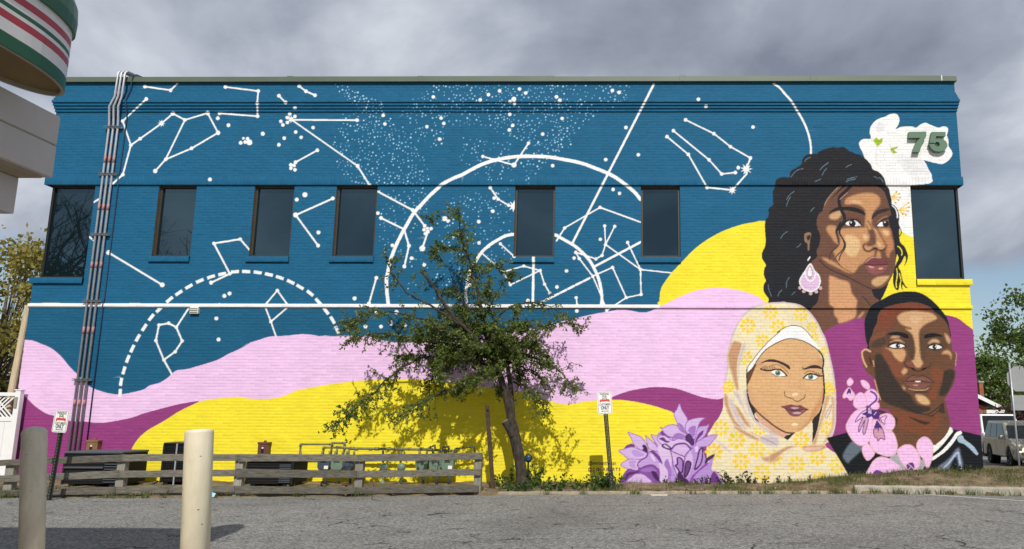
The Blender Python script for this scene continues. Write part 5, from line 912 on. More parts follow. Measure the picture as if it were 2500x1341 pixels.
vs = [(x, y, (gz(x, y)+hnoise(x, y)) if y > edge_y(x)+0.03 else -0.05) for x in gx_ for y in gy_]
m.add(vs, [(i*ny_+j, (i+1)*ny_+j, (i+1)*ny_+j+1, i*ny_+j+1) for i in range(nx_-1) for j in range(ny_-1)]); tag(m.build('dirt_strip', MT['dirt'], smooth=True), kind='structure')
# kerb on the right and low edging in the middle
def along(xs_, w, z0, z1, name, mat, off=0.0, wob=0.0, bevel=0.02):
    m = MB(); P = [Vector((x, edge_y(x)+off, 0)) for x in xs_]; n = len(P)
    for i, p in enumerate(P):
        h = z1[0]+(z1[1]-z1[0])*i/(n-1) + wob*math.sin(i*2.3)
        m.v += [(p.x, p.y, z0), (p.x, p.y+w, z0), (p.x, p.y+w, h), (p.x, p.y, h)]
    for i in range(n-1):
        a = 4*i; m.f += [(a+k, a+(k+1) % 4, a+4+(k+1) % 4, a+4+k) for k in range(4)]
    m.f += [(0, 3, 2, 1), tuple(4*(n-1)+k for k in range(4))]
    return m.build(name, mat, bevel=bevel)
tag(along(np.linspace(4.62, 11.2, 26), 0.16, -0.05, (0.155, 0.175), 'kerb', MT['concrete'], wob=0.004, bevel=0.03), kind='structure')
tag(along(np.linspace(-2.55, 4.55, 30), 0.12, -0.05, (0.055, 0.05), 'edging', MT['concrete_edge'], wob=0.006, bevel=0.012), kind='structure')
# worn white parking line and a paint remnant
a = on_z(2245, 1206.5, 0.004); b = on_z(2520, 1224, 0.004); d = (b-a).normalized(); nn = Vector((-d.y, d.x, 0))*0.05
m = MB(); m.add([a-nn, b-nn, b+nn, a+nn], [(0, 1, 2, 3)]); tag(m.build('parking_line', MT['roadpaint']), kind='structure')
m = MB(); m.add([on_z(1585, 1207, 0.004), on_z(1632, 1207, 0.004), on_z(1628, 1211, 0.004), on_z(1592, 1211, 0.004)], [(0, 1, 2, 3)]); tag(m.build('parking_line', MT['roadpaint']), kind='structure')

# ------------------------------------------------------------------ timber rail fence
FN = {-70: -2.97, 120: -2.96, 290: -2.88, 581: -2.68, 873: -2.46, 1175: -2.10}
def fy(u): return float(np.interp(u, list(FN.keys()), list(FN.values())))
fence = empty('timber_rail_fence', (-7.5, -2.7, 0), 'low weathered grey timber fence of three rails in front of the gas meters', 'fence')
FO = -Vector(fence.location)
spans = [((-70, 1127, 1141), (126, 1117, 1133)), ((-70, 1164, 1181), (119, 1157, 1173)), ((-70, 1200, 1215), (117, 1195, 1210)),
         ((133, 1117, 1133), (295.5, 1110.5, 1128)), ((121, 1157, 1173), (287.5, 1149, 1167)), ((120, 1195.5, 1210), (281, 1189, 1206)),
         ((296.2, 1110, 1127), (580, 1109, 1125)), ((288.2, 1150, 1167), (574.5, 1147, 1163)), ((281.7, 1189, 1206), (571.5, 1186, 1202)),
         ((581, 1109, 1127), (875.4, 1110, 1126.5)), ((575.2, 1145, 1166), (870, 1150, 1167)), ((572.2, 1187, 1205), (868.5, 1190, 1206.5)),
         ((876, 1110, 1128), (1176, 1105.5, 1122)), ((870.7, 1150.5, 1167), (1173, 1145, 1161)), ((869.2, 1190.5, 1206.5), (1168, 1185, 1202))]
rf = random.Random(8)
for (u0, t0, b0), (u1, t1, b1) in spans:
    y0, y1 = fy(u0), fy(u1); n = 7; m = MB()
    for i in range(n+1):
        s = i/n; u = u0+(u1-u0)*s; y = y0+(y1-y0)*s; T = on_y(u, t0+(t1-t0)*s, y) + FO; Bt = on_y(u, b0+(b1-b0)*s, y) + FO; w = rf.uniform(-0.005, 0.005)
        m.v += [(T.x, T.y, T.z+w), (T.x, T.y+0.055, T.z+w), (Bt.x, Bt.y+0.055, Bt.z+w*0.6), (Bt.x, Bt.y, Bt.z+w*0.6)]
    for i in range(n):
        a_ = 4*i; m.f += [(a_+k, a_+(k+1) % 4, a_+4+(k+1) % 4, a_+4+k) for k in range(4)]
    m.f += [(0, 3, 2, 1), tuple(4*n+k for k in range(4))]
    m.build('rail', MT['wood'], fence, bevel=0.006)
for u, zt, w in ((18, 0.60, 0.16), (290, 0.73, 0.15), (579, 0.72, 0.15), (874, 0.70, 0.15), (1165, 0.79, 0.14)):
    p = on_z(u, 1212 if u < 900 else 1204, 0.0); y = fy(u)+0.06; x = on_y(u, 1180, y).x; m = MB()
    m.box(x-w/2+FO.x, x+w/2+FO.x, y+FO.y, y+0.14+FO.y, -0.12+FO.z, zt+FO.z); m.build('post', MT['wood_post'], fence, bevel=0.008)
for (u0, t0, b0), (u1, t1, b1) in spans:
    for u, t_, b_ in ((u0+4, t0, b0), (u1-4, t1, b1)):
        for f_ in (0.3, 0.7): p = on_y(u, t_+(b_-t_)*f_, fy(u))+FO; MB().lathe([(0.007, 0.0), (0.006, 0.004)], 7, Matrix.Translation(p) @ Matrix.Rotation(math.radians(90), 4, 'X')).build('nail', MT['rust'], fence)

# ------------------------------------------------------------------ parking signs
def parking_sign(base_uv, quad, ybase, ytop, label):
    """base on the ground, sign plate given by its four corners in the photo"""
    g = on_z(base_uv[0], base_uv[1], 0.02); g.y = ybase if ybase is not None else g.y
    root = empty('parking_sign', g, label, 'sign', 'customer parking signs'); off = -Vector(g)
    ytop = g.y-0.045; tl, tr, br, bl = [on_y(u, v, ytop) for u, v in quad]; c = (tl+tr+br+bl)/4
    ex = (tr-tl+br-bl); ex.normalize(); ez = (tl-bl+tr-br); ez = (ez - ex*ez.dot(ex)).normalized(); ey = ez.cross(ex)
    W = ((tr-tl).length+(br-bl).length)/2; H = ((tl-bl).length+(tr-br).length)/2
    M4 = Matrix(((ex.x, ey.x, ez.x, c.x+off.x), (ex.y, ey.y, ez.y, c.y+off.y), (ex.z, ey.z, ez.z, c.z+off.z), (0, 0, 0, 1)))
    def rrect(w, h, r, n=5):
        P = []
        for cx, cz, a0 in ((w/2-r, h/2-r, 0), (-w/2+r, h/2-r, 90), (-w/2+r, -h/2+r, 180), (w/2-r, -h/2+r, 270)):
            P += [(cx+r*math.cos(math.radians(a0+90*i/n)), cz+r*math.sin(math.radians(a0+90*i/n))) for i in range(n+1)]
        return P
    pl = MB().prism(rrect(W, H, 0.035), -0.003, 0.001, M4).build('plate', MT['sign_white'], root)
    o_, i_ = rrect(W-0.026, H-0.026, 0.026), rrect(W-0.036, H-0.036, 0.022); n = len(o_); m = MB()
    m.add([M4 @ Vector((p[0], -0.0045, p[1])) for p in o_] + [M4 @ Vector((p[0], -0.0045, p[1])) for p in i_], [(k, (k+1) % n, n+(k+1) % n, n+k) for k in range(n)]); m.build('border_line', MT['ink_black'], pl)
    def put(body, z, size, mat, wmax, bold=0.0):
        t = text_mesh(body, size, mat, 'lettering', pl, bold); vx = [v.co.x for v in t.data.vertices]; s = min(1.0, wmax/(max(vx)-min(vx)))
        t.matrix_local = M4 @ Matrix.Translation((0, -0.005, z)) @ Matrix.Rotation(math.radians(90), 4, 'X') @ Matrix.Diagonal((s, 1, 1, 1))
    put('PARKING', H*0.375, 0.062, MT['ink_black'], W*0.62, 0.001); put('FOR', H*0.265, 0.060, MT['ink_black'], W*0.30, 0.001)
    put('CUSTOMERS', -H*0.085, 0.058, MT['ink_black'], W*0.76, 0.0008); put('ONLY', -H*0.235, 0.098, MT['ink_black'], W*0.56, 0.003)
    # red car pictogram, seen head on
    cz = H*0.10; m = MB(); m.prism([(-W*.34, cz-.038), (-W*.34, cz+.004), (-W*.28, cz+.022), (W*.28, cz+.022), (W*.34, cz+.004), (W*.34, cz-.038), (W*.27, cz-.038), (W*.24, cz-.022), (-W*.24, cz-.022), (-W*.27, cz-.038)], -0.005, -0.0035, M4); m.build('car_pictogram', MT['ink_red'], pl)
    m = MB(); pr = [(-W*.17, cz+.024), (-W*.12, cz+.048), (W*.12, cz+.048), (W*.17, cz+.024), (W*.13, cz+.024), (W*.09, cz+.040), (-W*.09, cz+.040), (-W*.13, cz+.024)]; m.prism(pr, -0.005, -0.0035, M4); m.build('pictogram_roof', MT['ink_black'], pl)
    za = -H*0.375; m = MB(); m.prism([(-W*.27, za), (-W*.17, za+.012), (-W*.17, za+.005), (W*.17, za+.005), (W*.17, za+.012), (W*.27, za), (W*.17, za-.012), (W*.17, za-.005), (-W*.17, za-.005), (-W*.17, za-.012)], -0.005, -0.0035, M4); m.build('arrow', MT['ink_black'], pl)
    for s in (0.43, -0.445): MB().prism([(0.007*math.cos(k*math.pi/4), H*s+0.007*math.sin(k*math.pi/4)) for k in range(8)], -0.007, -0.003, M4).build('bolt', MT['galv'], pl)
    # U-channel post
    topc = (tl+tr)/2 - ez*0.06 + ey*0.012; a = Vector((0, 0, -0.25)) + (Vector((0, 0, 0))); b = topc + off; m = MB()
    d = (b-a).normalized(); r = ex.copy(); r = (r - d*r.dot(d)).normalized(); f = d.cross(r)
    for off_x, wx, wy in ((0, 0.032, 0.006), (-0.022, 0.006, 0.03), (0.022, 0.006, 0.03), (-0.034, 0.022, 0.006), (0.034, 0.022, 0.006)):
        dy = 0.015 if wx == 0.006 else (0.028 if abs(off_x) > 0.03 else 0.0)
        m.beam(a + r*off_x - f*dy*0 + ey*dy, b + r*off_x + ey*dy, wx, wy, up=ey)
    m.build('channel_post', MT['post_green'], root)
    m = MB()
    for k in range(26):
        p = a + (b-a)*(0.16+0.8*k/26) - ey*0.004; m.beam(p - d*0.006, p + d*0.006, 0.008, 0.002, up=ey)
    m.build('post_holes', MT['galv'], root, kind='stuff')
    return root
parking_sign((1497, 1200), [(1456.5, 956.4), (1492, 955), (1496.4, 1010), (1460.7, 1012)], None, -1.27, 'white customers-only parking sign on a leaning post between tree and painted crocuses')
parking_sign((116, 1219), [(137, 1001), (171, 1003.5), (161, 1057), (124, 1055)], None, -3.05, 'white customers-only parking sign leaning beside the shaded bollard and the conduits')

# ------------------------------------------------------------------ bollards
def bollard(utop, vtop, ubase, y, r, dome, mat, label):
    T = on_y(utop, vtop, y); zb = 0.14; B = on_y(ubase, 1341, y); d = (T-B).normalized(); base = T - d*((T.z-zb)/d.z)
    root = empty('bollard', base, label, 'bollard', 'bollards in front of the store'); L = (T-base).length
    q = Vector((0, 0, 1)).rotation_difference(d).to_matrix().to_4x4()
    if dome: prof = [(r, 0), (r, L-0.055), (r*0.99, L-0.045), (r*0.86, L-0.022), (r*0.55, L-0.006), (0.02, L)]
    else: prof = [(r, 0), (r, L-0.018), (r*1.0, L-0.014), (r*0.965, L-0.004), (r*0.93, L), (r*0.90, L-0.004), (0.02, L-0.004)]
    MB().lathe(prof, 40, q).build('steel_pipe', mat, root, smooth=True)
    if dome: MB().lathe([(r*1.012, L-0.075), (r*1.016, L-0.070), (r*1.016, L-0.055), (r*1.0, L-0.050)], 40, q).build('weld_ring', mat, root, smooth=True)
    else: MB().lathe([(r*0.93, L-0.003), (r*0.6, L+0.004), (0.02, L+0.006)], 32, q).build('cap', MT['white_paint'], root, smooth=True)
    rr = random.Random(int(utop))
    for k in range(7):
        a = math.radians(rr.uniform(200, 330)); h = rr.uniform(0.45, 0.95)*L; p = q @ Vector((r*1.0*math.cos(a), r*1.0*math.sin(a), h)); m = MB(); w = rr.uniform(0.004, 0.010)
        t = q @ Vector((-math.sin(a), math.cos(a), rr.uniform(-0.8, 0.8))); o_ = (q @ Vector((math.cos(a), math.sin(a), 0)))*0.0012; up_ = o_.cross(t).normalized()
        m.add([p+o_-t*w, p+o_+up_*w*0.35, p+o_+t*w, p+o_-up_*w*0.35], [(0, 1, 2, 3)]); m.build('scrape', MT['ink_black'], root)
    return root
bollard(487, 1050, 476, -12.35, 0.089, False, MT['cream'], 'cream painted steel bollard standing in full sun')
bollard(84.5, 1042, 77, -10.70, 0.096, True, MT['grey_bollard'], 'taupe domed steel bollard standing in the shade of the store')

# ------------------------------------------------------------------ rusty post, utility boxes, units along the wall
t = on_y(1188, 990, -1.42); b = on_z(1206, 1201, 0.0); root = empty('rusty_post', b, 'rusty leaning angle-iron post standing beside the tree trunk', 'post'); off = -Vector(b)
m = MB(); e1 = t+off; m.beam(Vector((0, 0, -0.2)), e1, 0.075, 0.012, up=(0, 1, 0)); m.beam(Vector((0.034, 0.03, -0.2)), e1+Vector((0.034, 0.03, 0)), 0.012, 0.07, up=(0, 1, 0)); m.build('angle_iron', MT['rust'], root, bevel=0.003)
m = MB()
for k in range(9): p = e1*(0.45+0.06*k); m.beam(p+Vector((0, -0.007, -0.007)), p+Vector((0, -0.007, 0.007)), 0.012, 0.003, up=(0, 1, 0))
m.build('bolt_holes', MT['dark_void'], root, kind='stuff')

def wallbox(u0, v0, u1, v1, mat, label):
    p0 = on_y(u0, v0, -0.12); p1 = on_y(u1, v1, -0.12); cx = (p0.x+p1.x)/2; w = p1.x-p0.x
    root = empty('utility_box', (cx, -0.06, 0.05), label, 'utility box', 'brown utility boxes at the wall')
    z0, z1 = -0.05, p0.z-0.05
    MB().box(-w/2, w/2, -0.09, 0.055, z0, z1-0.06).build('housing', mat, root, bevel=0.008); MB().box(-w/2-0.012, w/2+0.012, -0.10, 0.058, z1-0.06, z1-0.015).build('hood', mat, root, bevel=0.008)
    MB().box(-w*0.36, w*0.30, -0.098, -0.088, z1-0.36, z1-0.09).build('door', mat, root, bevel=0.004); MB().box(-0.03, 0.025, -0.112, -0.096, z1-0.24, z1-0.16).build('latch', MT['black_metal'], root, bevel=0.004); MB().box(-0.02, 0.015, -0.104, -0.097, z1-0.155, z1-0.125).build('sticker', MT['sign_white'], root)
    MB().lathe([(0.03, z1-0.015), (0.03, z1+0.012), (0.022, z1+0.02)], 12).build('knockout_cap', mat, root)
wallbox(214, 1073, 237, 1110, MT['brown_box'], 'tan-brown utility box on the magenta wall behind the grey-lidded air conditioner')
wallbox(632, 1078, 654, 1120, MT['redbrown_box'], 'dark red-brown utility box on the yellow wall')

def unit(u0, vtop, u1, vbot, y0, y1, label, style):
    """outdoor air-conditioning unit with louvred front"""
    a = on_y(u0, vbot, y0); b = on_y(u1, vtop, y0); w = b.x-a.x; h = b.z; cx = (a.x+b.x)/2
    root = empty('air_conditioner', (cx, (y0+y1)/2, 0.05), label, 'air conditioner', 'air-conditioning units behind the fence'); d = y1-y0; H = h-0.05
    MB().box(-w/2, w/2, -d/2+0.02, d/2, 0.06, H-0.045).build('cabinet', MT['dark_void'] if style != 'tall' else MT['black_metal'], root, bevel=0.01)
    MB().box(-w/2-0.015, w/2+0.015, -d/2-0.01, d/2+0.01, H-0.045, H).build('lid', MT['lid_grey'] if style == 'wide' else MT['black_metal'], root, bevel=0.015)
    for sx in (-1, 1): MB().box(sx*w*0.36-0.05, sx*w*0.36+0.05, -d/2+0.04, d/2-0.04, -0.04, 0.062).build('foot', MT['black_metal'], root)
    for sx in (-w/2, w/2): MB().box(sx-0.02, sx+0.02, -d/2-0.004, -d/2+0.03, 0.05, H-0.04).build('corner_post', MT['black_metal'], root, bevel=0.005)
    if style == 'tall':
        MB().box(-0.014, 0.014, -d/2-0.03, -d/2-0.008, -0.04, H-0.02).build('conduit', MT['galv'], root)
        n = 14
        for k in range(n): z = 0.10+(H-0.20)*k/(n-1); MB().box(-w/2+0.02, w/2-0.02, -d/2-0.002, -d/2+0.014, z-0.006, z+0.006).build('grille_wire', MT['black_metal'], root)
        for k in range(9): x = -w/2+0.05+(w-0.1)*k/8; MB().box(x-0.004, x+0.004, -d/2-0.006, -d/2+0.002, 0.08, H-0.06).build('grille_wire', MT['black_metal'], root)
        MB().box(w*0.12, w*0.40, -d/2-0.012, d/2-0.05, H, H+0.035).build('junction_box', MT['cn_trim'], root, bevel=0.008)
    else:
        MB().box(-w/2, w*0.2, -d/2-0.02, d/2, H*0.52, H*0.57).build('shelf', MT['lid_grey'] if style == 'wide' else MT['black_metal'], root, bevel=0.01)
        for k in range(11): z = 0.10+(H-0.2)*k/10; MB().box(w*0.22, w/2-0.03, -d/2-0.004, -d/2+0.05, z-0.008, z+0.010).build('louvre', MT['lid_grey'], root)
        for k in range(7): z = 0.12+(H-0.2)*k/6; MB().box(-w/2+0.03, w*0.2, -d/2+0.006, -d/2+0.03, z-0.01, z+0.01).build('fin', MT['black_metal'], root)
unit(148, 1103, 298, 1200, -1.45, -0.55, 'wide black air conditioner with a grey lid in front of the magenta wall', 'wide')
unit(389, 1081, 468, 1200, -0.95, -0.30, 'tall black air conditioner with a pale vertical conduit behind the sunlit bollard', 'tall')
unit(598, 1124, 715, 1196, -1.25, -0.45, 'low black air conditioner with louvres under the red-brown utility box', 'low')
cab = MB().tube([on_y(u, v, -0.7) for u, v in ((312, 1178), (330, 1181), (350, 1186), (370, 1184), (385, 1175))], 0.022, 8).build('hose', MT['black_metal'], smooth=True); tag(cab, 'sagging black insulated hose between two air conditioners', 'hose')

# ------------------------------------------------------------------ gas piping and meters
GY = -0.42
pipe = empty('gas_manifold', on_y(970, 1190, GY), 'olive gas manifold pipe with bent risers running above the meters', 'pipe'); GO = -Vector(pipe.location)
def gp(*uv, r=0.022, y=GY, name='pipe', mat='pipe_green'):
    P = [on_y(u, v, y)+GO for u, v in uv]; Q = [P[0]]
    for i in range(1, len(P)-1):       # soften the bends
        a_, b_, c_ = P[i-1], P[i], P[i+1]; Q += [b_+(a_-b_).normalized()*0.03, b_, b_+(c_-b_).normalized()*0.03]
    Q.append(P[-1]); o = MB().tube(Q, r, 9).build(name, MT[mat], pipe, smooth=True)
    for i in range(1, len(P)-1): MB().tube([P[i]+(P[i-1]-P[i]).normalized()*0.05, P[i], P[i]+(P[i+1]-P[i]).normalized()*0.05], r*1.35, 9).build('elbow', MT[mat], o, smooth=True)
    return o
gp((732, 1204), (733, 1110), (734, 1085), (810, 1085), (812, 1092)); gp((808, 1110), (811, 1082), (841, 1082), (842, 1094), (838, 1110)); gp((789, 1112), (790, 1093), (826, 1093)); gp((820, 1092), (860, 1095), (920, 1096), (980, 1097), (1050, 1098), (1115, 1102), r=0.028); gp((852, 1096), (851, 1116)); gp((823, 1094), (822, 1112))
gp((1045, 1100), (1046, 1094), (1062, 1087), (1062, 1096), r=0.018); gp((1080, 1102), (1081, 1092), (1096, 1091), (1096, 1102), r=0.018); gp((1108, 1105), (1112, 1096), (1158, 1090), (1158, 1112), r=0.018); gp((1025, 1098), (1026, 1112), r=0.02); gp((1058, 1098), (1058, 1112), r=0.02); gp((1090, 1101), (1090, 1112), r=0.02)
for u in (937, 980):
    gp((u-2, 1098), (u-2, 1130), r=0.024); gp((u-2, 1148), (u-3, 1200), r=0.022)
    c_ = on_y(u, 1141, GY)+GO; q = Matrix.Translation(c_) @ Matrix.Rotation(math.radians(90), 4, 'X'); MB().lathe([(0.02, -0.05), (0.085, -0.035), (0.095, 0.0), (0.085, 0.035), (0.03, 0.06)], 18, q).build('regulator', MT['meter_green'], pipe, smooth=True)
    c_ = on_y(u-3, 1180, GY)+GO; MB().lathe([(0.03, -0.06), (0.055, -0.03), (0.055, 0.02), (0.03, 0.05), (0.03, 0.07)], 14, Matrix.Translation(c_)).build('valve', MT['meter_green'], pipe, smooth=True)
for u in (870, 905, 950, 1000, 1030): c_ = on_y(u, 1096.5, GY)+GO; MB().tube([c_-Vector((0.035, 0, 0)), c_+Vector((0.035, 0, 0))], 0.037, 10).build('coupling', MT['pipe_green'], pipe, smooth=True)
def meter(u, mat, label, tagw=False):
    g = on_z(u, 1200, 0.05); p = on_y(u, 1148, GY-0.02); zt = on_y(u, 1112, GY).z; zb = p.z; x = p.x
    root = empty('gas_meter', (x, GY-0.02, 0.05), label, 'gas meter', 'gas meters in front of the yellow wall'); zt -= 0.05; zb -= 0.05; w = 0.135
    MB().prism([(-w, zb+0.07), (-w*0.8, zb+0.01), (-w*0.3, zb), (w*0.3, zb), (w*0.8, zb+0.01), (w, zb+0.07), (w, zt-0.05), (w*0.8, zt), (-w*0.8, zt), (-w, zt-0.05)], -0.11, 0.09).build('body', MT[mat], root, bevel=0.018)
    MB().box(-w*0.5, w*0.5, -0.135, -0.108, zt-0.13, zt-0.03).build('index_box', MT[mat], root, bevel=0.01); MB().box(-w*0.38, w*0.38, -0.139, -0.134, zt-0.115, zt-0.05).build('dial', MT['black_metal'], root)
    for s in (-1, 1): MB().tube([(s*w*0.6, 0, zt-0.01), (s*w*0.6, 0, zt+0.09)], 0.024, 9).build('union', MT['pipe_green'], root, smooth=True)
    MB().tube([(0.02, 0.03, -0.06), (0.02, 0.03, zb+0.02)], 0.028, 8).build('stand_pipe', MT['meter_dark'], root, smooth=True)
    if tagw: MB().box(w*0.15, w*0.8, -0.116, -0.109, zb+0.03, zb+0.10).build('label', MT['sign_white'], root)
meter(793, 'meter_dark', 'slate gas meter with a white tag next to the first riser', True); meter(825, 'meter_green', 'sage green gas meter between two slate meters'); meter(853, 'meter_dark', 'slate gas meter half hidden behind a fence post')
meter(1031, 'meter_green', 'sage green gas meter next to the round regulators'); meter(1064, 'meter_green', 'sage green gas meter in the middle of the three by the fence end'); meter(1094, 'meter_green', 'sage green gas meter with a white label at the fence end', True)

# ------------------------------------------------------------------ white vinyl fence and pole at the wall's left end
vf = empty('vinyl_fence', (-14.6, -0.18, 0.05), 'white vinyl privacy fence with a lattice top at the building corner', 'fence'); vz = 1.98
px0 = on_y(43, 1000, -0.18).x + 14.6
MB().box(px0-0.06, px0+0.06, -0.06, 0.06, -0.1, vz).build('post', MT['white_vinyl'], vf, bevel=0.006); MB().box(px0-0.075, px0+0.075, -0.075, 0.075, vz, vz+0.03).build('post_cap', MT['white_vinyl'], vf, bevel=0.012)
for z0, z1 in ((1.86, 1.94), (1.30, 1.40), (0.08, 0.18)): MB().box(px0-3.2, px0-0.06, -0.03, 0.03, z0, z1).build('rail', MT['white_vinyl'], vf, bevel=0.005)
for k in range(18): x1 = px0-0.07-0.172*k; MB().box(x1-0.168, x1, -0.016, 0.016, 0.18, 1.30).build('board', MT['white_vinyl'], vf, bevel=0.004)
for sgn in (1, -1):
    for k in range(34):
        x0 = px0-0.10-0.10*k; z0, z1 = 1.40, 1.86; xa, xb = (x0-0.46, x0) if sgn > 0 else (x0, x0-0.46)
        if min(xa, xb) < px0-3.2: continue
        MB().beam((xa, 0.006*sgn, z0), (xb, 0.006*sgn, z1), 0.008, 0.035, up=(0, 1, 0)).build('lattice_slat', MT['white_vinyl'], vf) if False else None
        m = MB(); w_ = 0.022; m.add([(xa-w_, 0.006*sgn, z0), (xa+w_, 0.006*sgn, z0), (xb+w_, 0.006*sgn, z1), (xb-w_, 0.006*sgn, z1), (xa-w_, 0.006*sgn+0.008, z0), (xa+w_, 0.006*sgn+0.008, z0), (xb+w_, 0.006*sgn+0.008, z1), (xb-w_, 0.006*sgn+0.008, z1)], [(0, 1, 2, 3), (7, 6, 5, 4), (0, 3, 7, 4), (1, 5, 6, 2)])
        m.build('lattice_slat', MT['white_vinyl'], vf)
MB().box(px0-0.045, px0+0.02, -0.085, -0.06, 1.60, 1.84).build('hinge', MT['cn_trim'], vf, bevel=0.005)
pt_, pb_ = on_y(69, 746, 0.05), on_y(27, 965, 0.05); d = (pt_-pb_).normalized(); pb_ = pt_ - d*((pt_.z-0.0)/d.z)
pole = MB().tube([pb_-d*0.2, pb_+d*1.0, pb_+d*2.4, pt_], [0.085, 0.082, 0.075, 0.068], 14).build('timber_pole', MT['pole_wood'], smooth=False); tag(pole, 'pale cut-off timber pole leaning by the corner of the building', 'pole')

# ------------------------------------------------------------------ the store on the left
xB, xA = -5.10, -4.53
zf1 = on_x(0, 209, xB).z; cor = on_x(148, 294, xB); yF = cor.y; zf0 = on_x(132, 436, xB).z
store = empty('corner_store', (-9.0, -14.0, 0.0), 'one-storey store with pale panelled fascia standing beside the camera', 'building'); SO = Vector((9.0, 14.0, 0))
def sb(x0, x1, y0, y1, z0, z1, name, mat, bev=0.01, par=store): return MB().box(x0+9, x1+9, y0+14, y1+14, z0, z1).build(name, MT[mat], par, bevel=bev)
zmid = on_x(0, 294, xB).z
sb(-18, xB, -30, yF, zmid+0.012, zf1, 'fascia_panel', 'fascia'); sb(-18, xB-0.012, -30, yF-0.012, zmid, zmid+0.012, 'fascia_joint', 'cn_trim', 0); sb(-18, xB, -30, yF, zf0, zmid, 'fascia_panel', 'fascia')
sb(-17.9, xB-0.05, -29.9, yF-0.05, zf0-0.02, zf0+0.05, 'soffit', 'soffit'); zlow = on_y(20, 523, yF-0.06).z
xl = on_y(42, 470, yF-0.06).x
sb(-18, xl, yF-0.75, yF-0.06, zlow, zf0-0.021, 'bulkhead', 'fascia'); sb(-18, -7.4, -29.8, yF-1.2, 0.0, zlow, 'wall', 'store_wall')
for k in range(3): sb(-9.0, xl-0.0+0.0, yF-1.3-0.5*k, yF-1.26-0.5*k, zf0-0.05, zf0-0.021, 'soffit_batten', 'cn_trim', 0)
sb(-18.0, -2.45, -30, -10.35, -0.05, 0.14, 'walkway', 'sidewalk', 0.02)
# rounded illuminated-style band sign: striped vinyl skin around a stadium plan
band = empty('striped_band_sign', ((xA+xB)/2, -14.0, zf1), 'green, white and red striped band sign with a rounded end on the store fascia', 'sign'); BO = -Vector(band.location)
zb_ = on_x(0, 106, xA).z; tip = on_z(105, 243, zb_); R_ = (xA-xB)/2; xm = (xA+xB)/2; yc = tip.y-R_; RY_ = 0.74
for _ in range(40):                      # rounded end where the photo shows its right-hand outline
    um = max(project((xm+R_*math.cos(a/20), yc+RY_*math.sin(a/20), zb_+0.1))[0] for a in range(0, 31)); yc -= (um-162)*0.004
def plan(o):
    P = [(xB-o*0.2, -26.0), (xA+o, -26.0), (xA+o, yc)] + [(xm+(R_+o)*math.cos(math.radians(a)), yc+(RY_+o)*math.sin(math.radians(a))) for a in range(5, 176, 9)] + [(xB-o*0.2, yc)]
    return P
def ring(z0, z1, o0, o1, name, mat, cap=None):
    A, B_ = plan(o0), plan(o1); n = len(A); m = MB()
    m.add([(p[0]+BO.x, p[1]+BO.y, z0+BO.z) for p in A] + [(p[0]+BO.x, p[1]+BO.y, z1+BO.z) for p in B_], [(i, (i+1) % n, n+(i+1) % n, n+i) for i in range(n)])
    if cap == 'top': m.f.append(tuple(range(n, 2*n)))
    if cap == 'bot': m.f.append(tuple(range(n)))
    return m.build(name, MT[mat], band)
hs = [('green_stripe', 'cn_green', .21), ('white_panel', 'cn_white', .19), ('red_stripe', 'cn_red', .12), ('white_panel', 'cn_white', .06), ('green_stripe', 'cn_green', .07), ('white_panel', 'cn_white', .09), ('red_stripe', 'cn_red', .12), ('white_panel', 'cn_white', .14)]
z = zb_; tot = 0.50
for i, (nm, mt, f_) in enumerate(hs): ring(z, z+f_*tot, 0, 0, nm, mt, 'bot' if False else None); z += f_*tot
dm = [(0.0, 0.0), (0.0, 0.025), (0.10, 0.030), (0.22, 0.02), (0.33, -0.03), (0.40, -0.12), (0.43, -0.24)]
dome = MB(); rings_ = [plan(o) for _, o in dm]; n = len(rings_[0])
for (dz, o), P in zip(dm, rings_): dome.v += [(p[0]+BO.x, p[1]+BO.y, z+dz+BO.z) for p in P]
for j in range(len(dm)-1): dome.f += [(j*n+i, j*n+(i+1) % n, (j+1)*n+(i+1) % n, (j+1)*n+i) for i in range(n)]
dome.f.append(tuple((len(dm)-1)*n+i for i in range(n))); dome.build('green_hood', MT['cn_green'], band)
ring(zb_-0.004, zb_-0.004, 0.0, -0.03, 'bottom_trim', 'cn_trim'); ring(zb_-0.004, zb_+0.03, -0.03, -0.03, 'inner_lip', 'cn_trim')
P = plan(-0.03); MB().add([(p[0]+BO.x, p[1]+BO.y, zb_+0.028+BO.z) for p in P], [tuple(range(len(P)))]).build('underside_panel', MT['cn_tan'], band)
for yy in (yc-0.55, yc-2.0, yc-3.5): MB().box(xB+0.03+BO.x, xA-0.03+BO.x, yy+BO.y, yy+0.03+BO.y, zb_+0.004+BO.z, zb_+0.024+BO.z).build('cross_bar', MT['cn_trim'], band)

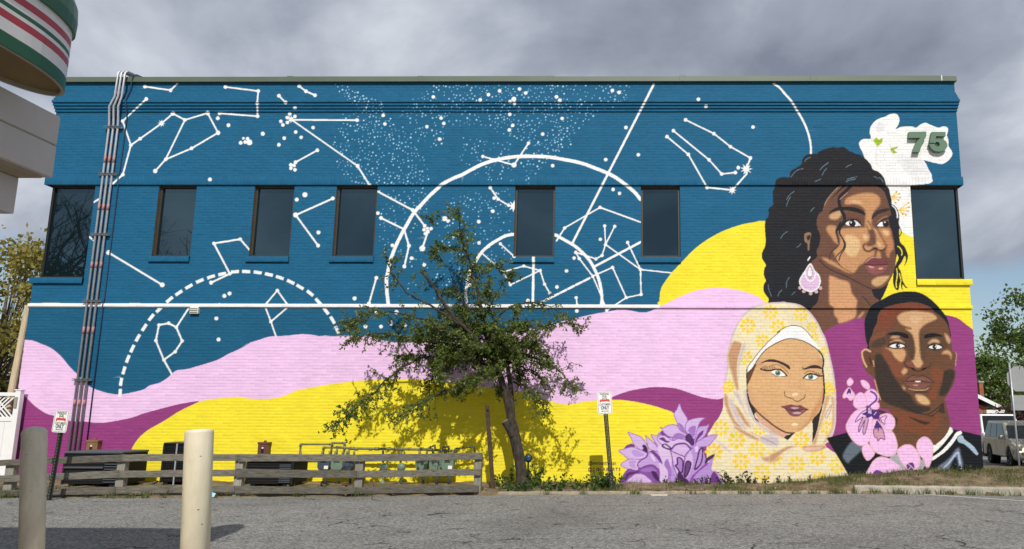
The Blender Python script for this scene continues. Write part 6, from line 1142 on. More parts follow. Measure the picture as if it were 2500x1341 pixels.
# ------------------------------------------------------------------ plants
def leaf_object(P, size, name, mat, parent, seed=1, droop=0.2, aspect=0.5, kind=None, normal_bias=None, fold=0.0):
    """one small diamond face per leaf, at the points P (n x 3, in the parent's frame)"""
    rg = np.random.RandomState(seed); P = np.asarray(P, float); n = len(P); L = size*rg.uniform(0.7, 1.3, n)[:, None]
    d = rg.normal(size=(n, 3)); d[:, 2] -= droop; d /= np.linalg.norm(d, axis=1)[:, None]
    r = rg.normal(size=(n, 3))
    if normal_bias is not None: r = np.cross(d, normal_bias + 0.9*rg.normal(size=(n, 3)))
    r -= d*(r*d).sum(1)[:, None]; r /= np.linalg.norm(r, axis=1)[:, None]
    V = np.stack([P, P + d*L*0.45 + r*L*aspect*0.5, P + d*L, P + d*L*0.45 - r*L*aspect*0.5], 1).reshape(-1, 3)
    me = bpy.data.meshes.new(name); me.vertices.add(4*n); me.vertices.foreach_set('co', V.astype(np.float32).ravel())
    me.loops.add(4*n); me.loops.foreach_set('vertex_index', np.arange(4*n, dtype=np.int32)); me.polygons.add(n)
    me.polygons.foreach_set('loop_start', np.arange(0, 4*n, 4, dtype=np.int32)); me.polygons.foreach_set('loop_total', np.full(n, 4, np.int32)); me.update(calc_edges=True)
    me.materials.append(MT[mat]); o = bpy.data.objects.new(name, me); col.objects.link(o)
    if parent is not None: o.parent = parent
    if kind: o['kind'] = kind
    return o

# ---- the crab-apple-like tree in front of the wall; limbs follow the photograph, their depth is spread around the trunk's
TY = -1.20; base = on_z(1277, 1192, 0.05); base.y = TY
tree = empty('small_tree', base, 'small leaning tree with sparse green leaves and sawn limbs in front of the mural', 'tree'); TO = -Vector(base)
rt = random.Random(21)
def limb3(uv, y0, y1):
    n = len(uv); return [on_y(u, v, y0+(y1-y0)*i/(n-1))+TO for i, (u, v) in enumerate(uv)]
def sm3(P, n=4):
    a = np.array([list(p) for p in P]); return [Vector(p) for p in smooth(a, False, n)]
trunk = MB(); tp = sm3([on_y(u, v, TY)+TO for u, v in ((1279, 1200), (1275, 1170), (1269, 1125), (1260, 1080), (1252, 1045), (1247, 1030))]); nt = len(tp)
trunk.tube(tp, [0.165-0.05*min(1, i/6)+0.004*math.sin(i*2.1) for i in range(nt)], 14)
st = sm3([on_y(1255, 1065, TY-0.02)+TO, on_y(1243, 1045, TY-0.05)+TO, on_y(1233, 1028, TY-0.07)+TO]); trunk.tube(st, [0.10]*3+[0.085]*(len(st)-3), 12)
lb = [([(1250, 1040), (1240, 985), (1230, 950), (1220, 915), (1205, 880)], TY, TY, 0.085, 0.06), ([(1252, 1040), (1250, 985), (1246, 940), (1240, 900), (1236, 870)], TY+0.05, TY+0.1, 0.06, 0.042)]
for uv, y0, y1, r0, r1 in lb:
    P = sm3(limb3(uv, y0, y1)); trunk.tube(P, [r0+(r1-r0)*i/(len(P)-1) for i in range(len(P))], 10)
trunk.build('trunk', MT['bark'], tree, smooth=True)
e_ = st[-1]; dd = (st[-1]-st[-2]).normalized(); q = Vector((0, 0, 1)).rotation_difference(dd).to_matrix().to_4x4(); MB().lathe([(0.08, -0.002), (0.078, 0.004), (0.02, 0.006)], 12, Matrix.Translation(e_) @ q).build('sawn_stub', MT['cutwood'], tree)
limbs = [  # path, start depth, end depth, radii, leafiness, leaf start
    ([(1205, 880), (1182, 800), (1172, 740), (1158, 680), (1140, 620), (1125, 560), (1117, 520)], TY, TY-0.1, 0.055, 0.010, 1.25, 0.05),
    ([(1200, 870), (1150, 815), (1110, 775), (1085, 740), (1060, 700), (1028, 663)], TY-0.1, TY-0.45, 0.045, 0.026, 0.15, 0.3),
    ([(1120, 790), (1060, 752), (1005, 722), (965, 680), (947, 645), (941, 622)], TY-0.3, TY-0.1, 0.028, 0.008, 0.25, 0.1),
    ([(1190, 890), (1120, 872), (1040, 872), (970, 905), (905, 965), (855, 1008), (822, 1042)], TY-0.1, TY-0.75, 0.035, 0.006, 1.0, 0.1),
    ([(1170, 865), (1080, 842), (980, 822), (910, 815), (860, 830)], TY, TY-0.7, 0.03, 0.006, 1.0, 0.15),
    ([(1120, 800), (1020, 775), (930, 760), (870, 775), (845, 800)], TY-0.2, TY-0.55, 0.022, 0.005, 0.8, 0.15),
    ([(1236, 880), (1275, 830), (1320, 800), (1375, 788), (1425, 800)], TY+0.1, TY-0.2, 0.032, 0.006, 0.75, 0.15),
    ([(1240, 890), (1290, 872), (1340, 890), (1380, 920), (1400, 950)], TY, TY-0.5, 0.03, 0.006, 0.8, 0.1),
    ([(1245, 930), (1285, 945), (1315, 975), (1335, 1010)], TY, TY-0.3, 0.025, 0.006, 0.95, 0.1),
    ([(1190, 900), (1130, 935), (1075, 960), (1010, 995), (955, 1030)], TY-0.1, TY-0.7, 0.03, 0.006, 0.8, 0.1),
    ([(1180, 820), (1225, 765), (1275, 740), (1330, 745), (1380, 770)], TY, TY+0.4, 0.026, 0.006, 0.5, 0.2),
    ([(1236, 870), (1246, 820), (1254, 780), (1262, 750)], TY+0.1, TY, 0.03, 0.018, 0.3, 0.2),
    ([(1205, 880), (1160, 850), (1110, 820), (1060, 800), (1010, 800)], TY-0.1, TY-0.9, 0.035, 0.006, 1.2, 0.05),
    ([(1205, 880), (1200, 830), (1205, 780), (1190, 730), (1195, 690)], TY, TY-0.6, 0.03, 0.006, 1.1, 0.1),
    ([(1205, 880), (1230, 840), (1260, 800), (1290, 790), (1320, 820)], TY, TY-0.8, 0.03, 0.006, 1.0, 0.1),
    ([(1210, 890), (1180, 905), (1150, 930), (1110, 930)], TY, TY-0.8, 0.025, 0.006, 1.1, 0.0),
    ([(1205, 880), (1160, 870), (1110, 890), (1070, 910), (1040, 940)], TY, TY+0.5, 0.025, 0.006, 1.0, 0.1),
    ([(1215, 870), (1250, 870), (1280, 900), (1310, 910), (1350, 960)], TY+0.1, TY+0.5, 0.025, 0.006, 0.9, 0.1),
    ([(1205, 870), (1170, 790), (1130, 740), (1110, 700), (1080, 720)], TY+0.1, TY+0.6, 0.025, 0.006, 0.5, 0.3),
    ([(1150, 660), (1175, 645), (1200, 650), (1230, 640)], TY, TY-0.3, 0.012, 0.004, 0.8, 0.2),
    ([(1135, 610), (1110, 600), (1085, 605), (1065, 595)], TY, TY-0.2, 0.012, 0.004, 0.8, 0.2),
    ([(1115, 525), (1090, 520), (1065, 525), (1040, 535)], TY-0.1, TY-0.2, 0.008, 0.003, 0.5, 0.3),
    ([(1165, 700), (1130, 680), (1100, 660), (1065, 620), (1060, 605)], TY, TY-0.4, 0.014, 0.004, 0.6, 0.5),
    ([(1180, 780), (1220, 700), (1240, 680), (1255, 660)], TY, TY-0.3, 0.014, 0.004, 0.6, 0.4)]
for k in range(30):
    s0 = rt.choice([(1205, 880), (1180, 830), (1150, 850), (1170, 790), (1236, 870), (1120, 800), (1240, 890), (1110, 880)]); a = rt.uniform(0, 6.28); r_ = rt.random()**0.5; tx, ty = 1165+205*r_*math.cos(a), 858+108*r_*math.sin(a)
    mid = ((s0[0]+tx)/2+rt.gauss(0, 12), (s0[1]+ty)/2+rt.gauss(0, 10)-10); limbs.append(([s0, mid, (tx, ty)], TY+rt.gauss(0, .15), TY+rt.uniform(-0.95, 0.75), 0.014, 0.004, 1.25, 0.25))
LP = []
for li, (uv, y0, y1, r0, r1, dens, ls) in enumerate(limbs):
    P = sm3(limb3(uv, y0, y1), 5); P = [p+Vector((rt.gauss(0, 0.012), rt.gauss(0, 0.02), rt.gauss(0, 0.012))) for p in P]
    m = MB(); m.tube(P, [r0+(r1-r0)*i/(len(P)-1) for i in range(len(P))], 7); tw = MB()
    L = sum((P[i+1]-P[i]).length for i in range(len(P)-1)); nt_ = int(L*21*dens)
    for k in range(nt_):
        s = ls+(1-ls)*(rt.random()**0.8); i = min(int(s*(len(P)-1)), len(P)-2); o_ = P[i].lerp(P[i+1], s*(len(P)-1)-i); ax = (P[i+1]-P[i]).normalized()
        d = Vector((rt.gauss(0, 1), rt.gauss(0, 1), rt.gauss(0.1, 0.8))); d = (d - ax*d.dot(ax)*0.4 + ax*0.5).normalized(); ln = rt.uniform(0.14, 0.48)*(1.0 if r0 > 0.02 else 0.55)
        Q = [o_]; 
        for j in range(4):
            d = (d + Vector((rt.gauss(0, .15), rt.gauss(0, .15), -0.16))).normalized(); Q.append(Q[-1]+d*ln/4)
        if Q[-1].y+base.y > -0.08: continue
        tw.tube(Q, [0.006, 0.005, 0.004, 0.003, 0.0015], 4, False)
        for j in range(int(11+ln*34)):
            t_ = rt.random()**0.75*4; ii = min(int(t_), 3); p = Q[ii].lerp(Q[ii+1], t_-ii); LP.append(p+Vector((rt.gauss(0, .018), rt.gauss(0, .018), rt.gauss(0, .018))))
    m.v_n = 0; m.add(tw.v, tw.f); m.build('limb', MT['bark'], tree, smooth=True)
leaf_object([list(p) for p in LP], 0.068, 'crown', 'leaf_apple', tree, 5, 0.35, 0.50)

def gen_tree(name, loc, h, crown, n_leaf, leaf, mats, label, group, seed, trunk_r=0.2, cat='tree', clumps=60, zc=0.62, spread=0.25):
    """trunk, a few limbs, leaves gathered in clumps spread through an uneven crown"""
    root = empty(name, loc, label, cat, group); r_ = random.Random(seed); rg = np.random.RandomState(seed); m = MB()
    top = Vector((r_.gauss(0, 0.03*h), r_.gauss(0, 0.03*h), h*0.86)); m.tube([Vector((0, 0, -0.3)), Vector((0, 0, h*0.2)), Vector((top.x*0.4, top.y*0.4, h*0.5)), top], [trunk_r*1.2, trunk_r, trunk_r*0.65, trunk_r*0.12], 8)
    cl = []
    for k in range(clumps):
        while True:
            p = rg.uniform(-1, 1, 3)
            if p @ p < 1: break
        p = p/np.linalg.norm(p)*(p @ p)**0.22; w = 1.0 + 0.22*math.sin(3*math.atan2(p[1], p[0])+seed) ; c = Vector((p[0]*crown[0]*w, p[1]*crown[1]*w, h*zc+p[2]*crown[2])); cl.append(c)
        a = Vector((0, 0, h*r_.uniform(0.22, 0.55))); mid = a.lerp(c, 0.55)+Vector((0, 0, -0.04*h)); m.tube([a, mid, c], [trunk_r*0.30, trunk_r*0.16, trunk_r*0.03], 4, False)
    m.build('trunk', MT[mats[0]], root, smooth=True)
    idx = rg.randint(0, len(cl), n_leaf); cc = np.array([list(c) for c in cl])[idx]; sg = spread*max(crown)*rg.uniform(0.5, 1.2, len(cl))[idx]
    P = cc + rg.normal(size=(n_leaf, 3))*sg[:, None]*np.array([0.55, 0.55, 0.42]); P = P[P[:, 2] > 0.3]
    leaf_object(P, leaf, 'crown', mats[1], root, seed, 0.2, 0.6)
    return root
# left, behind the building corner
gen_tree('spring_tree', (-24.0, 11.5, -0.62), 8.6, (3.1, 3.0, 3.2), 12000, 0.19, ('bark_grey', 'leaf_yellow'), 'yellow-green spring tree rising behind the white vinyl fence', None, 4, 0.17, clumps=80, spread=0.22)
gen_tree('spring_tree', (-30.5, 24.0, -0.62), 9.0, (3.6, 3.6, 3.0), 8000, 0.22, ('bark_grey', 'leaf_yellow'), 'thin yellowish tree farther back behind the timber pole', None, 9, 0.2, clumps=70, spread=0.24)
gen_tree('hedge_tree', (-24.0, 19.0, -0.62), 4.4, (3.4, 2.0, 1.8), 6000, 0.18, ('bark_dark', 'leaf_hedge'), 'dark low evergreen behind the lattice fence', None, 12, 0.15, zc=0.5)
# right, across the street
for i, (x, y, h, cr_, lab, mt) in enumerate(((29.0, 46.0, 7.6, (3.0, 3.0, 2.9), 'round green tree behind the brick house chimney', 'leaf_green'), (33.5, 50.0, 6.9, (3.4, 3.0, 2.6), 'broad green tree behind the plum-red shrub', 'leaf_green'), (38.5, 47.0, 8.0, (3.4, 3.2, 3.2), 'tall green tree behind the back of the street sign', 'leaf_green'), (44.0, 50.0, 8.5, (4, 4, 3.4), 'big green tree farther along the street', 'leaf_green'))):
    gen_tree('green_tree', (x, y, -0.62), h, cr_, 8500, 0.26, ('bark_grey', mt), lab, 'green trees across the street', 30+i, 0.18, clumps=70, zc=0.58)
gen_tree('plum_shrub', (24.3, 31.0, -0.62), 3.0, (1.5, 1.4, 1.0), 2600, 0.15, ('bark_dark', 'leaf_red'), 'dark plum-red shrub in front of the brick house', None, 50, 0.1, zc=0.62)
# street tree whose branch tips hang in at the right edge
gen_tree('street_tree', (14.6, 8.6, -0.36), 6.7, (2.0, 1.8, 1.5), 8500, 0.14, ('bark_grey', 'leaf_green'), 'leafy street tree leaning over the back of the street sign', None, 61, 0.09, clumps=55, zc=0.70, spread=0.22)
# bare trees behind the camera that the windows mirror
def bare_tree(loc, h, seed, label):
    root = empty('bare_tree', loc, label, 'tree', 'bare trees across the car park'); r_ = random.Random(seed); m = MB(); cnt = [0]
    def grow(p, d, ln, r, lev):
        if lev > 6 or cnt[0] > 1500: return
        cnt[0] += 1; P = [p]; dd = d.copy()
        for j in range(3): dd = (dd+Vector((r_.gauss(0, .13), r_.gauss(0, .13), 0.05))).normalized(); P.append(P[-1]+dd*ln/3)
        m.tube(P, [r, r*0.88, r*0.78, r*0.68], 5 if lev < 3 else 3, False)
        for k in range(2 if lev < 1 else r_.choice((2, 3))):
            ax = Vector((r_.gauss(0, 1), r_.gauss(0, 1), r_.gauss(0, .5))).normalized(); grow(P[-1] if k < 2 else P[2], (dd*0.9+ax*0.62).normalized(), ln*r_.uniform(0.66, 0.84), r*r_.uniform(0.52, 0.68), lev+1)
    grow(Vector((0, 0, -0.2)), Vector((0, 0, 1)), h*0.27, h*0.021, 0); m.build('trunk', MT['bark_dark'], root)
    return root
for i, (x, y, h) in enumerate(((-31.5, -25.5, 17.5), (-35.5, -24.5, 18), (-27.3, -27.0, 15.0), (-38.5, -29.0, 19), (-33.4, -23.6, 16.5), (-37.4, -26.4, 17.5))): bare_tree((x, y, -0.62), h, 70+i, ('bare tree with a forked crown beside the bushy evergreen', 'tallest bare tree right behind the bushy evergreen', 'slighter bare tree at the end of the row across the car park', 'broad bare tree set back behind the others across the car park', 'bare tree leaning over the bushy evergreen', 'dense bare tree near the far end of the row')[i])
gen_tree('evergreen_shrub', (-31.0, -22.0, -0.62), 11.4, (3.8, 2.4, 3.8), 5000, 0.26, ('bark_dark', 'leaf_hedge'), 'bushy evergreen in front of the bare trees', None, 80, 0.2, zc=0.55)

# ---- weeds along the wall foot
def weed(x, y, h, n, lf, mat, label, seed, grp):
    root = empty('weed', (x, y, gz(x, y)-0.01), label, 'weed', grp); r_ = random.Random(seed); m = MB(); LPp = []
    for k in range(n):
        a = r_.uniform(0, 6.28); ln = h*r_.uniform(0.5, 1.0); d = Vector((math.cos(a)*0.45, math.sin(a)*0.3, 1)).normalized(); Q = [Vector((r_.gauss(0, .02), r_.gauss(0, .02), -0.03))]
        for j in range(3): d = (d+Vector((r_.gauss(0, .12), r_.gauss(0, .12), 0))).normalized(); Q.append(Q[-1]+d*ln/3)
        m.tube(Q, [0.004, 0.0035, 0.003, 0.002], 4, False)
        for j in range(int(6+ln*22)): t_ = 3*r_.random(); ii = min(int(t_), 2); p = Q[ii].lerp(Q[ii+1], t_-ii); LPp.append(list(p+Vector((r_.gauss(0, .012), r_.gauss(0, .012), r_.gauss(0, .01)))))
    m.build('stem', MT['leaf_hedge'], root); leaf_object(LPp, lf, 'leaves', mat, root, seed, 0.1, 0.62)
rw = random.Random(5)
def weedlab(u, h):
    size = 'tall' if h > 0.4 else ('knee-low' if h > 0.28 else 'low')
    where = ('under the timber fence' if u < 900 else 'beside the rusty post' if u < 1250 else 'around the foot of the tree trunk' if u < 1330 else 'between the tree and the sign' if u < 1445 else 'around the foot of the sign post')
    return size + ' leafy green weed growing ' + where
def seedlab(u, h):
    size = 'tall' if h > 0.33 else ('middling' if h > 0.21 else 'short')
    where = ('against the yellow wall' if u < 1560 else 'below the painted crocuses' if u < 1745 else 'below the painted headscarf' if u < 2000 else 'below the painted orchids' if u < 2260 else 'below the painted black shirt')
    return size + ' thin bronze-leaved seedling ' + where
def W_(u, v): p = on_z(u, v, 0.08); return p.x, min(p.y, -0.10)
k = 0
for u, v, h, n, lf in ((1215, 1185, 0.42, 5, 0.085), (1232, 1190, 0.55, 5, 0.09), (1300, 1188, 0.65, 9, 0.09), (1312, 1182, 0.45, 6, 0.08), (1325, 1190, 0.3, 5, 0.075), (1245, 1196, 0.25, 6, 0.07), (1352, 1190, 0.3, 5, 0.07), (1375, 1188, 0.36, 5, 0.075), (1400, 1190, 0.25, 6, 0.06), (1425, 1190, 0.3, 5, 0.07), (1440, 1188, 0.33, 6, 0.075), (1462, 1186, 0.5, 8, 0.095), (1478, 1190, 0.48, 8, 0.095), (1490, 1188, 0.3, 6, 0.08), (1511, 1186, 0.34, 4, 0.085), (1340, 1192, 0.2, 6, 0.06), (1365, 1194, 0.2, 6, 0.06), (1410, 1194, 0.2, 6, 0.06), (1450, 1194, 0.22, 6, 0.07), (1280, 1194, 0.35, 8, 0.08), (1260, 1194, 0.3, 6, 0.07), (860, 1200, 0.22, 6, 0.06), (790, 1199, 0.26, 7, 0.06)):
    x, y = W_(u, v); weed(x, y, h, n, lf, 'leaf_weed', weedlab(u, h), 100+k, 'green weeds along the wall'); k += 1
for u, v, h, n, lf in ((1350, 1180, 0.34, 1, 0.06), (1437, 1178, 0.3, 1, 0.05), (1618, 1176, 0.2, 3, 0.06), (1655, 1176, 0.22, 3, 0.07), (1700, 1177, 0.2, 3, 0.06), (1716, 1177, 0.24, 3, 0.06), (1730, 1178, 0.2, 3, 0.06), (1768, 1178, 0.36, 3, 0.08), (1795, 1178, 0.42, 4, 0.08), (1822, 1178, 0.42, 4, 0.08), (1845, 1178, 0.22, 4, 0.06), (1862, 1178, 0.22, 3, 0.06), (1893, 1176, 0.28, 2, 0.06), (1920, 1176, 0.25, 3, 0.05), (1955, 1172, 0.2, 2, 0.05), (2195, 1150, 0.2, 4, 0.05), (2215, 1150, 0.24, 4, 0.05), (2328, 1143, 0.3, 2, 0.06), (2345, 1143, 0.22, 2, 0.04), (1755, 1179, 0.16, 6, 0.06), (1780, 1180, 0.16, 6, 0.06)):
    x, y = W_(u, v); weed(x, min(y, -0.12), h, n, lf, 'leaf_seedling', seedlab(u, h), 200+k, 'bronze seedlings along the wall'); k += 1
# grass, dry leaves
def blades(pts, hmin, hmax, name, label, seed):
    r_ = random.Random(seed); V = []; Fc = []
    for x, y in pts:
        z = (gz(x, y)+hnoise(x, y)) if y > edge_y(x)+0.03 else 0.0; h = r_.uniform(hmin, hmax); a = r_.uniform(0, 6.28); w = r_.uniform(0.003, 0.007); bx, by = r_.gauss(0, .45)*h, r_.gauss(0, .35)*h; i = len(V)
        V += [(x-w*math.cos(a), y-w*math.sin(a), z-0.01), (x+w*math.cos(a), y+w*math.sin(a), z-0.01), (x+bx*.4+w*.6*math.cos(a), y+by*.4+w*.6*math.sin(a), z+h*.6), (x+bx, y+by, z+h), (x+bx*.4-w*.6*math.cos(a), y+by*.4-w*.6*math.sin(a), z+h*.6)]; Fc += [(i, i+1, i+2, i+4), (i+4, i+2, i+3)]
    m = MB(); m.v = V; m.f = Fc; o = m.build(name, MT['grass']); tag(o, label, 'grass', kind='stuff'); return o
rg_ = random.Random(77); pts = []
for k in range(13000):
    x = rg_.uniform(-2.6, 9.4); e = edge_y(x); y = rg_.uniform(e+0.16, -0.05)
    if math.sin(2.1*x+3*y)+math.sin(5.3*x-2.2*y+1)+rg_.gauss(0, .7) > 0.75 or (x > 3.5 and y > -0.45): pts.append((x, y))
blades(pts, 0.04, 0.13, 'grass', 'patchy dry grass on the bank below the portraits', 1)
pts = []
for k in range(60):
    x0 = rg_.choice([rg_.uniform(4.6, 9.0), rg_.uniform(4.6, 9.0), rg_.uniform(-13, -3), rg_.uniform(-2, 4.5)])
    for j in range(26): pts.append((x0+rg_.gauss(0, .06), edge_y(x0)-0.02+rg_.gauss(0, .035)))
blades(pts, 0.06, 0.17, 'grass', 'tufts of grass growing along the kerb and under the fence', 2)
pts = [(-11.6+rg_.gauss(0, .35), edge_y(-11.6)+0.12+rg_.gauss(0, .12)) for k in range(900)] + [(rg_.uniform(-13, -3), 0) for k in range(0)]
for k in range(1500): x = rg_.uniform(-12.5, -3.2); pts.append((x, edge_y(x)+rg_.uniform(0.05, 0.5)))
blades(pts, 0.05, 0.20, 'grass', 'rough grass behind and under the timber fence', 3)
LPp = []
for k in range(1700):
    x = rg_.uniform(-12.5, 9.2); e = edge_y(x); y = e+abs(rg_.gauss(0, .35))+0.02 if x < 4.5 else rg_.uniform(e+0.2, -0.1); LPp.append((x, min(y, -0.05), gz(x, min(y, -0.05))+hnoise(x, y)+0.012))
lo = leaf_object(LPp, 0.045, 'leaf_litter', 'litter_leaf', None, 8, 0.0, 0.7, 'stuff', np.array([0, 0, 2.5])); tag(lo, 'dry leaf litter scattered along the lot edge', 'leaf litter')
p = on_z(518, 1212, 0.03); m = MB(); m.add([p+Vector(v) for v in ((-.05, 0, -.02), (.04, -.03, -.015), (.055, .02, 0.05), (-.02, .03, 0.07), (0.0, 0, .045))], [(0, 1, 4), (1, 2, 4), (2, 3, 4), (3, 0, 4)]); tag(m.build('plastic_wrapper', MT['litter_blue']), 'crumpled pale blue plastic wrapper at the foot of the fence', 'litter')
# round blue-faced cap on a stake beside the trunk
p = on_y(1290, 1119, -1.0); g = empty('standpipe_cap', (p.x, -1.0, 0.05), 'dark round cap with a blue face on a stake beside the trunk', 'pipe cap'); MB().tube([(0, 0, -0.1), (0, 0, p.z-0.1)], 0.022, 8).build('stake', MT['post_green'], g)
q = Matrix.Translation((0, 0, p.z-0.05)) @ Matrix.Rotation(math.radians(90), 4, 'X'); MB().lathe([(0.03, -0.06), (0.082, -0.04), (0.086, 0.02), (0.074, 0.045), (0.060, 0.05)], 20, q).build('cap', MT['black_metal'], g, smooth=True); MB().lathe([(0.066, 0.046), (0.05, 0.056), (0.01, 0.060)], 20, q).build('face', MT['cap_blue'], g, smooth=True)

# ------------------------------------------------------------------ vehicles on the street (local +x is forward)
def car(name, loc, heading, label, paint, L=4.40, W=1.80, H=1.70, hood=1.02, grp=None):
    root = empty(name, loc, label, 'car', grp, rz=heading); hl = L/2; hw = W/2; rwh = 0.355; wx = (-hl+0.86, hl-0.86)
    prof = [(-hl+0.05, 0.32), (-hl, 0.48), (-hl+0.02, 0.98), (-hl+0.08, 1.04), (hl-1.30, 1.06), (hl-0.95, hood+0.03), (hl-0.35, hood-0.62), (hl-0.10, hood-0.20), (hl-0.02, 0.60), (hl-0.06, 0.34), (hl-0.14, 0.28)]
    for x in reversed(wx): prof += [(x+0.43*math.cos(math.radians(a)), max(0.28, 0.36+0.43*math.sin(math.radians(a)))) for a in range(0, 181, 15)]
    MB().prism(prof, -hw, hw).build('body', MT[paint], root, bevel=0.05, seg=3)
    zb, zt = 1.03, H; bx0, bx1, tx0, tx1 = -hl+0.06, hl-1.22, -hl+0.22, hl-2.02; wb, wt = hw-0.03, hw-0.20
    def cp(x0, x1, s, t, side, off=0.0):
        xb_ = bx0+(bx1-bx0)*s; xt_ = tx0+(tx1-tx0)*s; y = wb+(wt-wb)*t; return Vector((xb_+(xt_-xb_)*t, side*(y+off), zb+(zt-zb)*t))
    vs = [(bx0, -wb, zb), (bx1, -wb, zb), (bx1, wb, zb), (bx0, wb, zb), (tx0, -wt, zt), (tx1, -wt, zt), (tx1, wt, zt), (tx0, wt, zt)]
    MB().add(vs, [(0, 1, 5, 4), (1, 2, 6, 5), (2, 3, 7, 6), (3, 0, 4, 7), (4, 5, 6, 7), (0, 3, 2, 1)]).build('cabin', MT[paint], root, bevel=0.045, seg=3)
    for sd in (-1, 1):
        for s0, s1 in ((0.05, 0.30), (0.34, 0.61), (0.645, 0.90)):
            m = MB(); m.add([cp(0, 0, s0, 0.06, sd, .012), cp(0, 0, s1+(0.06 if s1 > 0.8 else 0), 0.06, sd, .012), cp(0, 0, s1, 0.86, sd, .012), cp(0, 0, s0+0.01, 0.86, sd, .012)], [(0, 1, 2, 3)]); m.build('side_window', MT['car_glass'], root)
        mm = MB(); mm.box(bx1-0.28, bx1-0.12, sd*(hw+0.10)-0.10, sd*(hw+0.10)+0.10, 1.02, 1.18); mm.build('mirror', MT[paint], root, bevel=0.04)
        MB().tube([(tx0+0.1, sd*(wt-0.06), zt+0.045), (tx1-0.15, sd*(wt-0.06), zt+0.045)], 0.018, 8).build('roof_rail', MT['car_trim'], root)
        MB().prism([(hl-0.34, hood-0.30), (hl-0.06, hood-0.36), (hl-0.07, hood-0.20), (hl-0.26, hood-0.13)], sd*(hw-0.34), sd*(hw+0.006)).build('headlight', MT['lamp'], root, bevel=0.02)
        MB().box(-hl-0.004, -hl+0.12, sd*(hw-0.16)-0.06, sd*(hw-0.16)+0.06+0.105*(sd > 0)-0.0, 0.80, 1.02).build('tail_light', MT['cn_red'], root, bevel=0.02)
        for xd in (-0.62, 0.36): MB().box(xd-0.09, xd+0.09, sd*(hw+0.008)-0.012, sd*(hw+0.008)+0.012, 0.90, 0.935).build('door_handle', MT[paint], root, bevel=0.006)
        MB().box(-hl+0.15, hl-0.2, sd*hw-0.010, sd*hw+0.012, 0.52, 0.60).build('side_moulding', MT['car_trim'], root, bevel=0.006) if False else None
        for xd in (-0.28, 0.86): MB().box(xd-0.004, xd+0.004, sd*(hw+0.001)-0.002, sd*(hw+0.001)+0.002, 0.42, 1.02).build('door_seam', MT['car_trim'], root)
    m = MB(); m.add([(bx1+0.012, -wb+0.10, zb+0.03), (bx1+0.012, wb-0.10, zb+0.03), (tx1+0.06, wt-0.06, zt-0.07), (tx1+0.06, -wt+0.06, zt-0.07)], [(0, 1, 2, 3)]); m.v = [(x+0.012, y, z) for x, y, z in m.v]; m.build('windshield', MT['car_glass'], root)
    m = MB(); m.add([(bx0-0.012, -wb+0.14, zb+0.05), (bx0-0.012, wb-0.14, zb+0.05), (tx0-0.03, wt-0.08, zt-0.10), (tx0-0.03, -wt+0.08, zt-0.10)], [(0, 1, 2, 3)]); m.build('rear_window', MT['car_glass'], root)
    MB().box(hl-0.06, hl+0.006, -hw+0.42, hw-0.42, hood-0.36, hood-0.22).build('grille', MT['car_trim'], root, bevel=0.01); MB().box(hl-0.10, hl+0.03, -hw+0.06, hw-0.06, 0.36, 0.52).build('bumper', MT[paint], root, bevel=0.04)
    for x in wx:
        for sd in (-1, 1):
            q = Matrix.Translation((x, sd*(hw-0.10), rwh)) @ Matrix.Rotation(math.radians(-90*sd), 4, 'X'); w_ = MB().lathe([(0.20, -0.11), (0.33, -0.11), (rwh, -0.08), (rwh, 0.08), (0.335, 0.11), (0.24, 0.115), (0.22, 0.10)], 26, q).build('wheel', MT['tyre'], root, smooth=True)
            rm = MB(); rm.lathe([(0.235, 0.085), (0.228, 0.100), (0.20, 0.095), (0.19, 0.06), (0.02, 0.055)], 22, q)
            for kk in range(5): a = 2*math.pi*kk/5; rm.beam(q @ Vector((0.03*math.cos(a), 0.03*math.sin(a), 0.088)), q @ Vector((0.215*math.cos(a), 0.215*math.sin(a), 0.092)), 0.055, 0.018, up=(0, 1, 0))
            rm.build('rim', MT['rim'], w_)
            MB().lathe([(0.44, -0.16), (0.44, 0.0)], 20, Matrix.Translation((x, sd*(hw-0.16), rwh+0.03)) @ Matrix.Rotation(math.radians(-90*sd), 4, 'X')).build('wheel_well', MT['dark_void'], root)
    return root
car('parked_suv', (15.45, 13.4, -0.39), math.radians(-100), 'champagne silver SUV parked on the street past the end of the mural', 'suv_paint')
car('parked_van', (18.2, 21.5, -0.39), math.radians(-100), 'white van parked behind the silver SUV', 'van_white', 4.9, 1.95, 1.95, 1.06)
# ------------------------------------------------------------------ street sign seen from behind
sg = on_z(2489, 1139, -0.06); sr = empty('street_sign', sg, 'bare metal backs of an octagonal and a square sign on a steel pole', 'sign'); MB().tube([(0, 0, -0.2), (-0.05, 0, 3.3)], 0.030, 10).build('pole', MT['galv'], sr, smooth=True)
def oct_(r): return [(r*math.cos(math.radians(22.5+45*k)), r*math.sin(math.radians(22.5+45*k))) for k in range(8)]
ys_ = sg.y
oc = on_y(2489, 925, ys_) - sg; MB().prism([(x+oc.x+0.02, z+oc.z) for x, z in oct_(0.44)], 0.035, 0.039).build('octagonal_plate', MT['alu_back'], sr); sq = on_y(2492, 983, ys_) - sg; MB().box(sq.x-0.29, sq.x+0.30, 0.035, 0.039, sq.z-0.25, sq.z+0.235).build('square_plate', MT['alu_back'], sr)
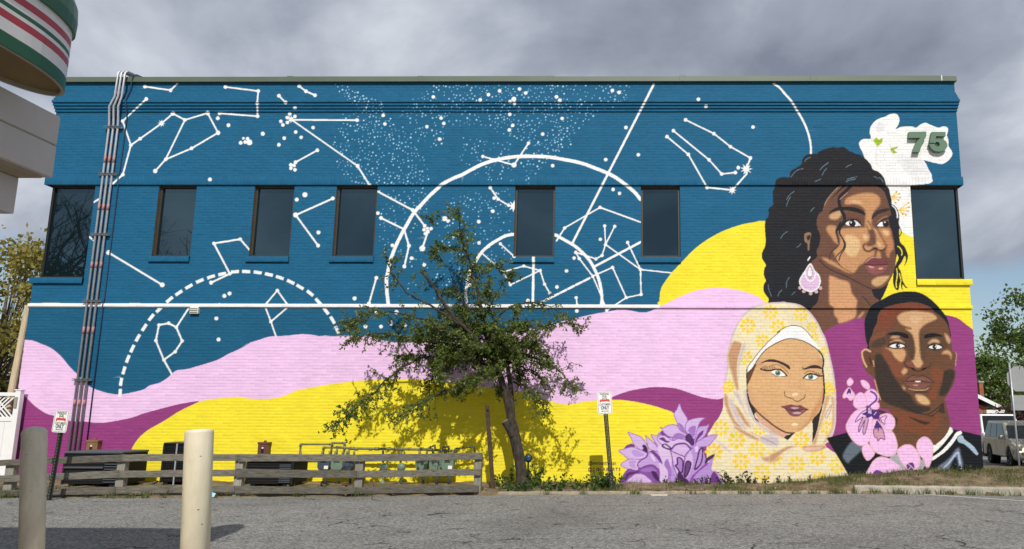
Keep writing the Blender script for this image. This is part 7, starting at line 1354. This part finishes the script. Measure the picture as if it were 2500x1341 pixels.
# ------------------------------------------------------------------ brick house across the street
hx = on_y(2386, 960, 33.0); ev = on_y(2433, 976, 33.0); ch0 = on_y(2384, 915, 34.5); ch1 = on_y(2397, 960, 34.5)
hs_ = empty('brick_house', (hx.x-5.0, 33.0, -0.62), 'single-storey brick house with white eaves and a chimney across the street', 'house'); ho = -Vector(hs_.location)
xr = on_y(2412, 990, 33.0).x; xc = xr-9.0; ze = ev.z-0.05; zr = ze+ (xr-xc)/2*0.5
MB().prism([(xc+ho.x, 0), (xr+ho.x, 0), (xr+ho.x, ze-ho.z*0+0.09), ((xc+xr)/2+ho.x, zr+0.09), (xc+ho.x, ze+0.09)], 0.0, 9.0).build('wall', MT['brick_house'], hs_)
sl_ = 0.5; xe_ = ev.x+ho.x; xm_ = (xc+xr)/2+ho.x; zt_ = ev.z+0.09
rf_ = MB(); rf_.add([(xe_, -0.5, zt_+0.16), (xe_, 9.4, zt_+0.16), (xm_, 9.4, zt_+0.16+(xe_-xm_)*sl_), (xm_, -0.5, zt_+0.16+(xe_-xm_)*sl_), (xe_, -0.5, zt_+0.04), (xe_, 9.4, zt_+0.04), (xm_, 9.4, zt_+0.04+(xe_-xm_)*sl_), (xm_, -0.5, zt_+0.04+(xe_-xm_)*sl_)], [(0, 1, 2, 3), (7, 6, 5, 4), (0, 3, 7, 4), (1, 5, 6, 2), (0, 4, 5, 1)]); ro_ = rf_.build('roof', MT['roof_far'], hs_)
m = MB(); m.add([(xe_+0.03, -0.53, zt_-0.10), (xe_+0.03, -0.53, zt_+0.15), (xm_, -0.53, zt_+0.15+(xe_-xm_)*sl_), (xm_, -0.53, zt_-0.10+(xe_-xm_)*sl_), (xe_+0.03, -0.49, zt_-0.10), (xe_+0.03, -0.49, zt_+0.15), (xm_, -0.49, zt_+0.15+(xe_-xm_)*sl_), (xm_, -0.49, zt_-0.10+(xe_-xm_)*sl_)], [(0, 1, 2, 3), (7, 6, 5, 4), (0, 3, 7, 4), (1, 5, 6, 2), (0, 4, 5, 1)]); m.build('white_bargeboard', MT['white_vinyl'], hs_)
MB().box(xe_-0.9, xe_+0.25, -0.45, 9.0, zt_-0.35, zt_-0.12).build('gutter', MT['white_vinyl'], hs_); MB().box(xe_-0.55, xe_+0.05, -0.30, 0.4, zt_-1.0, zt_-0.45).build('bay_window', MT['white_vinyl'], hs_)
MB().box(ch0.x+ho.x, ch1.x+ho.x, 1.2, 2.0, 1.5, ch0.z+0.09).build('chimney', MT['brick_house'], ro_); MB().box(ch0.x+ho.x-0.05, ch1.x+ho.x+0.05, 1.15, 2.05, ch0.z+0.09, ch0.z+0.18).build('chimney_cap', MT['concrete'], ro_)
